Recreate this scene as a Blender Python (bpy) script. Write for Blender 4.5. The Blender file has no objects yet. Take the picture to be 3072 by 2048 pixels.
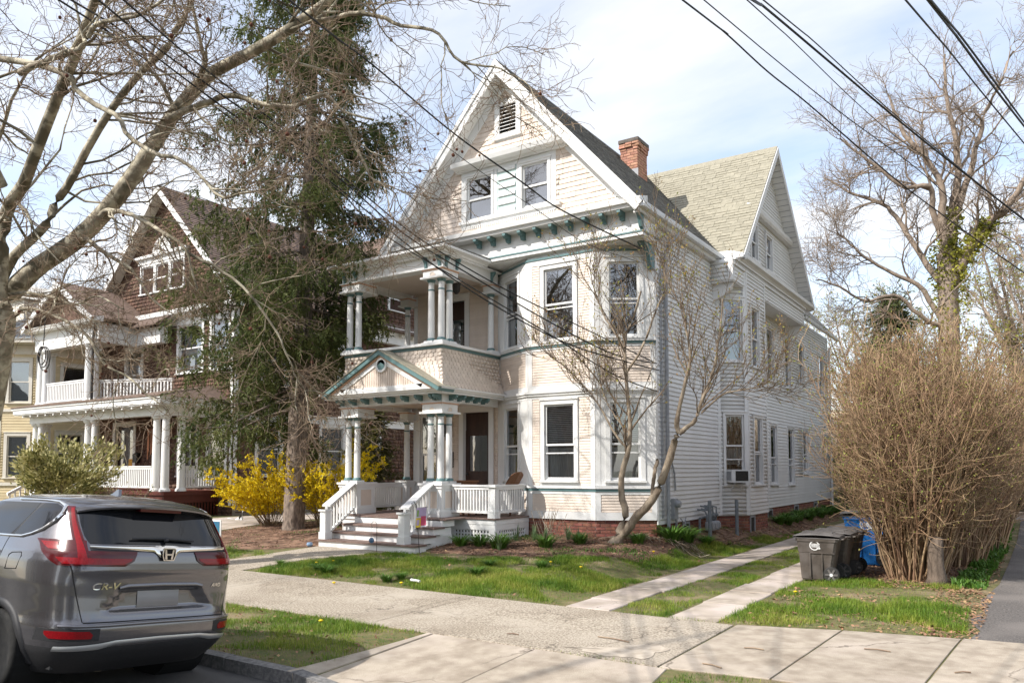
import bpy, math, random
import numpy as np
from mathutils import Matrix, Vector

random.seed(7); rng = np.random.default_rng(7)
SC = bpy.context.scene
COL = SC.collection

# ---------------------------------------------------------------- camera, sky, sun, exposure
YAW, PITCH, ROLL = 0.58573, 0.058854, -0.00147
cam_d = bpy.data.cameras.new('camera'); cam = bpy.data.objects.new('camera', cam_d); COL.objects.link(cam)
_f = Vector((-math.sin(YAW)*math.cos(PITCH), math.cos(YAW)*math.cos(PITCH), math.sin(PITCH)))
_r = Vector((math.cos(YAW), math.sin(YAW), 0)); _u = _r.cross(_f)
_r2 = _r*math.cos(ROLL)+_u*math.sin(ROLL); _u2 = _r2.cross(_f)
CAM = np.array([0, 0, 2.1]); CF, CR, CU = np.array(_f), np.array(_r2), np.array(_u2)
m = Matrix((( _r2[0], _u2[0], -_f[0], 0), (_r2[1], _u2[1], -_f[1], 0), (_r2[2], _u2[2], -_f[2], 2.1), (0, 0, 0, 1)))
cam.matrix_world = m
cam_d.sensor_width = 36.0; cam_d.lens = 36.0*2318.3/3072
cam_d.shift_y = (1269.66-1024)/3072
cam_d.clip_start = 0.1; cam_d.clip_end = 5000
SC.camera = cam

SUN = Vector((-0.80, -1.45, 1.52)).normalized()          # towards the sun
EL = math.asin(SUN.z); AZ = math.atan2(SUN.x, SUN.y)
world = bpy.data.worlds.new('World'); SC.world = world; world.use_nodes = True
wt = world.node_tree; wt.nodes.clear()
def wn(t, **k):
    n = wt.nodes.new(t)
    for a, b in k.items(): setattr(n, a, b)
    return n
sky = wn('ShaderNodeTexSky', sky_type='NISHITA', sun_disc=False, sun_elevation=EL, sun_rotation=AZ, altitude=20, air_density=1.0, dust_density=1.4, ozone_density=1.0)
tc = wn('ShaderNodeTexCoord'); sep = wn('ShaderNodeSeparateXYZ'); wt.links.new(tc.outputs['Generated'], sep.inputs[0])
# thin high cloud: noise on a plane far above (direction divided by its height)
mz = wn('ShaderNodeMath', operation='MAXIMUM'); mz.inputs[1].default_value = 0.03; wt.links.new(sep.outputs['Z'], mz.inputs[0])
ad = wn('ShaderNodeMath', operation='ADD'); ad.inputs[1].default_value = 0.22; wt.links.new(mz.outputs[0], ad.inputs[0])
dv = wn('ShaderNodeVectorMath', operation='DIVIDE'); wt.links.new(tc.outputs['Generated'], dv.inputs[0]); wt.links.new(ad.outputs[0], dv.inputs[1])
mp = wn('ShaderNodeMapping'); mp.inputs['Scale'].default_value = (0.9, 1.9, 1.0); mp.inputs['Rotation'].default_value = (0, 0, 0.5); wt.links.new(dv.outputs[0], mp.inputs[0])
nz = wn('ShaderNodeTexNoise'); nz.inputs['Scale'].default_value = 1.5; nz.inputs['Detail'].default_value = 7; nz.inputs['Roughness'].default_value = 0.52
wt.links.new(mp.outputs[0], nz.inputs['Vector'])
cr = wn('ShaderNodeValToRGB'); cr.color_ramp.elements[0].position = 0.36; cr.color_ramp.elements[0].color = (0.27,)*3+(1,)
cr.color_ramp.elements[1].position = 0.66; cr.color_ramp.elements[1].color = (0.85,)*3+(1,)
wt.links.new(nz.outputs['Fac'], cr.inputs[0])
mx = wn('ShaderNodeMix', data_type='RGBA'); wt.links.new(cr.outputs[0], mx.inputs['Factor'])
wt.links.new(sky.outputs[0], mx.inputs['A']); mx.inputs['B'].default_value = (4.05, 4.02, 4.0, 1)
bg = wn('ShaderNodeBackground'); bg.inputs['Strength'].default_value = 0.15
wt.links.new(mx.outputs['Result'], bg.inputs['Color'])
wo = wn('ShaderNodeOutputWorld'); wt.links.new(bg.outputs[0], wo.inputs['Surface'])

sun_d = bpy.data.lights.new('sun', 'SUN'); sun_d.energy = 3.05; sun_d.angle = math.radians(0.55); sun_d.color = (1.0, 0.95, 0.88)
sun_o = bpy.data.objects.new('sun', sun_d); COL.objects.link(sun_o)
sun_o.rotation_euler = SUN.to_track_quat('Z', 'Y').to_euler(); sun_o.location = (-30, -40, 40)
SC.view_settings.view_transform = 'Standard'; SC.view_settings.look = 'None'
SC.view_settings.exposure = 1.02; SC.view_settings.gamma = 1.0; SC.view_settings.use_curve_mapping = False
SC.cycles.max_bounces = 8; SC.cycles.transparent_max_bounces = 16; SC.cycles.caustics_reflective = False; SC.cycles.caustics_refractive = False
SC.cycles.use_denoising = True

# ---------------------------------------------------------------- materials
MATS = {}
def mat(name, c1, c2=None, scale=4.0, rough=0.7, bump=0.0, bscale=40.0, rnd=0.0, metal=0.0, spec=0.4, coat=0.0, stretch=(1, 1, 1), lo=0.35, hi=0.65, hue=0.0, detail=5.0, island=False, trans=0.0, c3=None, scale3=0.6, lo3=.45, hi3=.6, crack=0.0, stain=0.0):
    """Procedural material: two colours mixed by noise, a third in large patches, random value per piece, fine relief."""
    mt = bpy.data.materials.new(name); mt.use_nodes = True; t = mt.node_tree; n = t.nodes; L = t.links
    b = n['Principled BSDF']; b.inputs['Roughness'].default_value = rough; b.inputs['Metallic'].default_value = metal
    b.inputs['Specular IOR Level'].default_value = spec
    if coat: b.inputs['Coat Weight'].default_value = coat; b.inputs['Coat Roughness'].default_value = 0.04
    geo = n.new('ShaderNodeNewGeometry'); mpn = n.new('ShaderNodeMapping'); mpn.inputs['Scale'].default_value = stretch
    L.new(geo.outputs['Position'], mpn.inputs[0])
    col = None
    def rgba(c): return tuple(c)+(1,)
    if c2 is not None:
        z = n.new('ShaderNodeTexNoise'); z.inputs['Scale'].default_value = scale; z.inputs['Detail'].default_value = detail
        L.new(mpn.outputs[0], z.inputs['Vector'])
        r = n.new('ShaderNodeMapRange'); r.inputs['From Min'].default_value = lo; r.inputs['From Max'].default_value = hi; L.new(z.outputs['Fac'], r.inputs['Value'])
        x = n.new('ShaderNodeMix'); x.data_type = 'RGBA'; x.inputs['A'].default_value = rgba(c1); x.inputs['B'].default_value = rgba(c2)
        L.new(r.outputs[0], x.inputs['Factor']); col = x.outputs['Result']
        if c3 is not None:
            z3 = n.new('ShaderNodeTexNoise'); z3.inputs['Scale'].default_value = scale3; z3.inputs['Detail'].default_value = 6; L.new(mpn.outputs[0], z3.inputs['Vector'])
            r3 = n.new('ShaderNodeMapRange'); r3.inputs['From Min'].default_value = lo3; r3.inputs['From Max'].default_value = hi3; L.new(z3.outputs['Fac'], r3.inputs['Value'])
            x3 = n.new('ShaderNodeMix'); x3.data_type = 'RGBA'; L.new(col, x3.inputs['A']); x3.inputs['B'].default_value = rgba(c3); L.new(r3.outputs[0], x3.inputs['Factor']); col = x3.outputs['Result']
    if stain:   # dark drips and grime in irregular patches
        zs_ = n.new('ShaderNodeTexNoise'); zs_.inputs['Scale'].default_value = stain; zs_.inputs['Detail'].default_value = 9; zs_.inputs['Roughness'].default_value = .65; L.new(mpn.outputs[0], zs_.inputs['Vector'])
        rs_ = n.new('ShaderNodeMapRange'); rs_.inputs['From Min'].default_value = .50; rs_.inputs['From Max'].default_value = .74; rs_.inputs['To Max'].default_value = .5; L.new(zs_.outputs['Fac'], rs_.inputs['Value'])
        xs_ = n.new('ShaderNodeMix'); xs_.data_type = 'RGBA'; xs_.blend_type = 'MULTIPLY'; L.new(col, xs_.inputs['A']); xs_.inputs['B'].default_value = (.42, .36, .30, 1); L.new(rs_.outputs[0], xs_.inputs['Factor']); col = xs_.outputs['Result']
    if crack:
        wz = n.new('ShaderNodeTexNoise'); wz.inputs['Scale'].default_value = 2.2; wz.inputs['Detail'].default_value = 5; L.new(geo.outputs['Position'], wz.inputs['Vector'])
        av = n.new('ShaderNodeMix'); av.data_type = 'RGBA'; av.blend_type = 'ADD'; av.inputs['Factor'].default_value = .55; L.new(geo.outputs['Position'], av.inputs['A']); L.new(wz.outputs['Color'], av.inputs['B'])
        vo = n.new('ShaderNodeTexVoronoi'); vo.feature = 'DISTANCE_TO_EDGE'; vo.inputs['Scale'].default_value = crack; L.new(av.outputs['Result'], vo.inputs['Vector'])
        gz_ = n.new('ShaderNodeTexNoise'); gz_.inputs['Scale'].default_value = .9; L.new(geo.outputs['Position'], gz_.inputs['Vector']); gr = n.new('ShaderNodeMapRange'); gr.inputs['From Min'].default_value = .42; gr.inputs['From Max'].default_value = .6; gr.inputs['To Max'].default_value = .6; L.new(gz_.outputs['Fac'], gr.inputs['Value'])
        vr_ = n.new('ShaderNodeMapRange'); vr_.inputs['From Min'].default_value = .0015; vr_.inputs['From Max'].default_value = .0055; vr_.inputs['To Min'].default_value = 1; vr_.inputs['To Max'].default_value = 0; L.new(vo.outputs['Distance'], vr_.inputs['Value'])
        cm = n.new('ShaderNodeMath'); cm.operation = 'MULTIPLY'; L.new(vr_.outputs[0], cm.inputs[0]); L.new(gr.outputs[0], cm.inputs[1])
        xc = n.new('ShaderNodeMix'); xc.data_type = 'RGBA'; L.new(col, xc.inputs['A']); xc.inputs['B'].default_value = (.07, .055, .04, 1); L.new(cm.outputs[0], xc.inputs['Factor']); col = xc.outputs['Result']
    if rnd or hue:
        oi = n.new('ShaderNodeObjectInfo'); a = n.new('ShaderNodeMath'); a.operation = 'ADD'; L.new(oi.outputs['Random'], a.inputs[0])
        if island: L.new(geo.outputs['Random Per Island'], a.inputs[1])
        else: a.inputs[1].default_value = 0.0
        fr = n.new('ShaderNodeMath'); fr.operation = 'FRACT'; L.new(a.outputs[0], fr.inputs[0])
        h = n.new('ShaderNodeHueSaturation')
        vr = n.new('ShaderNodeMapRange'); vr.inputs['To Min'].default_value = 1-rnd; vr.inputs['To Max'].default_value = 1+rnd; L.new(fr.outputs[0], vr.inputs['Value']); L.new(vr.outputs[0], h.inputs['Value'])
        if hue:
            m7 = n.new('ShaderNodeMath'); m7.operation = 'MULTIPLY'; m7.inputs[1].default_value = 7.31; L.new(fr.outputs[0], m7.inputs[0])
            f7 = n.new('ShaderNodeMath'); f7.operation = 'FRACT'; L.new(m7.outputs[0], f7.inputs[0])
            hr = n.new('ShaderNodeMapRange'); hr.inputs['To Min'].default_value = 0.5-hue; hr.inputs['To Max'].default_value = 0.5+hue; L.new(f7.outputs[0], hr.inputs['Value']); L.new(hr.outputs[0], h.inputs['Hue'])
        if col is None: h.inputs['Color'].default_value = rgba(c1)
        else: L.new(col, h.inputs['Color'])
        col = h.outputs['Color']
    if col is None: b.inputs['Base Color'].default_value = rgba(c1)
    else: L.new(col, b.inputs['Base Color'])
    if bump:
        bn = n.new('ShaderNodeTexNoise'); bn.inputs['Scale'].default_value = bscale; bn.inputs['Detail'].default_value = 4; L.new(mpn.outputs[0], bn.inputs['Vector'])
        bb = n.new('ShaderNodeBump'); bb.inputs['Strength'].default_value = bump; bb.inputs['Distance'].default_value = 0.02; L.new(bn.outputs['Fac'], bb.inputs['Height']); L.new(bb.outputs[0], b.inputs['Normal'])
    if trans:
        tr = n.new('ShaderNodeBsdfTranslucent'); ms = n.new('ShaderNodeMixShader'); ms.inputs[0].default_value = trans
        if col is None: tr.inputs['Color'].default_value = rgba(c1)
        else: L.new(col, tr.inputs['Color'])
        L.new(b.outputs[0], ms.inputs[1]); L.new(tr.outputs[0], ms.inputs[2]); L.new(ms.outputs[0], n['Material Output'].inputs['Surface'])
    MATS[name] = mt
    return mt

def glass_mat(name, tint=(0.88, 0.91, 0.92), refl=0.16):
    mt = bpy.data.materials.new(name); mt.use_nodes = True; t = mt.node_tree; n = t.nodes; L = t.links; n.remove(n['Principled BSDF'])
    tr = n.new('ShaderNodeBsdfTransparent'); tr.inputs[0].default_value = tuple(tint)+(1,)
    gl = n.new('ShaderNodeBsdfGlossy'); gl.inputs['Roughness'].default_value = 0.015; gl.inputs['Color'].default_value = (0.95, 0.97, 1, 1)
    geo = n.new('ShaderNodeNewGeometry'); nz = n.new('ShaderNodeTexNoise'); nz.inputs['Scale'].default_value = 2.2; L.new(geo.outputs['Position'], nz.inputs['Vector'])
    bp = n.new('ShaderNodeBump'); bp.inputs['Strength'].default_value = 0.05; bp.inputs['Distance'].default_value = 0.02; L.new(nz.outputs['Fac'], bp.inputs['Height']); L.new(bp.outputs[0], gl.inputs['Normal'])
    lw = n.new('ShaderNodeFresnel'); lw.inputs['IOR'].default_value = 1.5
    a = n.new('ShaderNodeMath'); a.operation = 'ADD'; a.inputs[1].default_value = refl; a.use_clamp = True; L.new(lw.outputs[0], a.inputs[0])
    ms = n.new('ShaderNodeMixShader'); L.new(a.outputs[0], ms.inputs[0]); L.new(tr.outputs[0], ms.inputs[1]); L.new(gl.outputs[0], ms.inputs[2])
    L.new(ms.outputs[0], n['Material Output'].inputs['Surface']); MATS[name] = mt
    return mt

W = mat('white_paint', (.77, .77, .76), (.68, .68, .655), 1.6, .45, .1, 60, detail=9, lo=.42, hi=.8, stretch=(1, 1, .45))
PINK = mat('cream_pink_clapboard_paint', (.73, .635, .55), (.69, .59, .50), 3, .6, .05, 80, rnd=.05, island=True)
PINKT = mat('cream_pink_board_paint', (.71, .61, .525), (.66, .56, .475), 3, .6, .05, 80)
SHINGP = mat('cream_pink_shingle_paint', (.71, .615, .53), (.62, .53, .45), 6, .65, .12, 60, rnd=.06, island=True)
PEACH = mat('peach_accent_paint', (.60, .36, .24), (.56, .33, .22), 4, .5)
TEAL = mat('teal_trim_paint', (.12, .215, .22), (.10, .185, .19), 5, .45)
VINYL = mat('white_vinyl_siding', (.72, .715, .70), (.66, .655, .64), 1.5, .42, .03, 60, rnd=.03, island=True, lo=.4, hi=.8)
VTRIM = mat('white_vinyl_trim', (.74, .735, .725), (.68, .675, .665), 2, .4)
DECK = mat('brown_deck_paint', (.15, .095, .08), (.21, .15, .125), 8, .6, .1, 50)
BRICK = mat('red_brick', (.29, .12, .082), (.21, .085, .062), 14, .85, .35, 70, rnd=.28, hue=.012, island=True)
BRICKO = mat('orange_red_chimney_brick', (.47, .26, .18), (.40, .20, .13), 14, .85, .3, 70, rnd=.2, hue=.01, island=True)
MORTAR = mat('old_mortar', (.34, .29, .25), (.26, .22, .19), 20, .9, .3, 60)
STONE = mat('dark_cap_stone', (.10, .085, .075), (.15, .13, .11), 9, .85, .3, 30)
ROOFD = mat('shade_toned_roof_shingle', (.082, .08, .074), (.17, .165, .15), 14, .9, .4, 60, rnd=.35, island=True, stretch=(1, .6, 1))  # same shingles as the tan slope, with the shade put into the colour
ROOFT = mat('sun_toned_roof_shingle', (.33, .305, .235), (.27, .25, .19), 9, .9, .3, 80, rnd=.075, island=True)  # same shingles as the dark slope, with the sunlight put into the colour
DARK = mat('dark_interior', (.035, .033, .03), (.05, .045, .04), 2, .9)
ROOMW = mat('dim_room_wall', (.16, .15, .14), (.12, .115, .11), 1.2, .9)
BLIND = mat('white_blind_slat', (.55, .555, .56), None, rough=.6, rnd=.05)
CURT = mat('pale_curtain', (.52, .53, .535), (.28, .29, .295), 9, .8, stretch=(8, 8, .3))
GREENBLIND = mat('pale_green_shade', (.50, .60, .58), (.44, .55, .53), 4, .8)
GLASS = glass_mat('window_glass', refl=.19)
GLASSD = glass_mat('shaded_window_glass', refl=.02)
GLASSS = glass_mat('side_window_glass', refl=.20)
DOORW = mat('dark_brown_door_wood', (.055, .025, .017), (.035, .016, .012), 9, .4, .1, 40, stretch=(1, 1, .15))
IRON = mat('black_iron', (.02, .02, .02), (.035, .03, .028), 20, .5)
GREYM = mat('grey_painted_metal', (.19, .21, .23), (.14, .155, .17), 12, .5, .1, 60)
GREYP = mat('grey_conduit', (.36, .37, .39), (.28, .29, .31), 6, .5)
ALU = mat('aluminium_white', (.72, .73, .74), (.64, .65, .66), 4, .35)
ASPH = mat('asphalt', (.052, .05, .05), (.085, .082, .08), 90, .9, .5, 160, c3=(.11, .105, .10), scale3=.9, detail=3)
ASPHD = mat('driveway_asphalt', (.07, .064, .06), (.20, .18, .165), 38, .95, .8, 90, lo=.3, hi=.72, c3=(.19, .17, .155), scale3=.7, detail=3)
AGG = mat('exposed_aggregate_concrete', (.50, .435, .345), (.19, .155, .12), 42, .9, .8, 90, detail=4, lo=.40, hi=.66, c3=(.50, .44, .36), scale3=.8, lo3=.52, hi3=.75, rnd=.04, crack=.42, stain=.9)
CONC = mat('smooth_pink_concrete', (.43, .37, .295), (.30, .25, .195), 5, .88, .5, 110, detail=12, c3=(.49, .42, .35), scale3=.9, lo3=.5, hi3=.68, rnd=.06, crack=.3, stain=1.6)
STRIPC = mat('old_strip_concrete', (.42, .36, .295), (.29, .245, .20), 6, .9, .4, 70, detail=8, rnd=.10, c3=(.5, .43, .38), scale3=1.5, crack=.8, stain=1.3)
CURB = mat('grey_granite', (.12, .118, .115), (.22, .21, .20), 25, .85, .5, 60, rnd=.12)
GROUND = mat('lawn_soil', (.17, .135, .062), (.095, .115, .035), 11, .95, .8, 50, detail=8, c3=(.27, .205, .125), scale3=1.6, lo3=.50, hi3=.68)
FARG = mat('far_ground', (.10, .10, .05), (.15, .13, .08), 1.2, .95, .4, 20)
MULCH = mat('bark_mulch', (.17, .095, .06), (.085, .048, .032), 26, .95, .9, 60, c3=(.26, .16, .105), scale3=4)
MULCHC = mat('mulch_chip', (.22, .125, .08), None, rough=.95, rnd=.5, hue=.015, island=True)
LEAFB = mat('dry_leaf', (.27, .16, .09), None, rough=.9, rnd=.45, hue=.02, island=True)

# ---------------------------------------------------------------- mesh helpers
def npmesh(name, V, Q=None, T=None, mats=(), mi=None, smooth=False):
    me = bpy.data.meshes.new(name)
    V = np.asarray(V, np.float32).reshape(-1, 3)
    Q = np.zeros((0, 4), np.int32) if Q is None else np.asarray(Q, np.int32).reshape(-1, 4)
    T = np.zeros((0, 3), np.int32) if T is None else np.asarray(T, np.int32).reshape(-1, 3)
    nl = Q.size+T.size
    me.vertices.add(len(V)); me.vertices.foreach_set('co', V.ravel())
    me.loops.add(nl); me.loops.foreach_set('vertex_index', np.concatenate([Q.ravel(), T.ravel()]))
    me.polygons.add(len(Q)+len(T))
    ls = np.concatenate([np.arange(len(Q))*4, len(Q)*4+np.arange(len(T))*3]).astype(np.int32)
    me.polygons.foreach_set('loop_start', ls)
    me.polygons.foreach_set('loop_total', np.concatenate([np.full(len(Q), 4), np.full(len(T), 3)]).astype(np.int32))
    for k in mats: me.materials.append(k)
    if mi is not None: me.polygons.foreach_set('material_index', np.asarray(mi, np.int32))
    if smooth: me.polygons.foreach_set('use_smooth', np.ones(len(Q)+len(T), bool))
    me.update(calc_edges=True); me.validate()
    return me

WLOC = {}
def wl(o): return WLOC.get(o.name, Vector((0, 0, 0)))
def thing(name, label, cat, loc=(0, 0, 0), group=None, rz=0.0):
    o = bpy.data.objects.new(name, None); COL.objects.link(o); o.empty_display_size = .2
    o.location = loc; o.rotation_euler = (0, 0, rz); WLOC[o.name] = Vector(loc)
    o['label'] = label; o['category'] = cat
    if group: o['group'] = group
    return o
def tag(o, label=None, cat=None, group=None, kind=None):
    if label: o['label'] = label
    if cat: o['category'] = cat
    if group: o['group'] = group
    if kind: o['kind'] = kind
    return o
def link(name, me, parent=None, kind=None, label=None):
    """An object whose mesh is in world coordinates (parents only translate)."""
    o = bpy.data.objects.new(name, me); COL.objects.link(o)
    if parent is not None:
        o.parent = parent; o.location = -wl(parent); WLOC[o.name] = Vector((0, 0, 0))
    if kind: o['kind'] = kind
    if label: o['label'] = label
    return o

class MB:
    """Collects shapes in world coordinates, then links them as one mesh object."""
    def __init__(s): s.v = []; s.f = []
    def add(s, vs, fs):
        b = len(s.v); s.v += [tuple(p) for p in vs]; s.f += [tuple(b+i for i in f) for f in fs]; return s
    def hexa(s, p):   # 8 corners: 4 bottom ccw, 4 top ccw
        return s.add(p, [(0, 3, 2, 1), (4, 5, 6, 7), (0, 1, 5, 4), (1, 2, 6, 5), (2, 3, 7, 6), (3, 0, 4, 7)])
    def box(s, x0, x1, y0, y1, z0, z1):
        return s.hexa([(x0, y0, z0), (x1, y0, z0), (x1, y1, z0), (x0, y1, z0), (x0, y0, z1), (x1, y0, z1), (x1, y1, z1), (x0, y1, z1)])
    def quad(s, *p): return s.add(p, [tuple(range(len(p)))])
    def prism(s, pts, d):   # polygon (3d points) extruded by vector d
        n = len(pts); d = np.array(d); a = [np.array(p, float) for p in pts]
        return s.add(a+[p+d for p in a], [tuple(range(n))[::-1], tuple(range(n, 2*n))]+[(i, (i+1) % n, n+(i+1) % n, n+i) for i in range(n)])
    def poly_z(s, pts, z0, z1): return s.prism([(x, y, z0) for x, y in pts], (0, 0, z1-z0))
    def tube(s, pts, rad, n=8, cap=True):
        pts = [np.array(p, float) for p in pts]; R = rad if hasattr(rad, '__len__') else [rad]*len(pts); b = len(s.v)
        for i, p in enumerate(pts):
            t = pts[min(i+1, len(pts)-1)]-pts[max(i-1, 0)]; t = t/(np.linalg.norm(t)+1e-9)
            a = np.cross(t, (0, 0, 1) if abs(t[2]) < .9 else (1, 0, 0)); a /= np.linalg.norm(a); c = np.cross(t, a)
            for k in range(n):
                w = 2*math.pi*k/n; s.v.append(tuple(p+R[i]*(a*math.cos(w)+c*math.sin(w))))
        for i in range(len(pts)-1):
            for k in range(n): s.f.append((b+i*n+k, b+i*n+(k+1) % n, b+(i+1)*n+(k+1) % n, b+(i+1)*n+k))
        if cap: s.f.append(tuple(b+k for k in range(n))[::-1]); s.f.append(tuple(b+(len(pts)-1)*n+k for k in range(n)))
        return s
    def lathe(s, x, y, prof, n=16):   # prof: (r, z) pairs, world z
        b = len(s.v)
        for r, z in prof:
            for k in range(n): s.v.append((x+r*math.cos(2*math.pi*k/n), y+r*math.sin(2*math.pi*k/n), z))
        for i in range(len(prof)-1):
            for k in range(n): s.f.append((b+i*n+k, b+i*n+(k+1) % n, b+(i+1)*n+(k+1) % n, b+(i+1)*n+k))
        s.f.append(tuple(b+k for k in range(n))[::-1]); s.f.append(tuple(b+(len(prof)-1)*n+k for k in range(n)))
        return s
    def mesh(s, name, m, smooth=False):
        me = bpy.data.meshes.new(name); me.from_pydata(s.v, [], s.f)
        for k in (m if isinstance(m, (list, tuple)) else [m]): me.materials.append(k)
        if smooth:
            me.polygons.foreach_set('use_smooth', np.ones(len(me.polygons), bool))
            if smooth != 'all': me.set_sharp_from_angle(angle=math.radians(42))
        me.update(); return me
    def build(s, name, m, parent=None, smooth=False, kind=None, label=None):
        return link(name, s.mesh(name, m, smooth), parent, kind, label)

class Frame:
    """A vertical wall plane: u along it (rightwards seen from outside), z up, d outwards."""
    def __init__(s, p, q):
        s.o = np.array([p[0], p[1], 0.]); v = np.array([q[0]-p[0], q[1]-p[1], 0.]); s.L = np.linalg.norm(v); s.u = v/s.L; s.n = np.array([s.u[1], -s.u[0], 0.])
    def p(s, u, z, d=0.): return s.o+s.u*u+s.n*d+np.array([0, 0, z])
    def box(s, mb, u0, u1, z0, z1, d0, d1):
        # corners ordered so that faces point outwards
        return mb.hexa([s.p(u0, z0, d1), s.p(u1, z0, d1), s.p(u1, z0, d0), s.p(u0, z0, d0), s.p(u0, z1, d1), s.p(u1, z1, d1), s.p(u1, z1, d0), s.p(u0, z1, d0)])
    def mat(s, u, z, d, lu, lz, ld):
        """matrix that puts the unit piece (x along, y = outwards negative..., z up) here"""
        M = Matrix.Identity(4)
        for i in range(3):
            M[i][0] = s.u[i]*lu; M[i][1] = s.n[i]*ld; M[i][2] = (0, 0, 1)[i]*lz; M[i][3] = s.p(u, z, d)[i]
        return M
    def prism(s, mb, uz, d0, d1):
        return mb.prism([s.p(u, z, d1) for u, z in uz], s.n*(d0-d1))

def face_toward(F, uz, d): return [F.p(u, z, d) for u, z in uz]

# pieces: bricks, boards, shingles - the largest in view become objects, the rest is joined
def proto(name, V, Fc, m):
    me = bpy.data.meshes.new(name); me.from_pydata([tuple(v) for v in V], [], Fc); me.materials.append(m); me.update(); return me
PLANK_V = [(0, 0, 0), (1, 0, 0), (1, 1, 0), (0, 1, 0), (0, 0, 1), (1, 0, 1), (1, .3, 1), (0, .3, 1)]
VPLANK_V = [(0, 0, 0), (1, 0, 0), (1, 1, 0), (0, 1, 0), (0, 0, 1), (1, 0, 1), (1, .06, 1), (0, .06, 1)]
PLANK_F = [(0, 1, 2, 3), (3, 2, 6, 7), (7, 6, 5, 4), (0, 3, 7, 4), (1, 5, 6, 2)]
BRICK_V = [(0, 0, 0), (1, 0, 0), (1, 0, 1), (0, 0, 1), (0, .8, 0), (1, .8, 0), (1, .8, 1), (0, .8, 1), (.03, 1, .07), (.97, 1, .07), (.97, 1, .93), (.03, 1, .93)]
BRICK_F = [(8, 9, 10, 11), (4, 5, 9, 8), (5, 6, 10, 9), (6, 7, 11, 10), (7, 4, 8, 11), (0, 1, 5, 4), (1, 2, 6, 5), (2, 3, 7, 6), (3, 0, 4, 7)]
_th = [math.pi*(1+k/6) for k in range(7)]
_out = [(0.5+.48*math.cos(a), .38+.38*math.sin(a)) for a in _th]+[(.98, 1), (.02, 1)]
SCALE_V = [(x, 1.0-.7*z, z) for x, z in _out]+[(x, 0, z) for x, z in _out]
_n = len(_out)
SCALE_F = [tuple(range(_n))]+[(i, _n+i, _n+(i+1) % _n, (i+1) % _n) for i in range(_n)]
class Pieces:
    def __init__(s, name, parent, m, V=PLANK_V, Fc=PLANK_F, limit=290, rest=None):
        s.name, s.parent, s.me, s.limit, s.rest = name, parent, proto(name, V, Fc, m), limit, rest or name+'_run'
        s.V = np.array(V, float); s.Fc = Fc; s.m = m; s.M = []
    def add(s, M): s.M.append(M)
    def done(s):
        def score(M):
            c = np.array([M[i][3]+.5*(M[i][0]+M[i][1]+M[i][2]) for i in range(3)])-CAM
            d = max(c@CF, .3); return M.col[0].length*M.col[2].length/d**2
        order = sorted(s.M, key=score, reverse=True); off = wl(s.parent) if s.parent is not None else Vector((0, 0, 0))
        for M in order[:s.limit]:
            o = bpy.data.objects.new(s.name, s.me); COL.objects.link(o)
            if s.parent is not None: o.parent = s.parent
            M = M.copy()
            for i in range(3): M[i][3] -= off[i]
            o.matrix_local = M
        rest = order[s.limit:]
        if rest:
            A = np.array([[list(r) for r in M] for M in rest]); VV = np.einsum('kij,nj->kni', A[:, :3, :3], s.V)+A[:, None, :3, 3]
            nV = len(s.V); Q = [f for f in s.Fc if len(f) == 4]; P = [f for f in s.Fc if len(f) != 4]
            T = [(f[0], f[i], f[i+1]) for f in P for i in range(1, len(f)-1)]
            base = (np.arange(len(rest))*nV)[:, None, None]
            me = npmesh(s.rest, VV, (np.array(Q)[None]+base) if Q else None, (np.array(T)[None]+base) if T else None, [s.m])
            link(s.rest, me, s.parent, 'stuff')

def minus(iv, cuts):
    out = [iv]
    for a, b in cuts:
        nx = []
        for x, y in out:
            if b <= x or a >= y: nx.append((x, y)); continue
            if a > x: nx.append((x, a))
            if b < y: nx.append((b, y))
        out = nx
    return [(x, y) for x, y in out if y-x > .02]
def siding(P, F, span, z0, z1, ex, holes=(), d=0., t=.016, width=None, jit=0.):
    """courses of boards (or shingles of random width) on a frame; span(z) gives the interval, holes are (u0,u1,z0,z1)"""
    n = max(1, round((z1-z0)/ex)); ex = (z1-z0)/n
    for i in range(n):
        z = z0+i*ex; sp = span(z+ex*.5) if callable(span) else span
        if sp is None: continue
        cuts = [(h[0], h[1]) for h in holes if h[2] < z+ex*.75 and h[3] > z+ex*.25]
        for a, b in minus(sp, cuts):
            if width is None: P.add(F.mat(a, z, d, b-a, ex*1.0, t*random.uniform(.92, 1.06)))
            else:
                u = a-random.uniform(0, .4*width[0])
                while u < b:
                    w = random.uniform(*width); e = min(b, u+w-.004); s0 = max(a, u)
                    if e-s0 > .015: P.add(F.mat(s0, z+random.uniform(-jit, jit), d, e-s0, ex, t*random.uniform(.75, 1.25)))
                    u += w
def wall(F, u0, u1, z0, z1, holes, parent, m=None, d=-.004, name='wall', span=None):
    """a backing wall with its openings left out"""
    us = sorted({u0, u1, *[min(max(x, u0), u1) for h in holes for x in h[:2]]}); zs = sorted({z0, z1, *[min(max(x, z0), z1) for h in holes for x in h[2:]]})
    mb = MB()
    for i in range(len(us)-1):
        for j in range(len(zs)-1):
            cu, cz = (us[i]+us[i+1])/2, (zs[j]+zs[j+1])/2
            if any(h[0] < cu < h[1] and h[2] < cz < h[3] for h in holes): continue
            mb.quad(F.p(us[i], zs[j], d), F.p(us[i+1], zs[j], d), F.p(us[i+1], zs[j+1], d), F.p(us[i], zs[j+1], d))
    return mb.build(name, m or W, parent)

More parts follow.
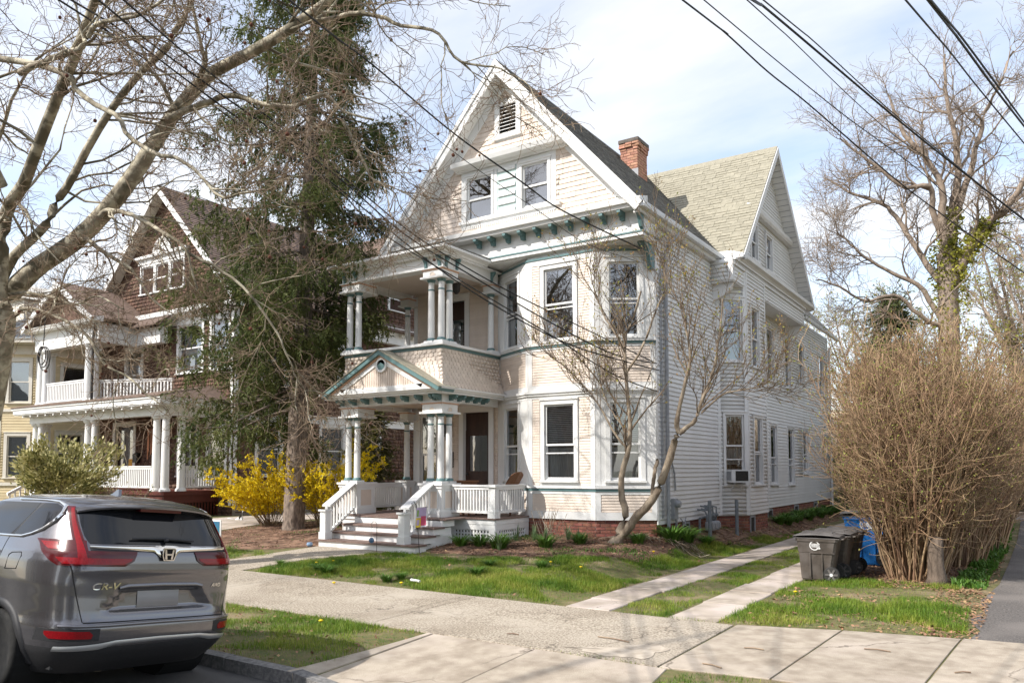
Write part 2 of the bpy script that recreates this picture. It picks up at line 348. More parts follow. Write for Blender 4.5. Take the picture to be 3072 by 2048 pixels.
def bricks(P, F, u0, u1, z0, z1, d=.0, t=.012, L=.205, h=.067, g=.011, holes=()):
    n = max(1, round((z1-z0)/(h+g))); hh = (z1-z0)/n
    for i in range(n):
        u = u0-(L+g)*(.5 if i % 2 else 0); z = z0+i*hh
        cuts = [(q[0], q[1]) for q in holes if q[2] < z+hh*.7 and q[3] > z+hh*.3]
        while u < u1:
            for a, b in minus((max(u, u0), min(u+L, u1)), cuts):
                P.add(F.mat(a, z+g*.5, d, b-a, hh-g, t*random.uniform(.7, 1.3)))
            u += L+g

def window(thing_o, F, u0, u1, z0, z1, d=0., cas=.10, m=W, sash='double', meet=.5, blind=None, curtain=None, sill=True, glass=GLASS, depth=.5, head=.10, casd=.035, sashm=None, room=None, label=None, bars=None, upper_bars=False):
    """one window part: casing (the part's mesh) with sashes, panes, sill, blind and the dark room behind as sub-parts"""
    mb = MB(); c0 = d
    F.box(mb, u0-cas, u0, z0-.02, z1+head, c0-.02, c0+casd); F.box(mb, u1, u1+cas, z0-.02, z1+head, c0-.02, c0+casd)
    F.box(mb, u0, u1, z1, z1+head, c0-.02, c0+casd)
    F.box(mb, u0-cas-.015, u1+cas+.015, z1+head, z1+head+.03, c0-.02, c0+casd+.025)
    # jambs
    F.box(mb, u0-.012, u0+.004, z0, z1, c0-.10, c0-.021); F.box(mb, u1-.004, u1+.012, z0, z1, c0-.10, c0-.021); F.box(mb, u0-.01, u1+.01, z1-.004, z1+.012, c0-.10, c0-.021); F.box(mb, u0-.01, u1+.01, z0-.012, z0+.004, c0-.10, c0-.021)
    w = mb.build('window', m, thing_o, label=label)
    if sill:
        s = MB(); F.box(s, u0-cas-.02, u1+cas+.02, z0-.065, z0-.021, c0-.02, c0+casd+.045); s.build('sill', m, w)
    sm = sashm or m; zm = z0+(z1-z0)*meet; e = .045
    def sash_at(a, b, dd):
        s = MB(); F.box(s, u0+.004, u0+e, a, b, dd-.015, dd+.015); F.box(s, u1-e, u1-.004, a, b, dd-.015, dd+.015); F.box(s, u0+e, u1-e, b-e*.9, b, dd-.015, dd+.015); F.box(s, u0+e, u1-e, a, a+e, dd-.015, dd+.015)
        s.build('sash', sm, w)
        g = MB(); g.quad(F.p(u0+e*.9, a+e*.9, dd), F.p(u1-e*.9, a+e*.9, dd), F.p(u1-e*.9, b-e*.8, dd), F.p(u0+e*.9, b-e*.8, dd)); g.build('pane', glass, w)
    if sash == 'double':
        sash_at(zm-.02, z1-.004, c0-.032); sash_at(z0+.004, zm+.02, c0-.066)
    else: sash_at(z0+.004, z1-.004, c0-.045)
    if bars:
        s = MB()
        for bz in bars: F.box(s, u0+.01, u1-.01, bz-.014, bz+.014, c0-.03, c0-.012)
        s.build('storm_bar', sm, w)
    # room behind
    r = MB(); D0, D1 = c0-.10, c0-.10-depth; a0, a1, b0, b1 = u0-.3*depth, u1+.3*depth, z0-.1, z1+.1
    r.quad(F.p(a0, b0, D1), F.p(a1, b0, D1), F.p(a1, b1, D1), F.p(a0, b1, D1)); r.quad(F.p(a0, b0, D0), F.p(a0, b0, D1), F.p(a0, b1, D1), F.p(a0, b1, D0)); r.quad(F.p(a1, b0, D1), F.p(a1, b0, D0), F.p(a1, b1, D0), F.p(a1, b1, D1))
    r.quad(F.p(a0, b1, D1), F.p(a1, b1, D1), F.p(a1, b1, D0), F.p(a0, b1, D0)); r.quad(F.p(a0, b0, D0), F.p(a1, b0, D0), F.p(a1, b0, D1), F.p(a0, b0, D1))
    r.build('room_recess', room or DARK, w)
    if blind:
        f0, f1, bm = blind; s = MB(); za, zb = z0+(z1-z0)*f0, z0+(z1-z0)*f1; k = int((zb-za)/.042)
        for i in range(k):
            z = za+(i+.5)*(zb-za)/k; s.quad(F.p(u0+.02, z-.012, c0-.105), F.p(u1-.02, z-.012, c0-.105), F.p(u1-.02, z+.014, c0-.125), F.p(u0+.02, z+.014, c0-.125))
        s.build('blind', bm, w)
    if curtain:
        f0, f1, q0, q1, cmt = curtain; s = MB(); za, zb = z0+(z1-z0)*f0, z0+(z1-z0)*f1; ua, ub = u0+(u1-u0)*q0, u0+(u1-u0)*q1; k = 14; pts = []
        for i in range(k+1): pts.append((ua+(ub-ua)*i/k, c0-.16+.02*(i % 2)))
        for i in range(k): s.quad(F.p(pts[i][0], za, pts[i][1]), F.p(pts[i+1][0], za, pts[i+1][1]), F.p(pts[i+1][0], zb, pts[i+1][1]), F.p(pts[i][0], zb, pts[i][1]))
        s.build('curtain', cmt, w)
    return w
def hole(u0, u1, z0, z1, e=.0): return (u0-e, u1+e, z0-e, z1+e)
# ---------------------------------------------------------------- ground, street, pavement
def ss(a, b, x): t = np.clip((np.asarray(x, float)-a)/(b-a), 0, 1); return t*t*(3-2*t)
def gz(x, y):
    x = np.asarray(x, float); y = np.asarray(y, float)
    z = np.where(y < 7.14, .135+(y-5.3)*.019, np.where(y < 9.39, .17+(y-7.14)*.0133, .20))
    apr = ss(-6.1, -5.75, x)*ss(-2.6, -3.0, x)
    z = np.where(y < 7.14, z*(1-apr)+apr*(.045+(y-5.14)*.0625), z)
    m = ss(-5.6, -6.7, x)
    return z+m*np.clip((y-9.45)/5.6, 0, 1)*.36
def g1(x, y): return float(gz(x, y))
def road_z(y): return .02+.096*(5.14-y) if y > 2.2 else (.30+.03*(1-((y+.6)/2.8)**2) if y > -3.4 else .30-.08*(-3.4-y))
def sheet(xs, ys, dz=0.):
    X, Y = np.meshgrid(xs, ys); Z = gz(X, Y)+dz; V = np.stack([X, Y, Z], -1).reshape(-1, 3); nx, ny = len(xs), len(ys)
    i = np.arange(nx-1)[None]+np.arange(ny-1)[:, None]*nx; Q = np.stack([i, i+1, i+1+nx, i+nx], -1).reshape(-1, 4); return V, Q
V, Q = sheet(np.concatenate([np.arange(-60, -20, 2), np.arange(-20, 6, .25), np.arange(6, 42, 2)]), np.concatenate([[5.22], np.arange(5.5, 20, .25), np.arange(20, 80, 2)]))
link('ground', npmesh('ground', V, Q, mats=[GROUND], smooth=True), None, 'structure')
mb = MB(); mb.quad((-900, -900, -.5), (900, -900, -.5), (900, 1200, -.5), (-900, 1200, -.5)); mb.build('far_ground', FARG, None, kind='structure')
ys = [5.14, 4.5, 3.8, 3, 2.2, 1.4, .6, -.6, -1.8, -3.4, -5.5, -7.5]; mb = MB()
for i in range(len(ys)-1): mb.quad((-70, ys[i+1], road_z(ys[i+1])), (60, ys[i+1], road_z(ys[i+1])), (60, ys[i], road_z(ys[i])), (-70, ys[i], road_z(ys[i])))
mb.build('road', ASPH, None, kind='structure', smooth='all')
mb = MB(); mb.quad((-70, -40, .1), (60, -40, .1), (60, -7.4, .06), (-70, -7.4, .06)); mb.build('far_verge', GROUND, None, kind='structure')

def slab(pts, h=.014, name='slab', m=CONC, parent=None, sub=8, bev=.006):
    """a paving slab: outline resampled, top follows the ground h above it, worn edge"""
    P = []
    for i, (x, y) in enumerate(pts):
        x2, y2 = pts[(i+1) % len(pts)]
        for k in range(sub): P.append((x+(x2-x)*k/sub, y+(y2-y)*k/sub))
    c = (sum(p[0] for p in P)/len(P), sum(p[1] for p in P)/len(P)); n = len(P); V = []; rn = random.Random(len(P)*7+int(c[0]*100))
    for f, dz in ((1., -.10), (1., h-bev), (1., h)):
        for x, y in P:
            d = math.hypot(x-c[0], y-c[1])+1e-6; k = 1.0 if dz < h else 1-bev/d; V.append((c[0]+(x-c[0])*k, c[1]+(y-c[1])*k, g1(x, y)+dz))
    for r in (.66, .33):
        for x, y in P: q = (c[0]+(x-c[0])*r, c[1]+(y-c[1])*r); V.append((*q, g1(*q)+h))
    V.append((*c, g1(*c)+h)); F = []
    for L in range(4):
        for i in range(n): F.append((L*n+i, L*n+(i+1) % n, (L+1)*n+(i+1) % n, (L+1)*n+i))
    for i in range(n): F.append((4*n+i, 4*n+(i+1) % n, 5*n))
    b = MB(); b.v = V; b.f = F; return b.build(name, m, parent)
MAT_WORN = GREYP
pave = thing('pavement', 'x', 'x'); del pave['label']; del pave['category']; pave['kind'] = 'structure'
g = .006
for a, b in ((-46, -30), (-30, -20.2), (-20.2, -15.4), (-15.4, -10.9), (-10.9, -6.9), (-6.9, -3.05)):
    slab([(a+g, 7.15), (b-g, 7.15), (b-g+.04, 9.39), (a+g+.04, 9.39)], m=AGG, parent=pave, sub=6)
slab([(-3.03, 7.15), (-2.02, 7.3), (-1.86, 9.78), (-2.3, 9.62), (-2.98, 9.44)], m=CONC, parent=pave)
slab([(-2.00, 7.3), (-.86, 7.3), (-.66, 10.02), (-1.84, 9.78)], m=CONC, parent=pave)
for a, b in ((-.84, .36), (.38, 1.6), (1.62, 2.84)): slab([(a, 7.3), (b, 7.3), (b+.2, 10.2), (a+.2, 10.05)], m=CONC, parent=pave)
# crossing (dropped apron) from the street to the pavement
apron = thing('driveway_apron', 'x', 'x'); del apron['label']; del apron['category']; apron['kind'] = 'structure'
slab([(-5.86, 5.16), (-4.5, 5.16), (-4.45, 7.135), (-5.83, 7.135)], m=CONC, parent=apron, h=.010)
slab([(-4.49, 5.16), (-2.75, 5.16), (-2.95, 7.135), (-4.44, 7.135)], m=CONC, parent=apron, h=.010)
slab([(-6.05, 5.16), (-5.87, 5.16), (-5.84, 7.12), (-5.9, 7.12)], m=CONC, parent=apron, h=.022)
def wob(pts, n=7, a=.09, seed=1):
    r = random.Random(seed); o = []
    for i, p in enumerate(pts):
        q = pts[(i+1) % len(pts)]
        for k in range(n): t = k/n; o.append((p[0]+(q[0]-p[0])*t+(r.uniform(-a, a) if k else 0), p[1]+(q[1]-p[1])*t+(r.uniform(-a, a) if k else 0)))
    return o
# pale repair patches by the joint
PATCH = mat('pale_cement_patch', (.52, .455, .37), (.34, .285, .225), 9, .9, .4, 90, detail=9, lo=.35, hi=.7)
def patchwork(name, pts, seed): 
    P = wob(pts, 6, .05, seed); c = np.mean(P, 0); b = MB(); V = [(x, y, g1(x, y)+.0185) for x, y in P]; b.v = V+[(c[0], c[1], g1(*c)+.0185)]; n = len(P); b.f = [(i, (i+1) % n, n) for i in range(n)]; b.build(name, PATCH, None, kind='structure')
# kerb stones
kerb = thing('kerb', 'x', 'x'); del kerb['label']; del kerb['category']; kerb['kind'] = 'structure'
x = -5.98
for L in (1.05, 1.25, 1.5, 1.9, 1.7, 2.0, 2.2, 2, 2, 2, 2, 2):
    b = MB(); t = .145+random.uniform(-.008, .008); q = random.uniform(-.012, .012)
    b.hexa([(x-L+.012, 5.145+q, -.2), (x, 5.145+q, -.2), (x, 5.30, -.2), (x-L+.012, 5.30, -.2), (x-L+.012, 5.165+q, t), (x, 5.165+q, t), (x, 5.30, t), (x-L+.012, 5.30, t)])
    b.build('kerb_stone', CURB, kerb); x -= L
b = MB(); b.hexa([(-5.97, 5.14, -.2), (-5.3, 5.14, -.2), (-5.3, 5.3, -.2), (-5.97, 5.3, -.2), (-5.97, 5.16, .14), (-5.3, 5.15, .065), (-5.3, 5.3, .065), (-5.97, 5.3, .14)]); b.build('kerb_stone', CURB, kerb)
# old two-strip drive
drive = thing('drive_strip', 'x', 'x'); del drive['label']; del drive['category']; drive['kind'] = 'structure'
rs = random.Random(3)
for xa, xb, y0 in ((-5.36, -4.70, 9.42), (-3.88, -3.25, 9.40)):
    y = y0
    while y < 34:
        L = rs.uniform(.55, 1.5) if y < 16 else rs.uniform(1.5, 3)
        j = rs.uniform(-.02, .02); slab([(xa+j, y), (xb+j, y), (xb+j+rs.uniform(-.02, .02), y+L-.016), (xa+j, y+L-.016)], h=.016+rs.uniform(-.006, .006), m=STRIPC, parent=drive, sub=5, bev=.012); y += L
b = MB(); b.poly_z([(-8.5, 34.6), (-3, 34.6), (6, 34.6), (6, 41), (-8.5, 41)], .17, .216); b.build('back_yard_paving', STRIPC, None, kind='structure')
# walk to the stairs
walk = thing('front_walk', 'x', 'x'); del walk['label']; del walk['category']; walk['kind'] = 'structure'
slab([(-13.85, 9.42), (-12.35, 9.42), (-12.15, 10.75), (-13.55, 10.75)], m=AGG, parent=walk)
slab([(-13.54, 10.765), (-12.14, 10.765), (-11.15, 12.15), (-13.25, 12.15)], m=AGG, parent=walk)
# neighbour's drive and asphalt drive on the right
b = MB()
b.v = [(x, y, g1(x, y)+.012) for y in np.arange(9.42, 36, .7) for x in (-21.4, -20.2, -19.2, -18.3)]; n = len(b.v)//4
b.f = [(i*4+k, i*4+k+1, i*4+k+5, i*4+k+4) for i in range(n-1) for k in range(3)]; b.build('neighbour_drive', STRIPC, None, kind='structure', smooth='all')
edge = [(-.60, 9.95), (-.50, 10.6), (-.66, 11.3), (-.52, 12.1), (-.60, 13), (-.42, 15), (-.35, 18), (-.25, 24), (-.2, 34), (-.15, 60)]
b = MB()
for i in range(len(edge)-1):
    (xa, ya), (xb, yb) = edge[i], edge[i+1]
    b.quad((xa, ya, g1(xa, ya)+.012), (4.2, ya+.1, .212), (4.2, yb+.1, .212), (xb, yb, g1(xb, yb)+.012))
b.build('asphalt_drive', ASPHD, None, kind='structure', smooth='all')
# mulch beds
def bed(name, outline, h=.02):
    P = np.array(outline, float); c = P.mean(0); n = len(P); rings = 9; V = []
    for r in range(rings+1):
        f = 1-r/rings
        for p in P:
            q = c+(p-c)*f; V.append((q[0], q[1], g1(q[0], q[1])+(.004 if r == 0 else h*min(1, r/2)+random.uniform(-.012, .012))))
    F = [(r*n+i, r*n+(i+1) % n, (r+1)*n+(i+1) % n, (r+1)*n+i) for r in range(rings) for i in range(n)]
    b = MB(); b.v = V; b.f = F; b.build(name, MULCH, None, kind='structure', smooth='all')
patchwork('cement_patch', [(-4.25, 7.35), (-3.75, 7.25), (-3.3, 7.3), (-3.2, 7.75), (-3.45, 8.05), (-3.7, 7.65)], 5)
BED1 = wob([(-10.75, 13.0), (-10.2, 12.35), (-8.6, 12.55), (-7.1, 12.9), (-6.1, 13.6), (-6.0, 15.2), (-6.6, 16.2), (-9.7, 15.4), (-9.6, 14.0), (-10.9, 13.9)], seed=2)
BED2 = wob([(-18.1, 11.6), (-16.0, 10.9), (-14.2, 11.35), (-13.3, 12.0), (-13.4, 14.2), (-14.2, 16.0), (-17.5, 16.3), (-18.2, 14)], seed=3)
BED3 = wob([(-6.9, 16.3), (-6.2, 16.6), (-5.85, 18.5), (-5.6, 21), (-5.6, 26), (-5.9, 33), (-6.9, 33)], seed=4)
BED4 = wob([(-2.9, 14.6), (-2.2, 14.2), (-1.0, 14.2), (-.75, 16), (-.5, 20), (-.4, 30), (-2.7, 30), (-2.9, 18)], seed=5)
bed('mulch_bed', BED1); bed('mulch_bed', BED2); bed('mulch_bed', BED3, .012); bed('leaf_strewn_bed', BED4, .012)
# ---------------------------------------------------------------- the white house
HX, HY = -10.3, 16.0
house = thing('victorian_house', 'white and cream three storey house with teal trim, steep front gable and two stacked porches', 'house', (HX, HY, .5))
XL, XR, Y0, YD, YB = -13.85, -6.8, 15.3, 16.05, 34.2
FC = Frame((-9.68, Y0), (-7.93, Y0)); FL = Frame((-11.05, YD), (-9.68, Y0)); FR = Frame((-7.93, Y0), (XR, 16.03)); FD = Frame((XL, YD), (-11.05, YD))
FS = Frame((XR, 16.03), (XR, 20.15)); FA = Frame((XR, 20.15), (-6.18, 20.77)); FB = Frame((-6.18, 20.77), (-6.18, 22.6)); FE = Frame((-6.18, 22.6), (XR, 23.2)); FZ = Frame((XR, 23.2), (XR, YB))
FG = Frame((XL, Y0-.05), (XR, Y0-.05))                       # gable plane, u = x-XL
clap = Pieces('clapboard', house, PINK, rest='clapboard_run'); vin = Pieces('siding_plank', house, VINYL, VPLANK_V, rest='siding_plank_run')
shin = Pieces('wall_shingle', house, SHINGP, rest='wall_shingle_run'); scal = Pieces('scale_shingle', house, SHINGP, SCALE_V, SCALE_F, rest='scale_shingle_run')
brk = Pieces('brick', house, BRICK, BRICK_V, BRICK_F, rest='brick_run')
ZB = 1.00                                                    # underside of the woodwork
def trimbox(name, F, u0, u1, z0, z1, d0, d1, m=W): b = MB(); F.box(b, u0, u1, z0, z1, d0, d1); return b.build(name, m, house)
# foundation
fmb = MB()
for F in (FL, FC, FR, FS, FA, FB, FE, FZ):
    e = 0 if F in (FL,) else 0
    fmb.quad(F.p(0, .1, -.035), F.p(F.L, .1, -.035), F.p(F.L, 1.02, -.035), F.p(0, 1.02, -.035))
fo = fmb.build('foundation', MORTAR, house)
bw = [(1.7, 2.05, .45, .86), (2.1, 2.3, .45, .86)]
for F, hs in ((FC, ()), (FR, ()), (FL, ()), (FS, [(1.55, 2.0, .40, .84)]), (FA, ()), (FB, [(.1, .55, .4, .84)]), (FZ, [(1.6, 2.2, .4, .82), (5.0, 5.6, .4, .82), (8.0, 8.6, .4, .82)])):
    top = .97 if F in (FC, FR, FL) else .87
    bricks(brk, F, 0.002, F.L-.002, .30, top, d=-.034, holes=hs)
    for h in hs:
        b = MB(); F.box(b, h[0], h[1], h[2], h[3], -.034, -.026); w = b.build('cellar_window', DARK, house)
        b = MB(); F.box(b, h[0], h[0]+.05, h[2], h[3], -.026, .0); F.box(b, h[1]-.05, h[1], h[2], h[3], -.026, .0); F.box(b, h[0]+.05, h[1]-.05, h[3]-.05, h[3], -.026, .0); b.build('cellar_window_frame', MAT_WORN if 'MAT_WORN' in globals() else GREYP, w)
# ---- front bay, three facets
LFw, RFw, CFw = (.37, 1.06), (.325, 1.0), (.44, 1.22)
z1a, z1b, z2a, z2b = 1.86, 3.58, 5.07, 6.74
for F, (a, b_) in ((FL, LFw), (FC, CFw), (FR, RFw)):
    ctr = F is FC; hl = [hole(a, b_, z1a, z1b), hole(a, b_, z2a, z2b)]
    wall(F, 0, F.L, ZB-.02, 7.1, hl, house, name='bay_wall')
    # white boards
    trimbox('base_board', F, 0, F.L, ZB-.03, 1.14, 0, .022); trimbox('panel_rail', F, .0, F.L, 1.53, 1.60, 0, .018)
    trimbox('water_table', F, -.01, F.L+.01, 1.602, 1.66, 0, .035, TEAL); trimbox('water_table_cap', F, -.015, F.L+.015, 1.662, 1.73, 0, .06)
    trimbox('frieze_board', F, 0, F.L, 3.72, 3.84, 0, .02); trimbox('belt_cornice', F, -.02, F.L+.02, 3.842, 3.90, 0, .085); trimbox('belt_bed', F, -.01, F.L+.01, 3.79, 3.838, .021, .055)
    trimbox('panel_rail', F, 0, F.L, 3.902, 4.03, 0, .018); trimbox('panel_rail', F, 0, F.L, 4.84, 4.90, 0, .018)
    trimbox('teal_belt', F, -.01, F.L+.01, 4.903, 4.955, 0, .04, TEAL); trimbox('belt_cap', F, -.015, F.L+.015, 4.957, 5.0, 0, .065)
    trimbox('frieze_board', F, 0, F.L, 6.86, 6.985, 0, .02); trimbox('teal_belt', F, -.01, F.L+.01, 6.988, 7.035, 0, .04, TEAL)
    st = .11
    for u0, u1 in ((0, st), (F.L-st, F.L)):
        for q0, q1 in ((1.141, 1.529), (1.732, 3.719), (4.031, 4.839), (5.002, 6.859)): trimbox('corner_board', F, u0, u1, q0, q1, 0, .02)
    siding(clap, F, (st, F.L-st), 1.145, 1.525, .062, t=.015); siding(clap, F, (st, F.L-st), 4.035, 4.838, .062, t=.015)
    if ctr:
        for q0, q1 in ((1.735, 3.718), (5.003, 6.857)):
            siding(clap, F, (st, a-.135), q0, q1, .062); siding(clap, F, (b_+.135, F.L-st), q0, q1, .062)
    else:
        for q0, q1 in ((1.732, 3.719), (5.002, 6.859)):
            trimbox('side_board', F, st+.002, a-.102, q0, q1, 0, .014); trimbox('side_board', F, b_+.102, F.L-st-.002, q0, q1, 0, .014)
    up = dict(meet=.5, cas=.10)
    window(house, F, a, b_, z1a, z1b, .0, .1, meet=.46, blind=(.5, 1., BLIND) if F is not FL else None, curtain=(0, .42, .02, .98, CURT), bars=[z1a+.28*(z1b-z1a)*1.25] if True else None, label=None)
    window(house, F, a, b_, z2a, z2b, .0, .1, meet=.5, curtain=(.05, .5, .05, .95, mat('tan_shade', (.26, .22, .19), (.22, .19, .16), 3)) if ctr else ((0, 1, .05, .3, CURT) if F is FL else None), bars=[z2a+.44*(z2b-z2a)])
# ---- wall behind the porches
dl = (-12.16-XL, -11.35-XL); sl = (-13.62-XL, -13.05-XL); d2 = (-12.82-XL, -12.12-XL)
hD = [hole(dl[0], dl[1], 1.02, 3.56), hole(sl[0], sl[1], 1.05, 3.54), hole(d2[0], d2[1], 4.05, 6.52)]
wall(FD, 0, FD.L, ZB-.1, 7.1, hD, house, PINKT, name='porch_wall')
big = [(dl[0]-.17, dl[1]+.17, 1, 3.78), (sl[0]-.14, sl[1]+.5, 1, 3.7), (d2[0]-.15, d2[1]+.15, 4, 6.68)]
siding(clap, FD, (.12, FD.L-.01), 1.02, 3.66, .062, big); siding(clap, FD, (.12, FD.L-.01), 4.02, 6.80, .062, big)
trimbox('corner_board', FD, 0, .12, 1.0, 6.8, 0, .022)
def door(F, u0, u1, z0, z1, glass_z, cas=.14, knob=1):
    mb = MB(); F.box(mb, u0-cas, u0, z0, z1+.14, -.02, .03); F.box(mb, u1, u1+cas, z0, z1+.14, -.02, .03); F.box(mb, u0, u1, z1, z1+.14, -.02, .03); F.box(mb, u0-cas-.02, u1+cas+.02, z1+.14, z1+.18, -.02, .06)
    F.box(mb, u0-.01, u0+.004, z0, z1, -.12, -.021); F.box(mb, u1-.004, u1+.01, z0, z1, -.12, -.021)
    fr = mb.build('door_casing', W, house)
    dd = -.09; zt = z0+2.08
    l = MB(); F.box(l, u0+.004, u0+.12, z0, zt, dd-.04, dd); F.box(l, u1-.12, u1-.004, z0, zt, dd-.04, dd); F.box(l, u0+.12, u1-.12, zt-.14, zt, dd-.04, dd); F.box(l, u0+.12, u1-.12, z0, z0+.16, dd-.04, dd); F.box(l, u0+.12, u1-.12, glass_z-.12, glass_z, dd-.04, dd)
    F.box(l, u0+.12, u1-.12, z0+.16, glass_z-.12, dd-.035, dd-.02)
    for q in (z0+.25, z0+.46, z0+.67):
        if q+.16 < glass_z-.12: F.box(l, u0+.17, u1-.17, q, q+.14, dd-.02, dd-.006)
    F.box(l, u0, u1, zt, z1, dd-.04, dd-.01)
    leaf = l.build('door_leaf', DOORW, fr)
    g_ = MB(); g_.quad(F.p(u0+.115, glass_z, dd-.02), F.p(u1-.115, glass_z, dd-.02), F.p(u1-.115, zt-.135, dd-.02), F.p(u0+.115, zt-.135, dd-.02)); g_.build('door_pane', GLASS, fr)
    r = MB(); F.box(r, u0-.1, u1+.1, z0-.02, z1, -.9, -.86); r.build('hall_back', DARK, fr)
    k = MB(); c = F.p(u0+.07, z0+.95, dd+.03); k.lathe(c[0], c[1], [(.012, c[2]-.03), (.028, c[2]-.02), (.032, c[2]), (.028, c[2]+.02), (.012, c[2]+.03)], 10); k.build('door_knob', IRON, fr)
door(FD, dl[0], dl[1], 1.02, 3.56, 2.05); door(FD, d2[0], d2[1], 4.1, 6.52, 4.95)
window(house, FD, sl[0], sl[1], 1.35, 3.54, 0, .12, meet=.52, curtain=(0, 1, .0, .4, CURT), head=.12)
lb = MB(); FD.box(lb, 1.29, 1.37, 2.14, 2.55, .0, .05); lb.build('letter_box', IRON, house)
# ---- side walls (white vinyl)
ZV = .87; ZT = 7.56
AW, BWn = (.22, .76), (.52, 1.26)
def zw(F, list1, list2, top=ZT, L0=0., L1=None, cb=(True, True)):
    L1 = F.L if L1 is None else L1; hl = [hole(*h) for h in list1+list2]; bigh = [(h[0]-.075, h[1]+.075, h[2]-.07, h[3]+.085) for h in hl]
    wall(F, 0, F.L, ZV-.02, top, hl, house, VTRIM, name='side_wall')
    a = .09 if cb[0] else .0; c = .09 if cb[1] else 0.
    if a: trimbox('corner_post', F, 0, .09, ZV, top, 0, .026, VTRIM)
    if c: trimbox('corner_post', F, F.L-.09, F.L, ZV, top, 0, .026, VTRIM)
    siding(vin, F, (a, F.L-c), ZV, top, .104, bigh, t=.028)
    return hl
s1z = (1.66, 3.5); s2z = (4.95, 6.6)
aw1 = (AW[0], AW[1], 1.70, 3.54); aw2 = (AW[0], AW[1], 5.0, 6.64); bw1 = (BWn[0], BWn[1], 1.69, 3.5); bw2 = (.44, 1.16, 4.93, 6.55)
zw(FS, [], [], cb=(True, False)); zw(FA, [aw1], [aw2]); zw(FB, [bw1], [bw2]); zw(FE, [], [], cb=(False, False))
o = 23.2
z1l = [(25.19-o, 25.95-o, 1.62, 3.48), (27.39-o, 28.18-o, 1.58, 3.46), (29.56-o, 30.27-o, 1.94, 3.44), (32.9-o, 33.6-o, 2.04, 3.40)]
z2l = [(25.0-o, 25.78-o, 4.97, 6.64), (27.2-o, 27.95-o, 4.92, 6.63), (29.2-o, 29.95-o, 5.28, 6.62), (32.5-o, 33.3-o, 5.08, 6.62)]
zw(FZ, z1l, z2l, cb=(False, True))
vk = dict(m=VTRIM, cas=.07, head=.07, glass=GLASSS, casd=.035)
window(house, FA, *aw1, 0, meet=.55, bars=[2.35], curtain=(.28, .52, .0, 1, CURT), **vk)
window(house, FA, *aw2, 0, meet=.5, curtain=(.0, .48, .05, .9, GREENBLIND), room=ROOMW, **vk)
window(house, FB, *bw1, 0, meet=.48, bars=[2.5], **vk); window(house, FB, *bw2, 0, meet=.48, **vk)
for i, h in enumerate(z1l): window(house, FZ, *h, 0, meet=.45, bars=[h[2]+.34*(h[3]-h[2])] if i < 3 else None, curtain=(0, .4, 0, 1, CURT) if i in (1, 3) else None, **vk)
for i, h in enumerate(z2l): window(house, FZ, *h, 0, meet=.5 if i < 3 else .46, **vk)
b = MB(); b.quad((XR, YB, .1), (XL, YB, .1), (XL, YB, 7.6), (XR, YB, 7.6)); b.quad((XL, YB, .1), (XL, YD, .1), (XL, YD, 7.6), (XL, YB, 7.6)); b.build('rear_wall', VINYL, house)
# ---- front gable
RZ, RX, SL = 11.92, -10.3, 1.115
def gspan(z):
    hw = (RZ-.12-z)/SL-.06
    return (RX-hw-XL, RX+hw-XL) if hw > .05 else None
vt = (-10.46-XL, -9.97-XL, 10.25, 10.96); lw = (-11.45-XL, -10.70-XL, 8.27, 9.35); rw = (-9.81-XL, -9.09-XL, 8.29, 9.34); lv = (-10.5-XL, -10.0-XL, 8.34, 9.37)
gh = [hole(*vt), hole(*lw), hole(*rw)]
b = MB()                                                     # backing of the gable in strips
zs = sorted({7.1, 7.9, *[h[2] for h in gh], *[h[3] for h in gh], 11.75, *np.arange(8, 11.75, .25)})
for i in range(len(zs)-1):
    s0, s1 = gspan(zs[i]), gspan(zs[i+1]); s0 = (0, XR-XL) if zs[i] < 7.8 else s0; s1 = s1 or (RX-XL-.02, RX-XL+.02)
    cz = (zs[i]+zs[i+1])/2; cuts = [(h[0], h[1]) for h in gh if h[2] < cz < h[3]]; lo = max(s0[0], s1[0])
    us = [s0[0]]+[x for c in sorted(cuts) for x in c]+[s0[1]]; ut = [s1[0]]+[x for c in sorted(cuts) for x in c]+[s1[1]]
    for k in range(0, len(us), 2): b.quad(FG.p(us[k], zs[i], -.004), FG.p(us[k+1], zs[i], -.004), FG.p(ut[k+1], zs[i+1], -.004), FG.p(ut[k], zs[i+1], -.004))
b.build('gable_wall', W, house)
grp = (-11.62-XL, -8.87-XL, 8.12, 9.62)
siding(shin, FG, gspan, 7.97, 11.62, .118, [grp, (vt[0]-.12, vt[1]+.12, vt[2]-.1, vt[3]+.12), (2.2, 5.2, 9.6, 9.68)], width=(.12, .3), t=.02, jit=.003)
b = MB(); FG.box(b, grp[0], grp[1], 9.42, 9.60, 0, .03); FG.box(b, grp[0], lw[0]-.08, 8.27, 9.418, 0, .024); FG.box(b, lw[1]+.08, lv[0]-.04, 8.27, 9.418, 0, .024); FG.box(b, lv[1]+.04, rw[0]-.08, 8.27, 9.418, 0, .024); FG.box(b, rw[1]+.08, grp[1], 8.27, 9.418, 0, .024)
FG.box(b, grp[0], grp[1], 8.12, 8.2, 0, .03); FG.box(b, grp[0]-.04, grp[1]+.12, 8.2, 8.268, 0, .09); b.build('window_surround', W, house)
b = MB()
for k in range(46): FG.box(b, grp[0]+.02+k*.059, grp[0]+.05+k*.059, 8.06, 8.115, 0, .03)
b.build('dentil_band', W, house, kind='stuff')
window(house, FG, lw[0], lw[1], lw[2]+.03, lw[3], 0, .07, head=.05, sill=False, meet=.48, casd=.04); window(house, FG, rw[0], rw[1], rw[2]+.03, rw[3], 0, .07, head=.05, sill=False, meet=.48, casd=.04, curtain=(.0, .22, .4, .9, CURT))
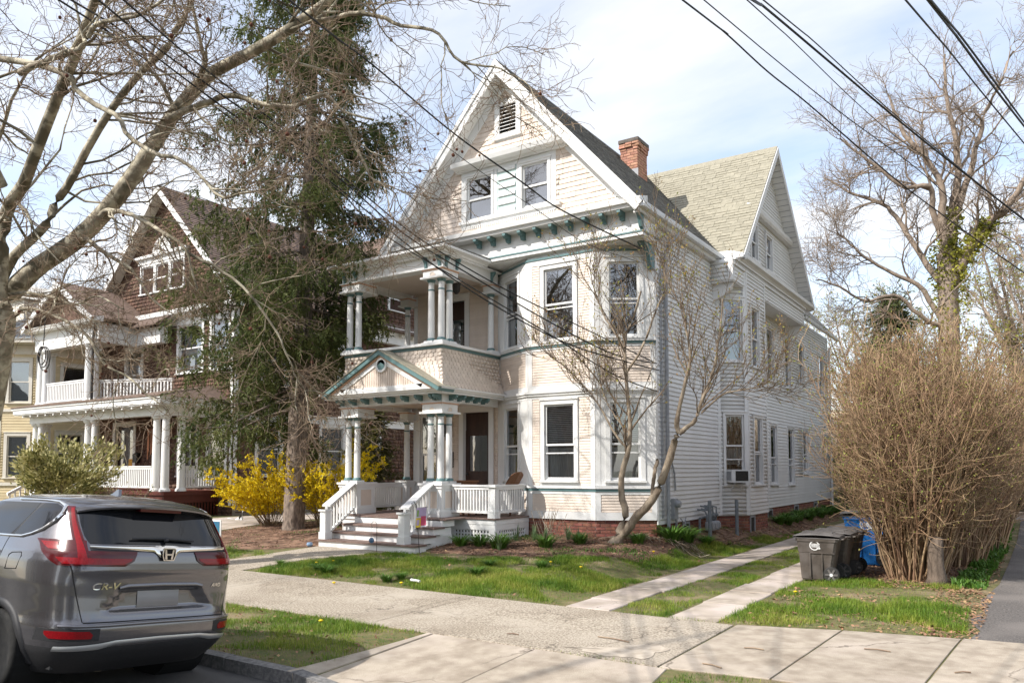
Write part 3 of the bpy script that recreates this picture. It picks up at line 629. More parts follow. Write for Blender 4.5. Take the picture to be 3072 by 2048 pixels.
b = MB(); FG.box(b, lv[0]-.035, lv[1]+.035, 8.27, 9.418, 0, .012); vs = b.build('slat_panel', GREENBLIND, house)
for k in range(6):
    b = MB(); z = 8.30+k*.205; FG.box(b, lv[0], lv[1], z, z+.085, .012, .045); b.build('panel_slat', W, vs)
# louvred vent
b = MB(); u0, u1, q0, q1 = vt; FG.box(b, u0-.13, u0, q0-.08, q1+.13, 0, .045); FG.box(b, u1, u1+.13, q0-.08, q1+.13, 0, .045); FG.box(b, u0, u1, q1, q1+.13, 0, .045); FG.box(b, u0, u1, q0-.08, q0, 0, .045); FG.box(b, u0-.16, u1+.16, q0-.12, q0-.081, 0, .08); ve = b.build('gable_vent', W, house)
b = MB(); FG.box(b, u0, u1, q0, q1, -.12, -.1); b.build('vent_back', DARK, ve)
for k in range(8):
    b = MB(); z = q0+.012+k*(q1-q0)/8; b.hexa([FG.p(u0, z, .03), FG.p(u1, z, .03), FG.p(u1, z+.05, -.06), FG.p(u0, z+.05, -.06), FG.p(u0, z+.014, .03), FG.p(u1, z+.014, .03), FG.p(u1, z+.064, -.06), FG.p(u0, z+.064, -.06)]); b.build('louvre', W, ve)
# pent cornice over the attic windows
b = MB(); b.prism([(-11.74, Y0-.05, 9.52), (-11.74, Y0-.16, 9.52), (-11.74, Y0-.18, 9.57), (-11.74, Y0-.36, 9.59), (-11.74, Y0-.40, 9.69), (-11.74, Y0-.05, 9.78)], (3.2, 0, 0)); b.build('attic_cornice', W, house)
# main cornice with brackets and frieze
xa, xb = -14.0, -6.60
b = MB(); b.prism([(xa, Y0-.05, 7.70), (xa, Y0-.36, 7.70), (xa, Y0-.38, 7.76), (xa, Y0-.43, 7.78), (xa, Y0-.45, 7.87), (xa, Y0-.05, 7.98)], (xb-xa, 0, 0)); b.build('main_cornice', W, house)
b = MB(); b.box(-10.75, -6.72, Y0-.075, Y0-.051, 7.20, 7.70); b.build('frieze_board', W, house)
b = MB(); b.box(-10.72, -6.69, Y0-.12, Y0-.051, 7.13, 7.198); b.box(-6.79, -6.69, Y0-.051, YD, 7.13, 7.198); b.build('frieze_moulding', W, house)
b = MB(); b.box(-10.74, -6.67, Y0-.135, Y0-.076, 7.2, 7.235); b.box(-6.715, -6.67, Y0-.076, YD+.02, 7.2, 7.235); b.build('teal_moulding', TEAL, house)
b = MB(); b.box(-6.80, -6.72, Y0-.05, YD+.02, 7.236, 7.70); b.build('frieze_return', W, house)
b = MB(); b.box(XL, -6.72, Y0-.045, YD+.02, 7.10, 7.128); b.build('bay_soffit', W, house)
def bracket(x, y, z, L, h, w, m=TEAL, ax=(0, -1)):
    """scrolled bracket under a soffit: leg on the wall, arm out along ax"""
    pr = [(0, 0), (L, 0), (L, -.06), (L*.86, -.075), (L*.72, -.11), (L*.5, -h*.55), (L*.42, -h*.8), (L*.36, -h), (0, -h)]
    s = np.array([-ax[1], ax[0], 0.]); a = np.array([ax[0], ax[1], 0.])
    b = MB(); b.prism([np.array([x, y, z])+a*p-s*w/2+np.array([0, 0, q]) for p, q in pr], s*w); return b.build('bracket', m, house)
for x in (-11.02, -10.60, -10.16, -9.74, -9.31, -8.88, -8.45, -8.02, -7.59, -7.16): bracket(x, Y0-.076, 7.698, .27, .19, .085)
b = MB(); b.prism([(-6.76, Y0-.076, 7.698), (-6.76, Y0-.36, 7.698), (-6.76, Y0-.36, 7.6), (-6.76, Y0-.25, 7.5), (-6.76, Y0-.17, 7.3), (-6.76, Y0-.076, 7.25)], (.08, 0, 0)); b.build('corner_bracket', TEAL, house)
bracket(-6.84, YD-.02, 7.1, .5, .55, .1, ax=(0, -1)); bracket(-6.9, Y0+.3, 7.12, .12, .12, .1, ax=(0, -1))
# ---- roofs
def slope(name, pts, th=.09, m=ROOFD):
    p = [np.array(q, float) for q in pts]; nn = np.cross(p[1]-p[0], p[2]-p[0]); nn /= np.linalg.norm(nn)
    if nn[2] < 0: nn = -nn
    b = MB(); b.prism([q-nn*th for q in p], nn*th); return b.build(name, m, house)
EX, YF = 3.72, Y0-.45
ez = RZ-SL*EX
slope('main_roof', [(RX, YF, RZ), (RX+EX, YF, ez), (RX+EX, YB+.35, ez), (RX, YB+.35, RZ)]); slope('main_roof', [(RX, YF, RZ), (RX-EX, YF, ez), (RX-EX, YB+.35, ez), (RX, YB+.35, RZ)])
rs_d = Pieces('roof_shingle', house, ROOFD, limit=0, rest='roof_shingle_run')
ln = math.hypot(1, SL)
def roof_rows(P, org, ulen_fn, uax, sax, nrm, slen, ex, w, t=.012):
    """rows of shingle tabs on a slope: org lower corner, uax along the eave, sax up the slope"""
    n = int(slen/ex)
    for i in range(n):
        s0 = i*ex; a, b_ = ulen_fn(s0)
        u = a-random.uniform(0, w*.9) if i % 2 else a-random.uniform(0, w*.4)
        while u < b_:
            e0, e1 = max(u, a), min(u+w-.008, b_)
            if e1-e0 > .03:
                M = Matrix.Identity(4); pp = org+uax*e0+sax*s0
                for k in range(3): M[k][0] = uax[k]*(e1-e0); M[k][1] = nrm[k]*t*random.uniform(.85, 1.15); M[k][2] = sax[k]*ex*1.02; M[k][3] = pp[k]
                P.add(M)
            u += w
sx = np.array([-1, 0, SL])/ln; nrmR = np.array([SL, 0, 1])/ln
CY, CZ0, CYF, CYR, CXE = 23.75, 7.78, 20.1, 28.2, -6.0
csl = (RZ-CZ0)/(CY-CYF)
def main_len(s0):
    z = ez+SL*s0/ln; return (0, CYF+(z-CZ0)/csl-YF) if z > CZ0 else (0, CYF-YF)
roof_rows(rs_d, np.array([RX+EX, YF, ez]), main_len, np.array([0, 1., 0]), sx, nrmR, EX*ln, .135, .33)
rs_d.done()
# cross gable: front slope, same shingles in the tan sunlit tone
rs_t = Pieces('roof_shingle', house, ROOFT, limit=290, rest='roof_shingle_run')
clen = math.hypot(CY-CYF, RZ-CZ0); sc = np.array([0, CY-CYF, RZ-CZ0])/clen; nc = np.array([0, -(RZ-CZ0), CY-CYF])/clen
def cross_len(s0):
    z = CZ0+sc[2]*s0; return (max(RX+(RZ-z)/SL, RX)-(-11.), CXE+11.)
slope('cross_roof', [(RX, CYF, CZ0), (CXE, CYF, CZ0), (CXE, CY, RZ), (RX, CY, RZ)], m=ROOFT); slope('cross_roof', [(RX, CYR, CZ0), (CXE, CYR, CZ0), (CXE, CY, RZ), (RX, CY, RZ)], m=ROOFD)
roof_rows(rs_t, np.array([-11., CYF-.02, CZ0-.02]), cross_len, np.array([1., 0, 0]), sc, nc, clen, .142, .34, .014)
rs_t.done()
b = MB(); b.prism([(RX-.5, CY-.12, RZ-.12), (RX-.5, CY, RZ+.03), (RX-.5, CY+.12, RZ-.12)], (CXE-RX+.5, 0, 0)); b.build('ridge_cap', ROOFT, house)
b = MB(); b.prism([(RX-.12, YF, RZ-.12), (RX, YF, RZ+.03), (RX+.12, YF, RZ-.12)], (0, YB-YF, 0)); b.build('ridge_cap', ROOFD, house)
# rakes of the front gable: fascia, sloping soffit, frieze
def rake(sgn):
    dx = np.array([sgn, 0, -SL])/ln; up = np.array([sgn*SL, 0, 1])/ln; top = np.array([RX, 0, RZ-.02]); L = EX*ln+.05
    b = MB(); y0, y1 = YF-.03, YF+.002
    def P(s, h, y): q = top+dx*s+up*h; return (q[0], y, q[2])
    b.prism([(top[0], y0, top[2]+.0), P(L, 0, y0), P(L, -.22, y0), (top[0], y0, top[2]-.22*ln)], (0, y1-y0, 0)); b.build('rake_board', W, house)
    b = MB(); b.prism([(top[0], y0-.03, top[2]+.03), P(L, .02, y0-.03), P(L, -.07, y0-.03), (top[0], y0-.03, top[2]-.07*ln)], (0, .028, 0)); b.build('rake_moulding', W, house)
    b = MB(); b.prism([(top[0], YF+.003, top[2]-.135*ln), P(L-.1, -.135, YF+.003), P(L-.1, -.165, YF+.003), (top[0], YF+.003, top[2]-.165*ln)], (0, .40, 0)); b.build('rake_soffit', PINKT if False else W, house)
    b = MB(); b.prism([(top[0], Y0-.085, top[2]-.17*ln), P(L-.35, -.17, Y0-.085), P(L-.35, -.36, Y0-.085), (top[0], Y0-.085, top[2]-.36*ln)], (0, .03, 0)); b.build('rake_frieze', W, house)
rake(1); rake(-1)
# gutters and downspouts
b = MB()
gp = [(-.0, 0), (.12, 0), (.13, .05), (.13, .11), (.11, .11), (.10, .03), (.02, .03), (.0, .11)]
def gutter(p0, p1, out):
    b = MB(); p0 = np.array(p0, float); out = np.array(out, float); b.prism([p0+out*x+np.array([0, 0, z]) for x, z in gp], np.array(p1, float)-p0); return b.build('gutter', ALU, house)
gutter((RX+EX-.05, YF, ez-.13), (RX+EX-.05, CYF, ez-.13), (1, 0, 0)); gutter((XR+.35, 28.4, 7.42), (XR+.35, YB+.3, 7.42), (1, 0, 0)); gutter((RX+EX+.0, CYF+.02, CZ0-.13), (CXE+.02, CYF+.02, CZ0-.13), (0, -1, 0))
b = MB(); b.box(XR+.0, RX+EX-.06, YF+.1, CYF, 7.56, 7.60); b.build('eave_soffit', VTRIM, house)
b = MB(); b.box(RX+EX-.075, RX+EX-.051, YF+.02, CYF, 7.58, 7.80); b.build('eave_fascia', W, house)
b = MB(); b.tube([(RX+EX+.03, 16.9, 7.56), (RX+EX-.0, 16.8, 7.45), (XR+.12, 16.55, 7.2), (XR+.085, 16.5, 7.05), (XR+.085, 16.48, 2.0), (XR+.085, 16.48, .6)], .045, 8); b.build('downspout', GREYP, house, smooth=True)
b = MB(); b.tube([(XR+.45, YB+.05, 7.45), (XR+.1, YB-.08, 7.1), (XR+.085, YB-.08, .5)], .045, 8); b.build('downspout', ALU, house, smooth=True)
b = MB(); b.tube([(XR+.03, 16.26, 1.0), (XR+.03, 16.26, 6.6)], .014, 6); b.tube([(XR+.03, 16.34, 1.0), (XR+.03, 16.34, 6.9)], .012, 6); b.tube([(XR+.03, 16.62, .7), (XR+.04, 16.62, 7.0)], .03, 8)
b.tube([(XR+.05, 16.7, 2.6), (XR+.06, 16.8, 2.2), (XR+.05, 16.95, 2.0), (XR+.05, 17.0, 1.6)], .02, 6); b.build('service_conduit', GREYP, house, smooth=True)
# rear part of main roof is lower trim; chimney
ch = MB(); cx0, cx1, cy0, cy1, ct = -9.74, -9.2, 20.55, 21.25, 11.84
ch.box(cx0+.012, cx1-.012, cy0+.012, cy1-.012, 9.6, ct-.1); chim = ch.build('chimney', MORTAR, house)
cb = Pieces('chimney_brick', chim, BRICKO, BRICK_V, BRICK_F, limit=240, rest='chimney_brick_run')
Fc1 = Frame((cx0, cy0), (cx1, cy0)); Fc2 = Frame((cx1, cy0), (cx1, cy1))
bricks(cb, Fc1, 0, cx1-cx0, 10.3, 11.50, d=-.012, t=.014); bricks(cb, Fc2, .0, cy1-cy0, 10.3, 11.50, d=-.012, t=.014)
for k, e in enumerate((.02, .045, .045)):
    F1 = Frame((cx0-e, cy0-e), (cx1+e, cy0-e)); F2 = Frame((cx1+e, cy0-e), (cx1+e, cy1+e)); z = 11.502+k*.078
    bricks(cb, F1, 0, F1.L, z, z+.077, d=-.08, t=.08); bricks(cb, F2, .0, F2.L, z, z+.077, d=-.08, t=.08)
cb.done()
b = MB(); b.box(cx0-.05, cx1+.05, cy0-.05, cy1+.05, 11.74, ct); b.build('chimney_cap', STONE, chim)
b = MB(); b.box(cx0-.03, cx1+.03, cy0-.03, cy1+.03, 10.0, 10.45+.0); b.box(cx0-.03, cx1+.04, cy0-.04, cy0-.031, 10.4, 10.9); b.build('chimney_flashing', GREYP, chim)
# ---- cross gable wall on the right side
FX = Frame((-6.36, CYF), (-6.36, CYR))
def xspan(z):
    f = (RZ-.15-z)/(RZ-CZ0)
    return (CY-(CY-CYF)*f-CYF+.05, CY+(CYR-CY)*f-CYF-.05) if f > .02 else None
xw = [(22.0-CYF, 22.62-CYF, 8.15, 9.2), (23.55-CYF, 24.2-CYF, 8.15, 9.2)]
siding(vin, FX, xspan, 7.86, 11.6, .104, [(h[0]-.07, h[1]+.07, h[2]-.06, h[3]+.08) for h in xw]+[(0, 9, 9.46, 9.62)], t=.02)
b = MB(); zs = np.linspace(7.8, 11.62, 30)
for i in range(29):
    s0, s1 = xspan(zs[i]), xspan(zs[i+1]); cz = (zs[i]+zs[i+1])/2
    ivs = minus(s0, [(h[0], h[1]) for h in xw if h[2] < cz < h[3]])
    for a, c in ivs: b.quad(FX.p(a, zs[i], -.004), FX.p(c, zs[i], -.004), FX.p(min(c, s1[1]) if c == s0[1] else c, zs[i+1], -.004), FX.p(max(a, s1[0]) if a == s0[0] else a, zs[i+1], -.004))
b.build('cross_gable_wall', VTRIM, house)
for h in xw: window(house, FX, *h, 0, m=VTRIM, cas=.06, head=.06, glass=GLASSS, meet=.5)
b = MB(); s = xspan(9.5); b.prism([FX.p(s[0]-.1, 9.44, 0), FX.p(s[0]-.1, 9.44, .16), FX.p(s[0]-.1, 9.5, .20), FX.p(s[0]-.1, 9.58, .22), FX.p(s[0]-.1, 9.66, 0)], FX.u*(s[1]-s[0]+.2)); b.build('attic_cornice', VTRIM, house)
b = MB(); b.prism([(-6.8, CYF+.0, 7.60), (-6.10, CYF, 7.60), (-6.06, CYF, 7.64), (-5.98, CYF, 7.68), (-5.97, CYF, 7.78), (-6.36, CYF, 7.9), (-6.8, CYF, 7.9)], (0, CYR-CYF+.05, 0)); b.build('gable_cornice', VTRIM, house)
FBx = Frame((-6.2, 19.75), (-6.2, 27.5)); FBf = Frame((XR, 19.75), (-6.2, 19.75)); FBr = Frame((-6.2, 27.5), (XR, 27.5))
for F in (FBf, FBx, FBr):
    wall(F, 0, F.L, 7.02, 7.6, [], house, VTRIM, name='overhang_wall')
siding(vin, FBx, (.1, FBx.L-.1), 7.03, 7.42, .104, t=.02); siding(vin, FBf, (.0, FBf.L-.1), 7.03, 7.58, .104, t=.02)
trimbox('corner_post', FBx, 0, .1, 7.02, 7.59, 0, .026, VTRIM); trimbox('corner_post', FBx, FBx.L-.1, FBx.L, 7.02, 7.59, 0, .026, VTRIM); trimbox('corner_post', FBf, FBf.L-.1, FBf.L+.02, 7.02, 7.59, 0, .026, VTRIM)
b = MB(); FBx.box(b, 0, FBx.L, 7.43, 7.50, 0, .05); FBx.box(b, 0, FBx.L, 7.55, 7.598, 0, .10)
for k in range(76): FBx.box(b, .03+k*.1, .09+k*.1, 7.503, 7.545, 0, .06)
b.build('dentil_moulding', VTRIM, house, kind='stuff')
b = MB(); b.box(XR-.02, -6.2, 19.75, 27.5, 6.99, 7.018); b.build('overhang_soffit', VTRIM, house)
b = MB(); b.prism([(XR, 27.3, 6.55), (XR, 27.3, 6.988), (-6.24, 27.3, 6.988), (-6.3, 27.3, 6.8), (-6.5, 27.3, 6.66)], (0, .12, 0)); b.build('overhang_bracket', VTRIM, house); b = MB(); b.prism([(XR, 19.9, 6.55), (XR, 19.9, 6.988), (-6.24, 19.9, 6.988), (-6.3, 19.9, 6.8), (-6.5, 19.9, 6.66)], (0, .12, 0)); b.build('overhang_bracket', VTRIM, house)
# rakes of the cross gable
for yy in (CYF, CYR):
    L = math.hypot(CY-yy, RZ-CZ0); d = np.array([0, yy-CY, CZ0-RZ])/L; up = np.array([0, -d[2], d[1]]) if yy > CY else np.array([0, d[2], -d[1]])
    if up[2] < 0: up = -up
    top = np.array([CXE, CY, RZ-.02]); L += .06
    b = MB(); b.prism([top+(.0, 0, 0), top+d*L, top+d*L-up*.17, top-np.array([0, 0, .17/abs(up[2])])], (.03, 0, 0)); b.build('rake_board', VTRIM, house)
    b = MB(); b.prism([top-np.array([.36, 0, .13/abs(up[2])]), top-np.array([.36, 0, 0])+d*L-up*.13, top-np.array([.36, 0, 0])+d*L-up*.15, top-np.array([.36, 0, .15/abs(up[2])])], (.36, 0, 0)); sof = b.build('rake_soffit', VTRIM, house)
    if yy > CY:
        b = MB(); k = 0
        while k*.2 < L-.2: q = top+d*(k*.2+.1)-up*.152-np.array([.35, 0, 0]); b.prism([q, q+d*.012, q+d*.012-up*.008, q-up*.008], (.35, 0, 0)); k += 1
        b.build('soffit_groove', GREYP, sof, kind='stuff')
# ---------------------------------------------------------------- porches
DZ = 1.02
XP0, XP1, YP = -14.05, -10.98, 13.67
bd = Pieces('deck_board', house, DECK, BRICK_V, BRICK_F, limit=120)
Fdk = Frame((0, 0), (1, 0))
def deckboard(x, y0, y1):
    M = Matrix(((.098, 0, 0, x), (0, 0, -(y1-y0), y1), (0, .03, 0, DZ-.03), (0, 0, 0, 1))); bd.add(M)
x = -14.12
while x < -9.72:
    y0 = 13.22 if -13.3 < x < -10.5 else (13.58 if x < -10.9 else 13.90)
    y1 = 16.05 if x < -11.05 else 15.32+(-9.68-x)*.547
    deckboard(x, y0, y1); x += .104
bd.done()
b = MB(); b.poly_z([(-14.08, 13.62), (-10.95, 13.62), (-10.95, 13.95), (-9.70, 13.95), (-9.70, 15.30), (-11.05, 16.04), (-14.08, 16.04)], .9, .985); b.build('porch_floor_frame', W, house)
FP1 = Frame((-10.93, 13.95), (-9.70, 13.95)); FP2 = Frame((-9.70, 13.95), (-9.70, 15.30)); FP0 = Frame((-10.93, 13.62), (-10.93, 13.95)); FPL = Frame((-14.08, 13.62), (-13.2, 13.62)); FPS = Frame((-10.6, 13.62), (-10.93, 13.62))
def skirt(F, a, c, lat):
    b = MB(); F.box(b, 0, F.L, .88, .982, 0, .02); F.box(b, 0, F.L, .76, .878, 0, .012); F.box(b, 0, a, .3, .758, 0, .012); F.box(b, c, F.L, .3, .758, 0, .012); F.box(b, a, c, .3, .44, 0, .012); b.build('porch_skirt', W, house)
    if lat:
        b = MB(); n = int((c-a)/.085); q = (c-a)/n
        for k in range(n+1): F.box(b, a+k*q-.022, a+k*q+.022, .44, .758, -.012, 0)
        for k in range(5): F.box(b, a, c, .44+k*.0795-.02, .44+k*.0795+.02, -.022, -.0125)
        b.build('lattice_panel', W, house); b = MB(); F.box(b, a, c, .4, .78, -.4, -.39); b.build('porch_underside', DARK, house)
skirt(FP1, .12, 1.08, True); skirt(FP2, .14, 1.2, True)
b = MB(); b.box(-14.08, -10.93, 13.66, 13.7, .3, .9); b.box(-14.08, -14.05, 13.7, 16, .3, .9); b.box(-10.95, -10.92, 13.62, 13.96, .3, .9); b.build('porch_skirt', W, house)
# stairs
stair = None
for k in range(4):
    z0, z1 = .38+k*.157-(.25 if k == 0 else 0), .38+(k+1)*.157; y = 12.15+k*.35; xr = -10.45-.04*k; xl = -13.27+.02*k
    b = MB(); b.box(xl, xr, y, y+(.36 if k < 3 else .42), z0, z1-.035); st_ = b.build('step', W, house)
    b = MB(); b.box(xl-.02, xr+.03, y-.035, y+.355 if k < 3 else y+.06, z1-.034, z1+.004)
    if k < 3: b.build('tread', DECK, st_)
    for s in range(k):
        pass
b = MB(); b.box(-13.2, -10.6, 12.5, 13.6, .2, .5); b.box(-13.2, -10.62, 12.86, 13.6, .2, .66); b.box(-13.2, -10.64, 13.2, 13.6, .2, .82); b.build('stair_carcass', W, house)
def post(x, y, z0, z1, s, name='newel_post', cap=True, parent=None):
    b = MB(); h = s/2; b.box(x-h, x+h, y-h, y+h, z0, z1)
    b.box(x-h-.02, x+h+.02, y-h-.02, y+h+.02, z0, z0+.16)
    if cap: b.box(x-h-.03, x+h+.03, y-h-.03, y+h+.03, z1-.04, z1)
    return b.build(name, W, parent or house)
def balustrade(p, q, zb, zt, n, bal=.042, raked=False, zb2=None, zt2=None, top=.11):
    """rail from p to q (xy), balusters between bottom and top rails; raked when the ends differ in height"""
    p = np.array(p, float); q = np.array(q, float); zb2 = zb if zb2 is None else zb2; zt2 = zt if zt2 is None else zt2
    L = np.linalg.norm(q-p); u = (q-p)/L; nn = np.array([u[1], -u[0]])
    def bar(mb, h0, h1, w, a=0, c=1):
        P = []
        for e in (h0, h1):
            for s in ((a, -w), (c, -w), (c, w), (a, w)):
                xy = p+(q-p)*s[0]+nn*(-s[1]); zz = (zb+(zb2-zb)*s[0]) if e[0] == 'b' else (zt+(zt2-zt)*s[0]); P.append((xy[0], xy[1], zz+e[1]))
        mb.hexa(P)
    b = MB(); bar(b, ('t', -.04), ('t', 0), top/2); bar(b, ('t', -.11), ('t', -.041), .03); bar(b, ('b', 0), ('b', .055), .032); r = b.build('railing', W, house)
    for k in range(n):
        t = (k+.5)/n; c = p+(q-p)*t; z0 = zb+(zb2-zb)*t+.056; z1 = zt+(zt2-zt)*t-.108
        b = MB(); h = bal/2; a1, a2 = u*h, nn*h; b.hexa([(*(c-a1+a2), z0), (*(c+a1+a2), z0), (*(c+a1-a2), z0), (*(c-a1-a2), z0), (*(c-a1+a2), z1), (*(c+a1+a2), z1), (*(c+a1-a2), z1), (*(c-a1-a2), z1)]); b.build('baluster', W, r)
    return r
post(-9.78, 14.02, DZ, 1.72, .16, cap=False); balustrade((-10.95, 14.02), (-9.87, 14.02), DZ+.10, 1.75, 13); balustrade((-9.78, 14.11), (-9.78, 15.25), DZ+.10, 1.75, 12)
b = MB(); b.box(-9.90, -9.66, 13.9, 14.14, 1.70, 1.757); b.build('post_cap', W, house)
balustrade((-13.97, 14.3), (-13.97, 15.75), DZ+.10, 1.75, 20)
post(-13.2, 12.28, .54, 1.20, .17); post(-10.86, 12.28, .54, 1.20, .17)
balustrade((-13.2, 12.3), (-13.72, 13.66), .60, 1.30, 9, zb2=1.12, zt2=1.80, top=.20); balustrade((-10.86, 12.3), (-11.28, 13.66), .60, 1.30, 9, zb2=1.12, zt2=1.80, top=.20)
def pedestal(x0, x1, y0, y1, z0, z1):
    b = MB(); b.box(x0, x1, y0, y1, z0, z1); b.box(x0-.03, x1+.03, y0-.03, y1+.03, z0, z0+.14); b.box(x0-.05, x1+.05, y0-.05, y1+.05, z1-.05, z1); b.box(x0-.02, x1+.02, y0-.02, y1+.02, z1-.12, z1-.051)
    pd = b.build('pedestal', W, house)
    for F in (Frame((x0, y0), (x1, y0)), Frame((x1, y0), (x1, y1))):
        b = MB(); F.box(b, .12, F.L-.12, z0+.2, z1-.18, 0, .006); b.build('pedestal_panel', PINKT, pd)
        b = MB(); e = .02
        for a in ((.10, .12, z0+.18, z1-.16), (F.L-.12, F.L-.10, z0+.18, z1-.16), (.12, F.L-.12, z0+.18, z0+.2), (.12, F.L-.12, z1-.18, z1-.16)): F.box(b, *a, 0, .014)
        b.build('panel_moulding', W, pd)
    return pd
def column(x, y, z0, z1, r=.078):
    H = z1-z0; prof = [(r*1.0, z0+.07)]+[(r*(1.0-.16*max(0, (t-.3)/.7)**1.4), z0+.07+(H-.14)*t) for t in np.linspace(0, 1, 7)]
    b = MB(); b.lathe(x, y, prof, 16); c = b.build('column', W, house, smooth=True)
    b = MB(); b.lathe(x, y, [(r*1.35, z0), (r*1.4, z0+.02), (r*1.3, z0+.05), (r*1.05, z0+.07)], 16); b.build('base_ring', TEAL, c, smooth=True)
    zt = z1-.07; b = MB(); b.lathe(x, y, [(r*.9, zt), (r*1.15, zt+.03), (r*1.32, zt+.05), (r*1.32, zt+.07)], 16); b.build('cap_ring', TEAL, c, smooth=True)
    b = MB(); q = z1-.26; b.lathe(x, y, [(r*.88, q), (r*1.0, q+.008), (r*1.0, q+.028), (r*.88, q+.036)], 16); b.build('neck_ring', TEAL, c, smooth=True)
    return c
def capblock(x0, x1, y0, y1, z0, z1, faces):
    b = MB(); b.box(x0, x1, y0, y1, z0+.045, z1-.05); b.box(x0-.05, x1+.05, y0-.05, y1+.05, z0, z0+.044); pd = b.build('capital_block', W, house)
    b = MB(); b.box(x0-.025, x1+.025, y0-.025, y1+.025, z1-.049, z1-.022); b.build('peach_band', PEACH, pd); b = MB(); b.box(x0-.05, x1+.05, y0-.05, y1+.05, z1-.0215, z1); b.build('block_top', W, pd)
    for F in faces:
        c = F.L/2; w = .075; pts = [(c-w, z0+.05), (c+w, z0+.05)]+[(c+w*math.cos(a), z0+.07+w*math.sin(a)) for a in np.linspace(0, math.pi, 9)]
        b = MB(); F.prism(b, pts, 0, .004); b.build('arch_recess', PINKT, pd)
        b = MB()
        for i in range(8):
            a0, a1 = math.pi*i/8, math.pi*(i+1)/8; F.prism(b, [(c+w*math.cos(a0), z0+.07+w*math.sin(a0)), (c+1.2*w*math.cos(a0), z0+.07+1.2*w*math.sin(a0)), (c+1.2*w*math.cos(a1), z0+.07+1.2*w*math.sin(a1)), (c+w*math.cos(a1), z0+.07+w*math.sin(a1))], 0, .012)
        b.build('arch_moulding', W, pd)
def cluster(right, z0, z1, zb):
    s = .30
    if right: cs = [(-11.42, 13.82), (-11.12, 13.82), (-11.12, 14.12)]; x0, x1 = -11.56, -10.98
    else: cs = [(-14.06, 13.82), (-13.76, 13.82), (-14.06, 14.12)]; x0, x1 = -14.2, -13.62
    for x, y in cs:
        column(x, y, z0, z1); b = MB(); b.box(x-.125, x+.125, y-.125, y+.125, z0-.045, z0); b.build('column_plinth', W, house)
    capblock(x0, x1, 13.68, 14.26, z1, zb, [Frame((x0, 13.68), (x1, 13.68)), Frame((x1, 13.68), (x1, 14.26))])
for rt in (True, False):
    x0, x1 = (-11.58, -10.97) if rt else (-14.2, -13.6)
    pedestal(x0, x1, 13.66, 14.27, DZ, 1.78); cluster(rt, 1.825, 3.37, 3.64); cluster(rt, 5.06, 6.50, 6.74)
for x in (-13.93,): column(x, 15.85, 1.825, 3.37); column(x, 15.85, 5.06, 6.5); capblock(x-.13, x+.15, 15.7, 15.98, 3.37, 3.64, []); capblock(x-.13, x+.15, 15.7, 15.98, 6.5, 6.74, []); pedestal(x-.16, x+.16, 15.66, 15.98, DZ, 1.8)
column(-11.13, 15.82, 5.06, 6.5); capblock(-11.27, -10.98, 15.68, 15.98, 6.5, 6.74, []); b = MB(); b.box(-11.3, -10.98, 15.66, 15.98, 5.0, 5.06); b.build('column_plinth', W, house)
# lower porch beam, ceiling, cornice, brackets
b = MB(); b.box(-14.2, -10.97, 13.67, 13.95, 3.64, 3.80); b.box(-11.25, -10.97, 13.95, 15.9, 3.64, 3.80); b.box(-14.2, -13.92, 13.95, 16.04, 3.64, 3.80); b.build('porch_beam', W, house)
b = MB(); b.box(-13.92, -11.25, 13.95, 16.04, 3.74, 3.77); b.build('porch_ceiling', PINKT, house)
b = MB(); b.box(-14.45, -10.72, 13.36, 15.9, 3.801, 3.835); b.build('porch_soffit', W, house)
def crown(x0, x1, yf, z, h, dpt, back, name='porch_cornice', m=W):
    """cornice moulding round the front and right side of a porch, mitred"""
    pr = [(0, 0), (.05, .01), (.07, h*.45), (dpt, h*.6), (dpt, h)]
    b = MB(); V = []
    for e, zz in pr:
        V.append([(x0-e, back, z+zz), (x0-e, yf-e, z+zz), (x1+e, yf-e, z+zz), (x1+e, back, z+zz)])
    for i in range(len(pr)-1):
        for k in range(3): b.quad(V[i][k], V[i][k+1], V[i+1][k+1], V[i+1][k])
    b.quad(*V[-1]); return b.build(name, m, house)
crown(-14.45, -10.75, 13.36, 3.836, .10, .10, 15.8)
for x in np.linspace(-14.1, -11.15, 8): bracket(float(x), 13.669, 3.798, .24, .13, .07)
bracket(-11.02, 13.669, 3.798, .26, .13, .07)
for y in np.linspace(13.95, 15.2, 5): bracket(-10.969, float(y), 3.798, .22, .13, .07, ax=(1, 0))
# half wall of the upper porch, flared, with scale shingles
def flare(z): return .24*max(0, (4.62-z)/.70)**1.7
z0h, z1h = 3.945, 4.86
def half_wall(F, e0, e1):
    n = 10; h = (z1h-z0h)/n; b = MB()
    for i in range(n):
        za, zb_ = z0h+i*h, z0h+(i+1)*h; da, db = flare(za), flare(zb_)
        ua, ub = -da*e0, F.L+da*e1; uc, ud = -db*e0, F.L+db*e1
        b.quad(F.p(ua, za, da), F.p(ub, za, da), F.p(ud, zb_, db), F.p(uc, zb_, db))
        w = .135; u = ua-(w/2 if i % 2 else 0); tilt = (db-da)
        while u < ub:
            s0, s1 = max(u, ua), min(u+w-.006, ub)
            if s1-s0 > .03:
                M = F.mat(s0, za-.01, da+.004, s1-s0, h*1.06, .016)
                for k in range(3): M[k][2] += F.n[k]*tilt
                scal.add(M)
            u += w
    b.build('half_wall', PINKT, house)
HWF = Frame((XP0, YP), (XP1, YP)); HWS = Frame((XP1, YP), (XP1, 15.98))
half_wall(HWF, 1, 1); half_wall(HWS, 1, 0); half_wall(Frame((XP0, 16.0), (XP0, YP)), 0, 1)
scal.done()
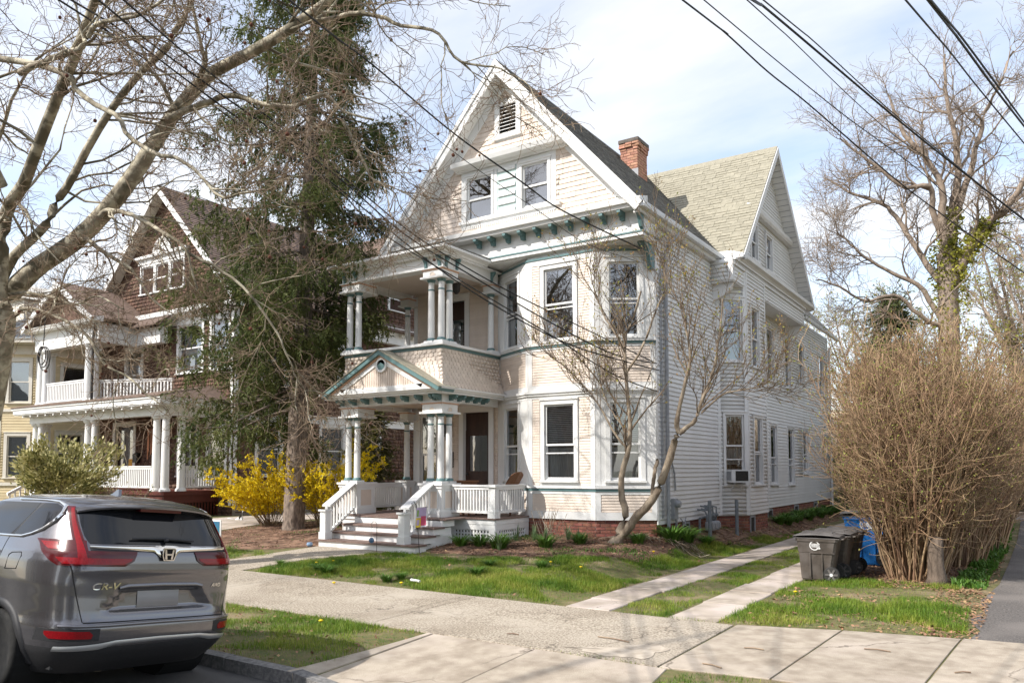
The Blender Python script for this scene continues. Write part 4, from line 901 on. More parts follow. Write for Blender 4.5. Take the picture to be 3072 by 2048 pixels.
b = MB(); b.box(XP0-.02, XP1+.02, YP-.02, 13.98, 4.861, 4.925); b.box(XP1-.3, XP1+.02, 13.981, 15.98, 4.861, 4.925); b.box(XP0-.02, XP0+.28, 13.981, 15.98, 4.861, 4.925); b.build('half_wall_teal_band', TEAL, house)
b = MB(); b.box(XP0-.09, XP1+.09, YP-.09, 14.0, 4.926, 4.985); b.box(XP1-.32, XP1+.09, 14.001, 15.95, 4.926, 4.985); b.box(XP0-.09, XP0+.3, 14.001, 15.95, 4.926, 4.985); b.build('half_wall_cap', W, house)
for x0, x1 in ((-11.6, -10.94), (-14.22, -13.58)):
    b = MB(); b.box(x0, x1, 13.66, 14.28, 4.986, 5.014); b.build('column_plinth', W, house)
b = MB(); b.box(XP0+.1, XP1-.1, 13.8, 16.04, 4.02, 4.08); b.build('upper_floor', DECK, house)
# upper porch beam, ceiling, roof
b = MB(); b.box(-14.2, -10.97, 13.68, 13.98, 6.74, 7.0); b.box(-11.25, -10.97, 13.981, 15.9, 6.74, 7.0); b.box(-14.2, -13.9, 13.981, 16.04, 6.74, 7.0); b.build('porch_beam', W, house)
b = MB(); b.box(-13.9, -11.25, 13.981, 16.04, 6.86, 6.9); b.build('porch_ceiling', PINKT, house)
b = MB(); b.box(-14.3, -10.85, 13.56, 15.9, 7.001, 7.03); b.build('porch_soffit', W, house)
crown(-14.25, -10.88, 13.58, 7.031, .13, .20, 15.25)
b = MB(); b.hexa([(-14.42, 13.40, 7.165), (-10.69, 13.40, 7.165), (-10.69, 15.24, 7.165), (-14.42, 15.24, 7.165), (-14.42, 13.40, 7.18), (-10.69, 13.40, 7.18), (-10.69, 15.24, 7.21), (-14.42, 15.24, 7.21)]); b.build('porch_roof', ROOFD, house)
def porch_bracket(x, y, ax):
    a = np.array([ax[0], ax[1], 0.]); s = np.array([-ax[1], ax[0], 0.]); pr = [(0, 0), (.13, 0), (.12, -.05), (.05, -.14), (.035, -.26), (0, -.26)]; b = MB(); b.prism([np.array([x, y, 7.0])+a*p+np.array([0, 0, q])-s*.03 for p, q in pr], s*.06); b.build('bracket', TEAL, house)
for x in (-14.1, -13.72, -11.46, -11.06): porch_bracket(x, 13.679, (0, -1))
for y in (13.78, 14.18, 15.6): porch_bracket(-10.969, y, (1, 0))
# pediment over the stairs
pk, pl, pr_, pz0, pz1, py = -12.48, -14.36, -10.66, 3.90, 4.86, 13.24
b = MB(); b.prism([(pl+.02, py+.06, pz0+.0), (pr_-.02, py+.06, pz0+.0), (pk, py+.06, pz1-.04)], (0, .4, 0)); ped = b.build('pediment', PINKT, house)
for k in range(46):
    x = pl+.4+k*.07; t = 1-abs(x-pk)/(pr_-pk); zt = pz0+.03+(pz1-.18-pz0)*t-.06
    if zt > pz0+.16 and x < pr_-.4:
        b = MB(); b.box(x, x+.058, py+.042, py+.059, pz0+.12, zt); b.build('beadboard', PINKT, ped)
def rakestrip(s, lo, hi, y0, y1, m, nm, fr=1.0):
    xe = pr_ if s > 0 else pl; d = np.array([xe-pk, 0, pz0-pz1]); L = np.linalg.norm(d); d /= L; L *= fr; nn = np.array([-d[2]*s, 0, d[0]*s]); nn = nn if nn[2] > 0 else -nn; t0 = np.array([pk, y0, pz1])
    kk = abs(1/nn[2]); b = MB(); b.prism([t0-np.array([0, 0, lo*kk]), t0+d*L-nn*lo, t0+d*L-nn*hi, t0-np.array([0, 0, hi*kk])], (0, y1-y0, 0)); b.build(nm, m, ped)
for s in (1, -1):
    rakestrip(s, -.01, .085, py-.07, py+.5, TEAL, 'teal_rake'); rakestrip(s, .087, .13, py-.01, py+.06, PEACH, 'peach_rake', .88); rakestrip(s, .132, .24, py+.02, py+.058, W, 'white_rake', .74); rakestrip(s, -.03, -.011, py-.09, py+.62, ROOFT, 'pediment_roof')
b = MB(); b.box(pl+.3, pr_-.3, py+.02, py+.058, pz0+.03, pz0+.12); b.build('pediment_base', W, ped)
b = MB(); cxm, czm = -12.46, 4.53
for i in range(24):
    a0, a1 = 2*math.pi*i/24, 2*math.pi*(i+1)/24; b.prism([(cxm+r*math.cos(a), py-.0, czm+r*math.sin(a)) for r, a in ((.125, a0), (.175, a0), (.175, a1), (.125, a1))], (0, .041, 0))
b.build('round_window_ring', W, ped)
b = MB(); b.prism([(cxm+.124*math.cos(2*math.pi*i/24), py+.02, czm+.124*math.sin(2*math.pi*i/24)) for i in range(24)], (0, .02, 0)); b.build('round_window', TEAL, ped)
# porch lamp
b = MB(); b.lathe(-11.6, 15.0, [(.02, 6.86), (.02, 6.7), (.09, 6.68), (.1, 6.64), (.085, 6.48), (.03, 6.42)], 10); tag(b.build('porch_lamp', IRON, None), 'small dark lantern hanging under the upper porch ceiling', 'lamp')
b = MB(); b.box(-12.72, -12.62, 15.92, 16.03, 2.95, 3.25); b.box(-12.74, -12.60, 15.90, 16.03, 3.25, 3.28); b.box(-12.69, -12.65, 15.95, 16.03, 2.86, 2.95); tag(b.build('wall_lantern', IRON, None), 'black wall lantern beside the dark front door of the cream house', 'lamp')
clap.done(); vin.done(); shin.done(); brk.done()
# ---------------------------------------------------------------- the brown house on the left
BSH = mat('brown_wood_shingle', (.15, .082, .056), (.09, .05, .036), 9, .85, .2, 60, rnd=.30, hue=.010, island=True)
BSHD = mat('dark_brown_wall', (.05, .024, .016), (.04, .02, .013), 4, .9)
BROOF = mat('brown_roof_shingle', (.20, .14, .11), (.14, .098, .078), 6, .9, .3, 60, rnd=.25, island=True)
OXRED = mat('oxblood_porch_paint', (.115, .025, .016), (.09, .02, .013), 5, .6)
CREAMT = mat('cream_trim_paint', (.72, .68, .60), (.64, .60, .52), 3, .5)
BX0, BX1, BY, BYB = -30.4, -22.1, 16.4, 32.0
bh = thing('brown_house', 'brown shingled house with white trim and a columned two level porch left of the spruce', 'house', (-26.2, 20, .5))
bs = Pieces('wall_shingle', bh, BSH, limit=290, rest='wall_shingle_run'); br = Pieces('roof_shingle', bh, BROOF, limit=200, rest='roof_shingle_run')
def part(nm, m, fn, par=None, **k): b = MB(); fn(b); return b.build(nm, m, par or bh, **k)
G = Frame((BX0, BY), (BX1, BY)); S = Frame((BX1, BY), (BX1, BYB)); ux = lambda x: x-BX0
AP, AZ_, sl2 = -26.25, 12.55, 1.0
def bspan(z):
    if z < 7.85: return (0, G.L)
    h = (AZ_-.15-z)/sl2; return (ux(AP)-h, ux(AP)+h) if h > .05 else None
gw = [(ux(-27.75), ux(-26.95), 8.72, 9.72), (ux(-26.8), ux(-26.0), 8.72, 9.72), (ux(-25.85), ux(-25.1), 8.72, 9.72)]
w2 = [(ux(-25.25), ux(-23.9), 5.55, 7.25), (ux(-23.35), ux(-22.4), 5.55, 7.25), (ux(-28.6), ux(-27.6), 4.75, 6.6)]
w1 = [(ux(-29.25), ux(-28.0), 1.45, 3.75), (ux(-25.1), ux(-24.1), 1.9, 3.8), (ux(-23.4), ux(-22.5), 1.9, 3.8)]
hs = [hole(*h) for h in gw+w2+w1]
wall(G, 0, G.L, .3, 7.8, hs, bh, BSHD, name='front_wall')
b = MB(); b.prism([(BX0-.3, BY+.02, 7.75), (BX1+.3, BY+.02, 7.75), (AP, BY+.02, AZ_-.12)], (0, .05, 0)); b.build('gable_wall', BSHD, bh)
siding(bs, G, bspan, .5, 12.3, .135, [(h[0]-.12, h[1]+.12, h[2]-.08, h[3]+.14) for h in gw+w2+w1], width=(.09, .26), t=.022, jit=.004)
sw1 = [(17.4-BY, 18.35-BY, 1.9, 3.72), (20.3-BY, 21.4-BY, 1.9, 3.68), (22.4-BY, 23.4-BY, 1.9, 3.7)]; sw2 = [(17.6-BY, 18.6-BY, 5.1, 6.8), (21.2-BY, 22.0-BY, 5.1, 6.8)]
wall(S, 0, S.L, .3, 7.9, [hole(*h) for h in sw1+sw2], bh, BSHD, name='side_wall')
siding(bs, S, (0, 13), .5, 7.8, .15, [(h[0]-.12, h[1]+.12, h[2]-.08, h[3]+.14) for h in sw1+sw2]+[(0, 13, 3.78, 4.06)], width=(.12, .3), t=.022)
wk = dict(cas=.13, m=W, head=.13)
for i, h in enumerate(gw): window(bh, G, *h, .0, meet=.5, cas=.08, head=.1)
for i, h in enumerate(w2): window(bh, G, *h, .0, meet=.5, curtain=(0, .55, .1, .9, CURT) if i == 0 else None, **wk)
for i, h in enumerate(w1[1:]): window(bh, G, *h, .0, meet=.47, **wk)
for h in sw1+sw2: window(bh, S, *h, .0, meet=.5, glass=GLASSD, **wk)
h = w1[0]
dr = part('double_door', DOORW, lambda b: (G.box(b, h[0], h[1], h[2], h[3], -.12, -.1), G.box(b, h[0]+.02, h[0]+.6, h[2]+.05, h[2]+.6, -.1, -.08), G.box(b, h[0]+.65, h[1]-.02, h[2]+.05, h[2]+.6, -.1, -.08)))
part('door_casing', W, lambda b: (G.box(b, h[0]-.16, h[0], h[2], h[3]+.16, 0, .04), G.box(b, h[1], h[1]+.16, h[2], h[3]+.16, 0, .04), G.box(b, h[0], h[1], h[3], h[3]+.16, 0, .04)), dr)
for a in (h[0]+.1, h[0]+.72):
    part('door_pane', GLASS, lambda b: b.quad(G.p(a, h[2]+.7, -.095), G.p(a+.42, h[2]+.7, -.095), G.p(a+.42, h[3]-.15, -.095), G.p(a, h[3]-.15, -.095)), dr)
part('window_hood', W, lambda b: (G.box(b, ux(-28.0), ux(-24.85), 9.84, 10.02, 0, .05), G.box(b, ux(-28.1), ux(-24.75), 10.02, 10.12, 0, .16)))
part('window_arch', W, lambda b: G.prism(b, [(ux(-26.42)+.62*math.cos(a), 10.12+.62*math.sin(a)) for a in np.linspace(0, math.pi, 13)], 0, .05))
# trim, cornice, rakes, roof
part('gable_cornice', W, lambda b: b.prism([(BX0-.5, BY, 7.5), (BX0-.5, BY-.3, 7.55), (BX0-.5, BY-.4, 7.62), (BX0-.5, BY-.42, 7.78), (BX0-.5, BY, 7.9)], (BX1-BX0+1.0, 0, 0)))
part('frieze_board', W, lambda b: G.box(b, ux(-26.5), G.L, 7.28, 7.5, .02, .05))
part('floor_band', W, lambda b: (S.box(b, 0, 13, 3.80, 4.04, 0, .05), S.box(b, 0, 13, 4.04, 4.09, 0, .1)))
part('corner_board', W, lambda b: (G.box(b, G.L-.13, G.L+.0, .9, 7.27, 0.024, .05), S.box(b, 0, .13, .9, 3.79, .024, .05), S.box(b, 0, .13, 4.1, 7.7, .024, .05)))
part('base_wall', MORTAR, lambda b: b.quad(S.p(0, .1, .0), S.p(S.L, .1, .0), S.p(S.L, .9, .03), S.p(0, .9, .03)))
RE = 4.75; rz = AZ_-sl2*RE; RF = BY-.42
def bslope(nm, pts, th=.1): 
    p = [np.array(q, float) for q in pts]; nn = np.cross(p[1]-p[0], p[2]-p[0]); nn /= np.linalg.norm(nn); nn = nn if nn[2] > 0 else -nn
    b = MB(); b.prism([q-nn*th for q in p], nn*th); return b.build(nm, BROOF, bh)
bslope('main_roof', [(AP, RF, AZ_), (AP+RE, RF, rz), (AP+RE, BYB, rz), (AP, BYB, AZ_)]); bslope('main_roof', [(AP, RF, AZ_), (AP-RE, RF, rz), (AP-RE, BYB, rz), (AP, BYB, AZ_)])
l2 = math.sqrt(2); roof_rows(br, np.array([AP+RE, RF, rz]), lambda s0: (0, 9), np.array([0, 1., 0]), np.array([-1, 0, 1])/l2, np.array([1, 0, 1])/l2, RE*l2, .15, .36, .016)
# its cross gable to the right
gY, gYF, gX = 25.2, 21.6, -21.5; gz0 = 8.35
bslope('cross_roof', [(AP, gYF, gz0), (gX, gYF, gz0), (gX, gY, AZ_-.1), (AP, gY, AZ_-.1)]); bslope('cross_roof', [(AP, 2*gY-gYF, gz0), (gX, 2*gY-gYF, gz0), (gX, gY, AZ_-.1), (AP, gY, AZ_-.1)])
gl = math.hypot(gY-gYF, AZ_-.1-gz0); gs = np.array([0, gY-gYF, AZ_-.1-gz0])/gl; gn = np.array([0, -gs[2], gs[1]])
roof_rows(br, np.array([AP, gYF, gz0]), lambda s0: (max(0, (AZ_-(gz0+gs[2]*s0))/sl2), gX-AP), np.array([1., 0, 0]), gs, gn, gl, .15, .36, .016)
CGF = Frame((gX-.35, gYF), (gX-.35, 2*gY-gYF)); cgw = (2.1, 3.2, 8.75, 9.7)
wall(CGF, 0.2, CGF.L-.2, 7.75, 8.75, [], bh, BSHD, name='cross_gable_wall')
part('cross_gable_wall', BSHD, lambda b: b.prism([(gX-.37, gYF+.2, 8.4), (gX-.37, 2*gY-gYF-.2, 8.4), (gX-.37, gY, AZ_-.3)], (-.05, 0, 0)))
def cspan(z): f = min(1, max(0, (AZ_-.35-z)/(AZ_-.35-8.5))); return (CGF.L/2-(CGF.L/2-.2)*f, CGF.L/2+(CGF.L/2-.2)*f) if f > .03 else None
siding(bs, CGF, cspan, 8.1, 12.0, .15, [(cgw[0]-.12, cgw[1]+.12, cgw[2]-.08, cgw[3]+.14)], width=(.12, .3), t=.022)
window(bh, CGF, *cgw, .02, meet=.5, cas=.12, depth=.1)
part('cross_gable_cornice', W, lambda b: (b.box(BX1, gX-.1, gYF+.1, 2*gY-gYF-.1, 7.78, 7.95), b.box(BX1, gX-.3, gYF+.2, 2*gY-gYF-.2, 7.3, 7.78)))
for k in range(9): part('cornice_block', CREAMT, lambda b: b.box(gX-.30, gX-.14, gYF+.5+k*.72, gYF+.72+k*.72, 7.62, 7.78))
br.done(); bs.done()
for s in (1, -1):
    d = np.array([s, 0, -sl2])/l2; u_ = np.array([s*sl2, 0, 1])/l2; top = np.array([AP, RF-.02, AZ_]); L = RE*l2
    part('rake_board', W, lambda b: b.prism([top, top+d*L, top+d*L-u_*.2, top-np.array([0, 0, .2*l2])], (0, .04, 0)))
    part('rake_soffit', CREAMT, lambda b: b.prism([top+(0, .05, -.14*l2), top+d*L-u_*.14+(0, .05, 0), top+d*L-u_*.17+(0, .05, 0), top+(0, .05, -.17*l2)], (0, .37, 0)))
# lower porch
PX0, PX1, PYF = -31.6, -22.75, 14.35
part('porch_floor', OXRED, lambda b: b.box(PX0, PX1, PYF, BY-.03, 1.28, 1.4)); part('porch_apron', OXRED, lambda b: (b.box(PX0+.05, PX1-.05, PYF+.05, PYF+.1, 1.02, 1.279), b.box(PX1-.1, PX1-.05, PYF+.1, BY-.03, 1.02, 1.279), b.box(PX1-.2, PX1-.05, PYF+.05, PYF+.2, .3, 1.02)))
for k in range(52): part('skirt_slat', OXRED, lambda b: b.box(PX1-1.2-k*.115, PX1-1.14-k*.115, PYF+.08, PYF+.10, .35, 1.019))
for k in range(16): part('skirt_slat', OXRED, lambda b: b.box(PX1-.09, PX1-.07, PYF+.25+k*.115, PYF+.31+k*.115, .35, 1.019))
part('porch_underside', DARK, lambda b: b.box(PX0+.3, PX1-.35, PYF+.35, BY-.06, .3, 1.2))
part('porch_beam', W, lambda b: (b.box(PX0, PX1, PYF, PYF+.28, 3.84, 4.14), b.box(PX1-.28, PX1, PYF+.281, BY-.03, 3.84, 4.14)))
part('porch_ceiling', CREAMT, lambda b: b.box(PX0+.05, PX1-.281, PYF+.281, BY-.03, 4.06, 4.11))
part('porch_soffit', W, lambda b: (b.box(PX0-.35, PX1+.35, PYF-.4, BY-.03, 4.141, 4.18), b.box(PX0-.38, PX1+.38, PYF-.43, BY-.03, 4.181, 4.34), b.box(PX0-.42, PX1+.42, PYF-.47, BY-.03, 4.341, 4.40)))
for k in range(16): part('rafter_end', W, lambda b: b.box(PX0+.2+k*.56, PX0+.28+k*.56, PYF-.36, PYF-.01, 4.06, 4.14))
part('porch_roof', BROOF, lambda b: b.hexa([(PX0-.45, PYF-.5, 4.401), (PX1+.45, PYF-.5, 4.401), (PX1+.45, BY-.02, 4.401), (PX0-.45, BY-.02, 4.401), (PX0-.45, PYF-.5, 4.44), (PX1+.45, PYF-.5, 4.44), (PX1-.4, BY-.02, 4.98), (PX0-.45, BY-.02, 4.98)]))
def bcol(x, y, z0, z1, r=.13):
    b = MB(); b.lathe(x, y, [(r*1.35, z0), (r*1.35, z0+.05), (r*1.1, z0+.1)]+[(r*(1-.17*t**1.5), z0+.1+(z1-z0-.22)*t) for t in np.linspace(0, 1, 6)]+[(r*1.05, z1-.1), (r*1.3, z1-.05), (r*1.3, z1)], 16); b.build('column', W, bh, smooth=True)
for x, y in ((-31.4, 14.5), (-31.0, 14.5), (-31.4, 14.9), (-27.65, 14.5), (-27.2, 14.5), (-23.45, 14.5), (-22.95, 14.5), (-22.92, 15.05)): bcol(x, y, 1.4, 3.84)
_h = house; house = bh
balustrade((-27.0, 14.5), (-23.65, 14.5), 1.50, 2.22, 30, bal=.05); balustrade((-22.92, 15.2), (-22.92, 16.35), 1.50, 2.22, 12, bal=.05); balustrade((-30.85, 14.5), (-29.6, 14.5), 1.5, 2.22, 12, bal=.05)
# steps with raked rails
for k in range(6): part('step', OXRED, lambda b: b.box(-29.4, -27.9, PYF-.28*(k+1), PYF-.28*k-.002, .2, 1.4-.17*(k+1)))
balustrade((-27.85, PYF-1.6), (-27.75, 14.4), .62, 1.3, 10, zb2=1.5, zt2=2.2); balustrade((-29.5, PYF-1.6), (-29.5, 14.4), .62, 1.3, 10, zb2=1.5, zt2=2.2)
# upper porch with its own little gable
UX0, UX1, UYF = -31.7, -27.15, 14.5
part('porch_beam', W, lambda b: (b.box(UX0, UX1, UYF, UYF+.28, 6.62, 7.3), b.box(UX1-.28, UX1, UYF+.281, BY-.03, 6.62, 7.3), b.box(-27.148, -25.5, BY-.6, BY-.32, 6.62, 7.2)))
part('porch_ceiling', CREAMT, lambda b: b.box(UX0, UX1-.281, UYF+.281, BY-.03, 6.9, 6.95))
part('porch_cornice', W, lambda b: b.prism([(UX0-.3, UYF, 7.301), (UX0-.3, UYF-.3, 7.32), (UX0-.3, UYF-.36, 7.45), (UX0-.3, UYF, 7.5)], (UX1-UX0+.6, 0, 0)))
for x, y in ((-31.5, 14.65), (-31.1, 14.65), (-31.5, 15.05), (-28.05, 14.65), (-27.6, 14.65)): bcol(x, y, 4.55, 6.62)
balustrade((-30.95, 14.65), (-28.2, 14.65), 4.62, 5.36, 24, bal=.05); balustrade((-27.55, 14.8), (-24.8, 15.9), 4.62, 5.3, 22, bal=.05)
house = _h
ax_ = (UX0+UX1)/2; az_ = 9.0; ex_, ez_ = UX1+.3, 7.42
bslope('porch_roof', [(ax_, UYF-.4, az_), (ex_, UYF-.4, ez_), (ex_, BY+1.5, ez_), (ax_, BY+1.5, az_)], .08); bslope('porch_roof', [(ax_, UYF-.4, az_), (UX0-.3, UYF-.4, ez_), (UX0-.3, BY+1.5, ez_), (ax_, BY+1.5, az_)], .08)
part('porch_pediment', BSH, lambda b: b.prism([(UX0+.1, UYF-.02, 7.48), (UX1-.1, UYF-.02, 7.48), (ax_, UYF-.02, 8.8)], (0, .1, 0)))
for s in (1, -1):
    d = np.array([s*(ex_-ax_), 0, ez_-az_]); L = np.linalg.norm(d); d /= L; u_ = np.array([-d[2]*s, 0, d[0]*s]); top = np.array([ax_, UYF-.44, az_])
    part('rake_board', W, lambda b: b.prism([top, top+d*L, top+d*L-u_*.2, top-np.array([0, 0, .2/u_[2]])], (0, .045, 0)))
part('downspout', IRON, lambda b: b.tube([(-27.3, 14.45, 7.3), (-27.35, 14.42, 6.8), (-27.35, 14.42, 4.3)], .05, 8))
part('gable_side_eave', BROOF, lambda b: b.prism([(-27.0, BY-.9, 7.2), (-25.3, BY-.9, 7.2), (-25.3, BY-.02, 7.75), (-27.0, BY-.02, 7.75)], (0, 0, .06)))
# small things on the brown porch
for nm, x, z in (('mailbox', -29.75, 2.55), ('mailbox', -27.65, 2.5)):
    b = MB(); b.box(x-.13, x+.13, BY-.17, BY-.03, z-.14, z+.16); b.prism([(x-.14, BY-.18, z+.161), (x-.14, BY-.03, z+.161), (x-.14, BY-.03, z+.24)], (.28, 0, 0)); tag(b.build(nm, IRON, None), 'black wall mailbox left of the brown front door' if x < -28 else 'black wall mailbox right of the brown front door', 'mailbox')
COPPER = mat('copper_tube', (.32, .14, .08), None, rough=.35, metal=.8)
b = MB(); b.lathe(-24.6, 15.0, [(.12, 3.42), (.13, 3.44), (.12, 3.46)], 12); b.tube([(-24.6, 15, 3.46), (-24.6, 15, 3.66)], .006, 4)
for k, L in enumerate((.75, .9, .8, .95, .7)):
    a = 2*math.pi*k/5; x, y = -24.6+.09*math.cos(a), 15+.09*math.sin(a); b.tube([(x, y, 3.40), (x, y, 3.40-L)], .022, 8)
tag(b.build('wind_chime', COPPER, None), 'long copper wind chime hanging from the brown house porch', 'wind chime')
YP_ = mat('yellow_paper', (.62, .45, .06), (.6, .2, .05), 14, .7); b = MB(); b.box(-28.45, -28.2, BY+.070, BY+.074, 1.95, 2.5); tag(b.build('paper_notice', YP_, None), 'yellow notice stuck on the double door of the brown house', 'notice')
# ---------------------------------------------------------------- yellow house further left
YEL = mat('yellow_clapboard_paint', (.64, .53, .33), (.59, .48, .29), 3, .6, rnd=.05, island=True); SLATE = mat('blue_grey_slate', (.055, .06, .068), (.08, .085, .09), 6, .8, .2, 40, rnd=.3, island=True)
yh = thing('yellow_house', 'pale yellow clapboard house with a slate roof at the left edge', 'house', (-38, 18, .5))
yc = Pieces('clapboard', yh, YEL, rest='clapboard_run')
F1 = Frame((-37.2, 14.9), (-35.4, 14.9)); F2 = Frame((-35.4, 14.9), (-34.2, 15.8)); F0 = Frame((-38.4, 15.8), (-37.2, 14.9)); FSd = Frame((-34.2, 15.8), (-34.2, 27)); F3 = Frame((-46, 15.8), (-38.4, 15.8))
for F, ho in ((F0, [(.35, 1.1, 1.8, 3.5), (.35, 1.1, 4.9, 6.6)]), (F1, [(.45, 1.35, 1.8, 3.5), (.45, 1.35, 4.9, 6.6)]), (F2, [(.35, 1.15, 1.8, 3.5), (.35, 1.15, 4.9, 6.6)]), (FSd, [(.85, 1.85, 2.0, 3.6), (1.0, 1.95, 5.0, 6.5), (4.2, 5.1, 2.0, 3.6)]), (F3, [])):
    wall(F, 0, F.L, .3, 7.3, [hole(*h) for h in ho], yh, YEL, name='house_wall')
    siding(yc, F, (0.08, min(F.L, 7)-.08), .7, 7.2, .115, [(h[0]-.14, h[1]+.14, h[2]-.1, h[3]+.17) for h in ho], t=.02)
    for h in ho: window(yh, F, *h, 0, m=CREAMT, cas=.13, head=.14, meet=.5, blind=(.02, .98, BLIND))
    part('corner_board', CREAMT, lambda b: (F.box(b, 0, .08, .6, 7.2, 0, .03), F.box(b, F.L-.08, F.L, .6, 7.2, 0, .03)), yh)
    part('belt_course', CREAMT, lambda b: (F.box(b, 0, F.L, 1.45, 1.58, .024, .06), F.box(b, 0, F.L, 4.5, 4.62, .024, .06), F.box(b, 0, F.L, 6.9, 7.29, .024, .05)), yh)
yc.done()
part('eave', CREAMT, lambda b: b.poly_z([(-46, 15.2), (-38.6, 15.2), (-37.4, 14.3), (-35.1, 14.3), (-33.6, 15.3), (-33.6, 27), (-46, 27)], 7.3, 7.48), yh)
b = MB(); b.v = [(-46, 15.2, 7.49), (-38.6, 15.2, 7.49), (-37.4, 14.25, 7.49), (-35.1, 14.25, 7.49), (-33.55, 15.25, 7.49), (-33.55, 27, 7.49), (-39, 20.5, 11.2), (-39, 27, 11.2), (-46, 20.5, 11.2)]
b.f = [(0, 1, 6, 8), (1, 2, 6), (2, 3, 6), (3, 4, 6), (4, 5, 7, 6)]; b.build('slate_roof', SLATE, yh)
sr = Pieces('slate', yh, SLATE, limit=160, rest='slate_run')
def plane_rows(P, a, b_, top, ex, w):
    a, b_, top = (np.array(q, float) for q in (a, b_, top)); u = b_-a; L = np.linalg.norm(u); u /= L; s = (top-a)-u*((top-a)@u); H = np.linalg.norm(s); s /= H; nn = np.cross(u, s); nn = nn if nn[2] > 0 else -nn; tu = (top-a)@u
    roof_rows(P, a, lambda q: (tu*q/H, L+(tu-L)*q/H), u, s, nn, H, ex, w, .016)
plane_rows(sr, (-37.4, 14.25, 7.5), (-35.1, 14.25, 7.5), (-39, 20.5, 11.21), .2, .3); plane_rows(sr, (-35.1, 14.25, 7.5), (-33.55, 15.25, 7.5), (-39, 20.5, 11.21), .2, .3); plane_rows(sr, (-33.55, 15.25, 7.5), (-33.55, 27, 7.5), (-39, 20.5, 11.21), .2, .3); plane_rows(sr, (-38.6, 15.2, 7.5), (-37.4, 14.25, 7.5), (-39, 20.5, 11.21), .2, .3)
sr.done()
# a dormer
part('dormer', CREAMT, lambda b: (b.box(-38.5, -37.0, 16.4, 18.5, 8.4, 9.7), b.prism([(-38.8, 16.2, 9.7), (-36.7, 16.2, 9.7), (-37.75, 16.2, 10.5)], (0, 4, 0))), yh)
# ---------------------------------------------------------------- garage in the back yard
TANW = mat('tan_stucco', (.50, .41, .30), (.44, .36, .26), 3, .85, .1, 40)
ga = thing('garage', 'tan garage with an open dark bay behind the white house', 'garage', (-3, 41, .2))
part('garage_wall', TANW, lambda b: (b.box(-8.3, -7.2, 38.5, 38.8, .1, 2.45), b.box(-2.4, -2.0, 38.5, 38.8, .1, 2.45), b.box(-8.3, 2.8, 38.5, 38.8, 2.45, 3.1), b.box(2.4, 2.8, 38.5, 38.8, .1, 2.45), b.box(-8.3, -8.0, 38.8, 44, .1, 3.1), b.box(2.5, 2.8, 38.8, 44, .1, 3.1), b.box(-8, 2.5, 43.7, 44, .1, 3.1)), ga)
part('door_header', CREAMT, lambda b: b.box(-7.3, 2.5, 38.42, 38.49, 2.32, 2.5), ga)
part('roof', mat('tan_garage_roof', (.46, .38, .28), (.4, .33, .24), 3, .9, .2, 30), lambda b: b.add([(-8.7, 38.1, 3.1), (3.2, 38.1, 3.1), (3.2, 44.4, 3.1), (-8.7, 44.4, 3.1), (-8.7, 41.2, 5.0), (3.2, 41.2, 5.0)], [(0, 1, 5, 4), (2, 3, 4, 5), (0, 4, 3), (1, 2, 5), (0, 3, 2, 1)]), ga)
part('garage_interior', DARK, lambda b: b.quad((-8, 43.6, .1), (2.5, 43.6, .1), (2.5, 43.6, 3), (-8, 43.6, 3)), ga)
part('garage_post', CREAMT, lambda b: b.box(-6.0, -5.85, 38.6, 38.75, .2, 2.3), ga)
# ---------------------------------------------------------------- the parked car (local axes: x ahead, y left, z up)
PAINT = mat('dark_grey_metallic_paint', (.15, .147, .158), (.165, .16, .17), 300, .24, 0, 0, metal=.8, spec=.5, coat=1.0)
PLAST = mat('black_car_plastic', (.022, .022, .024), (.03, .03, .032), 60, .55, .1, 300)
TYRE = mat('tyre_rubber', (.011, .011, .011), (.024, .023, .021), 14, .85, .2, 80)
CHROME = mat('chrome', (.78, .76, .72), None, rough=.08, metal=1.0)
SILVER = mat('silver_trim', (.52, .53, .53), None, rough=.35, metal=.7)
TINT = mat('tinted_car_glass', (.008, .009, .011), None, rough=.02, spec=.5)
REDL = mat('red_lamp_lens', (.30, .004, .008), (.16, .002, .005), 40, .2, 0, 0, spec=.3, coat=.25, stretch=(1, 12, 1))
REDD = mat('dark_red_lamp_lens', (.07, .004, .006), None, rough=.15, coat=.3)
GAPM = mat('panel_gap', (.008, .008, .008), None, rough=.9)
RIMM = mat('alloy_rim', (.42, .42, .43), None, rough=.3, metal=.85)
MUFF = mat('dusty_exhaust_metal', (.34, .29, .22), (.2, .17, .13), 8, .5, metal=.5)
rho = math.radians(5.5)
car = thing('parked_car', 'dark grey compact SUV parked at the kerb seen from behind', 'car', (-7.4, 4.01, .14))
car.matrix_world = Matrix(((-1, 0, 0, -7.4), (0, -math.cos(rho), math.sin(rho), 4.01), (0, math.sin(rho), math.cos(rho), .14), (0, 0, 0, 1)))
def cpart(nm, me, par=None, label=None):
    o = bpy.data.objects.new(nm, me); COL.objects.link(o); o.parent = par or car
    if label: o['label'] = label
    return o
ZT_ = np.array([.20, .30, .40, .50, .60, .66, .72, .85, .95, 1.05, 1.12, 1.20, 1.27, 1.35, 1.45, 1.55, 1.62, 1.66, 1.69])
WT_ = np.array([.80, .85, .895, .915, .922, .915, .915, .92, .925, .925, .922, .905, .88, .85, .812, .77, .725, .655, .49])
RT_ = np.array([.70, .84, .93, .965, .97, .945, .935, .925, .925, .935, .945, .935, .90, .845, .77, .70, .64, .56, .42])
FT_ = np.array([3.2, 3.45, 3.55, 3.58, 3.58, 3.56, 3.55, 3.5, 3.42, 3.2, 2.75, 2.2, 1.95, 1.75, 1.5, 1.25, .98, .72, .45])
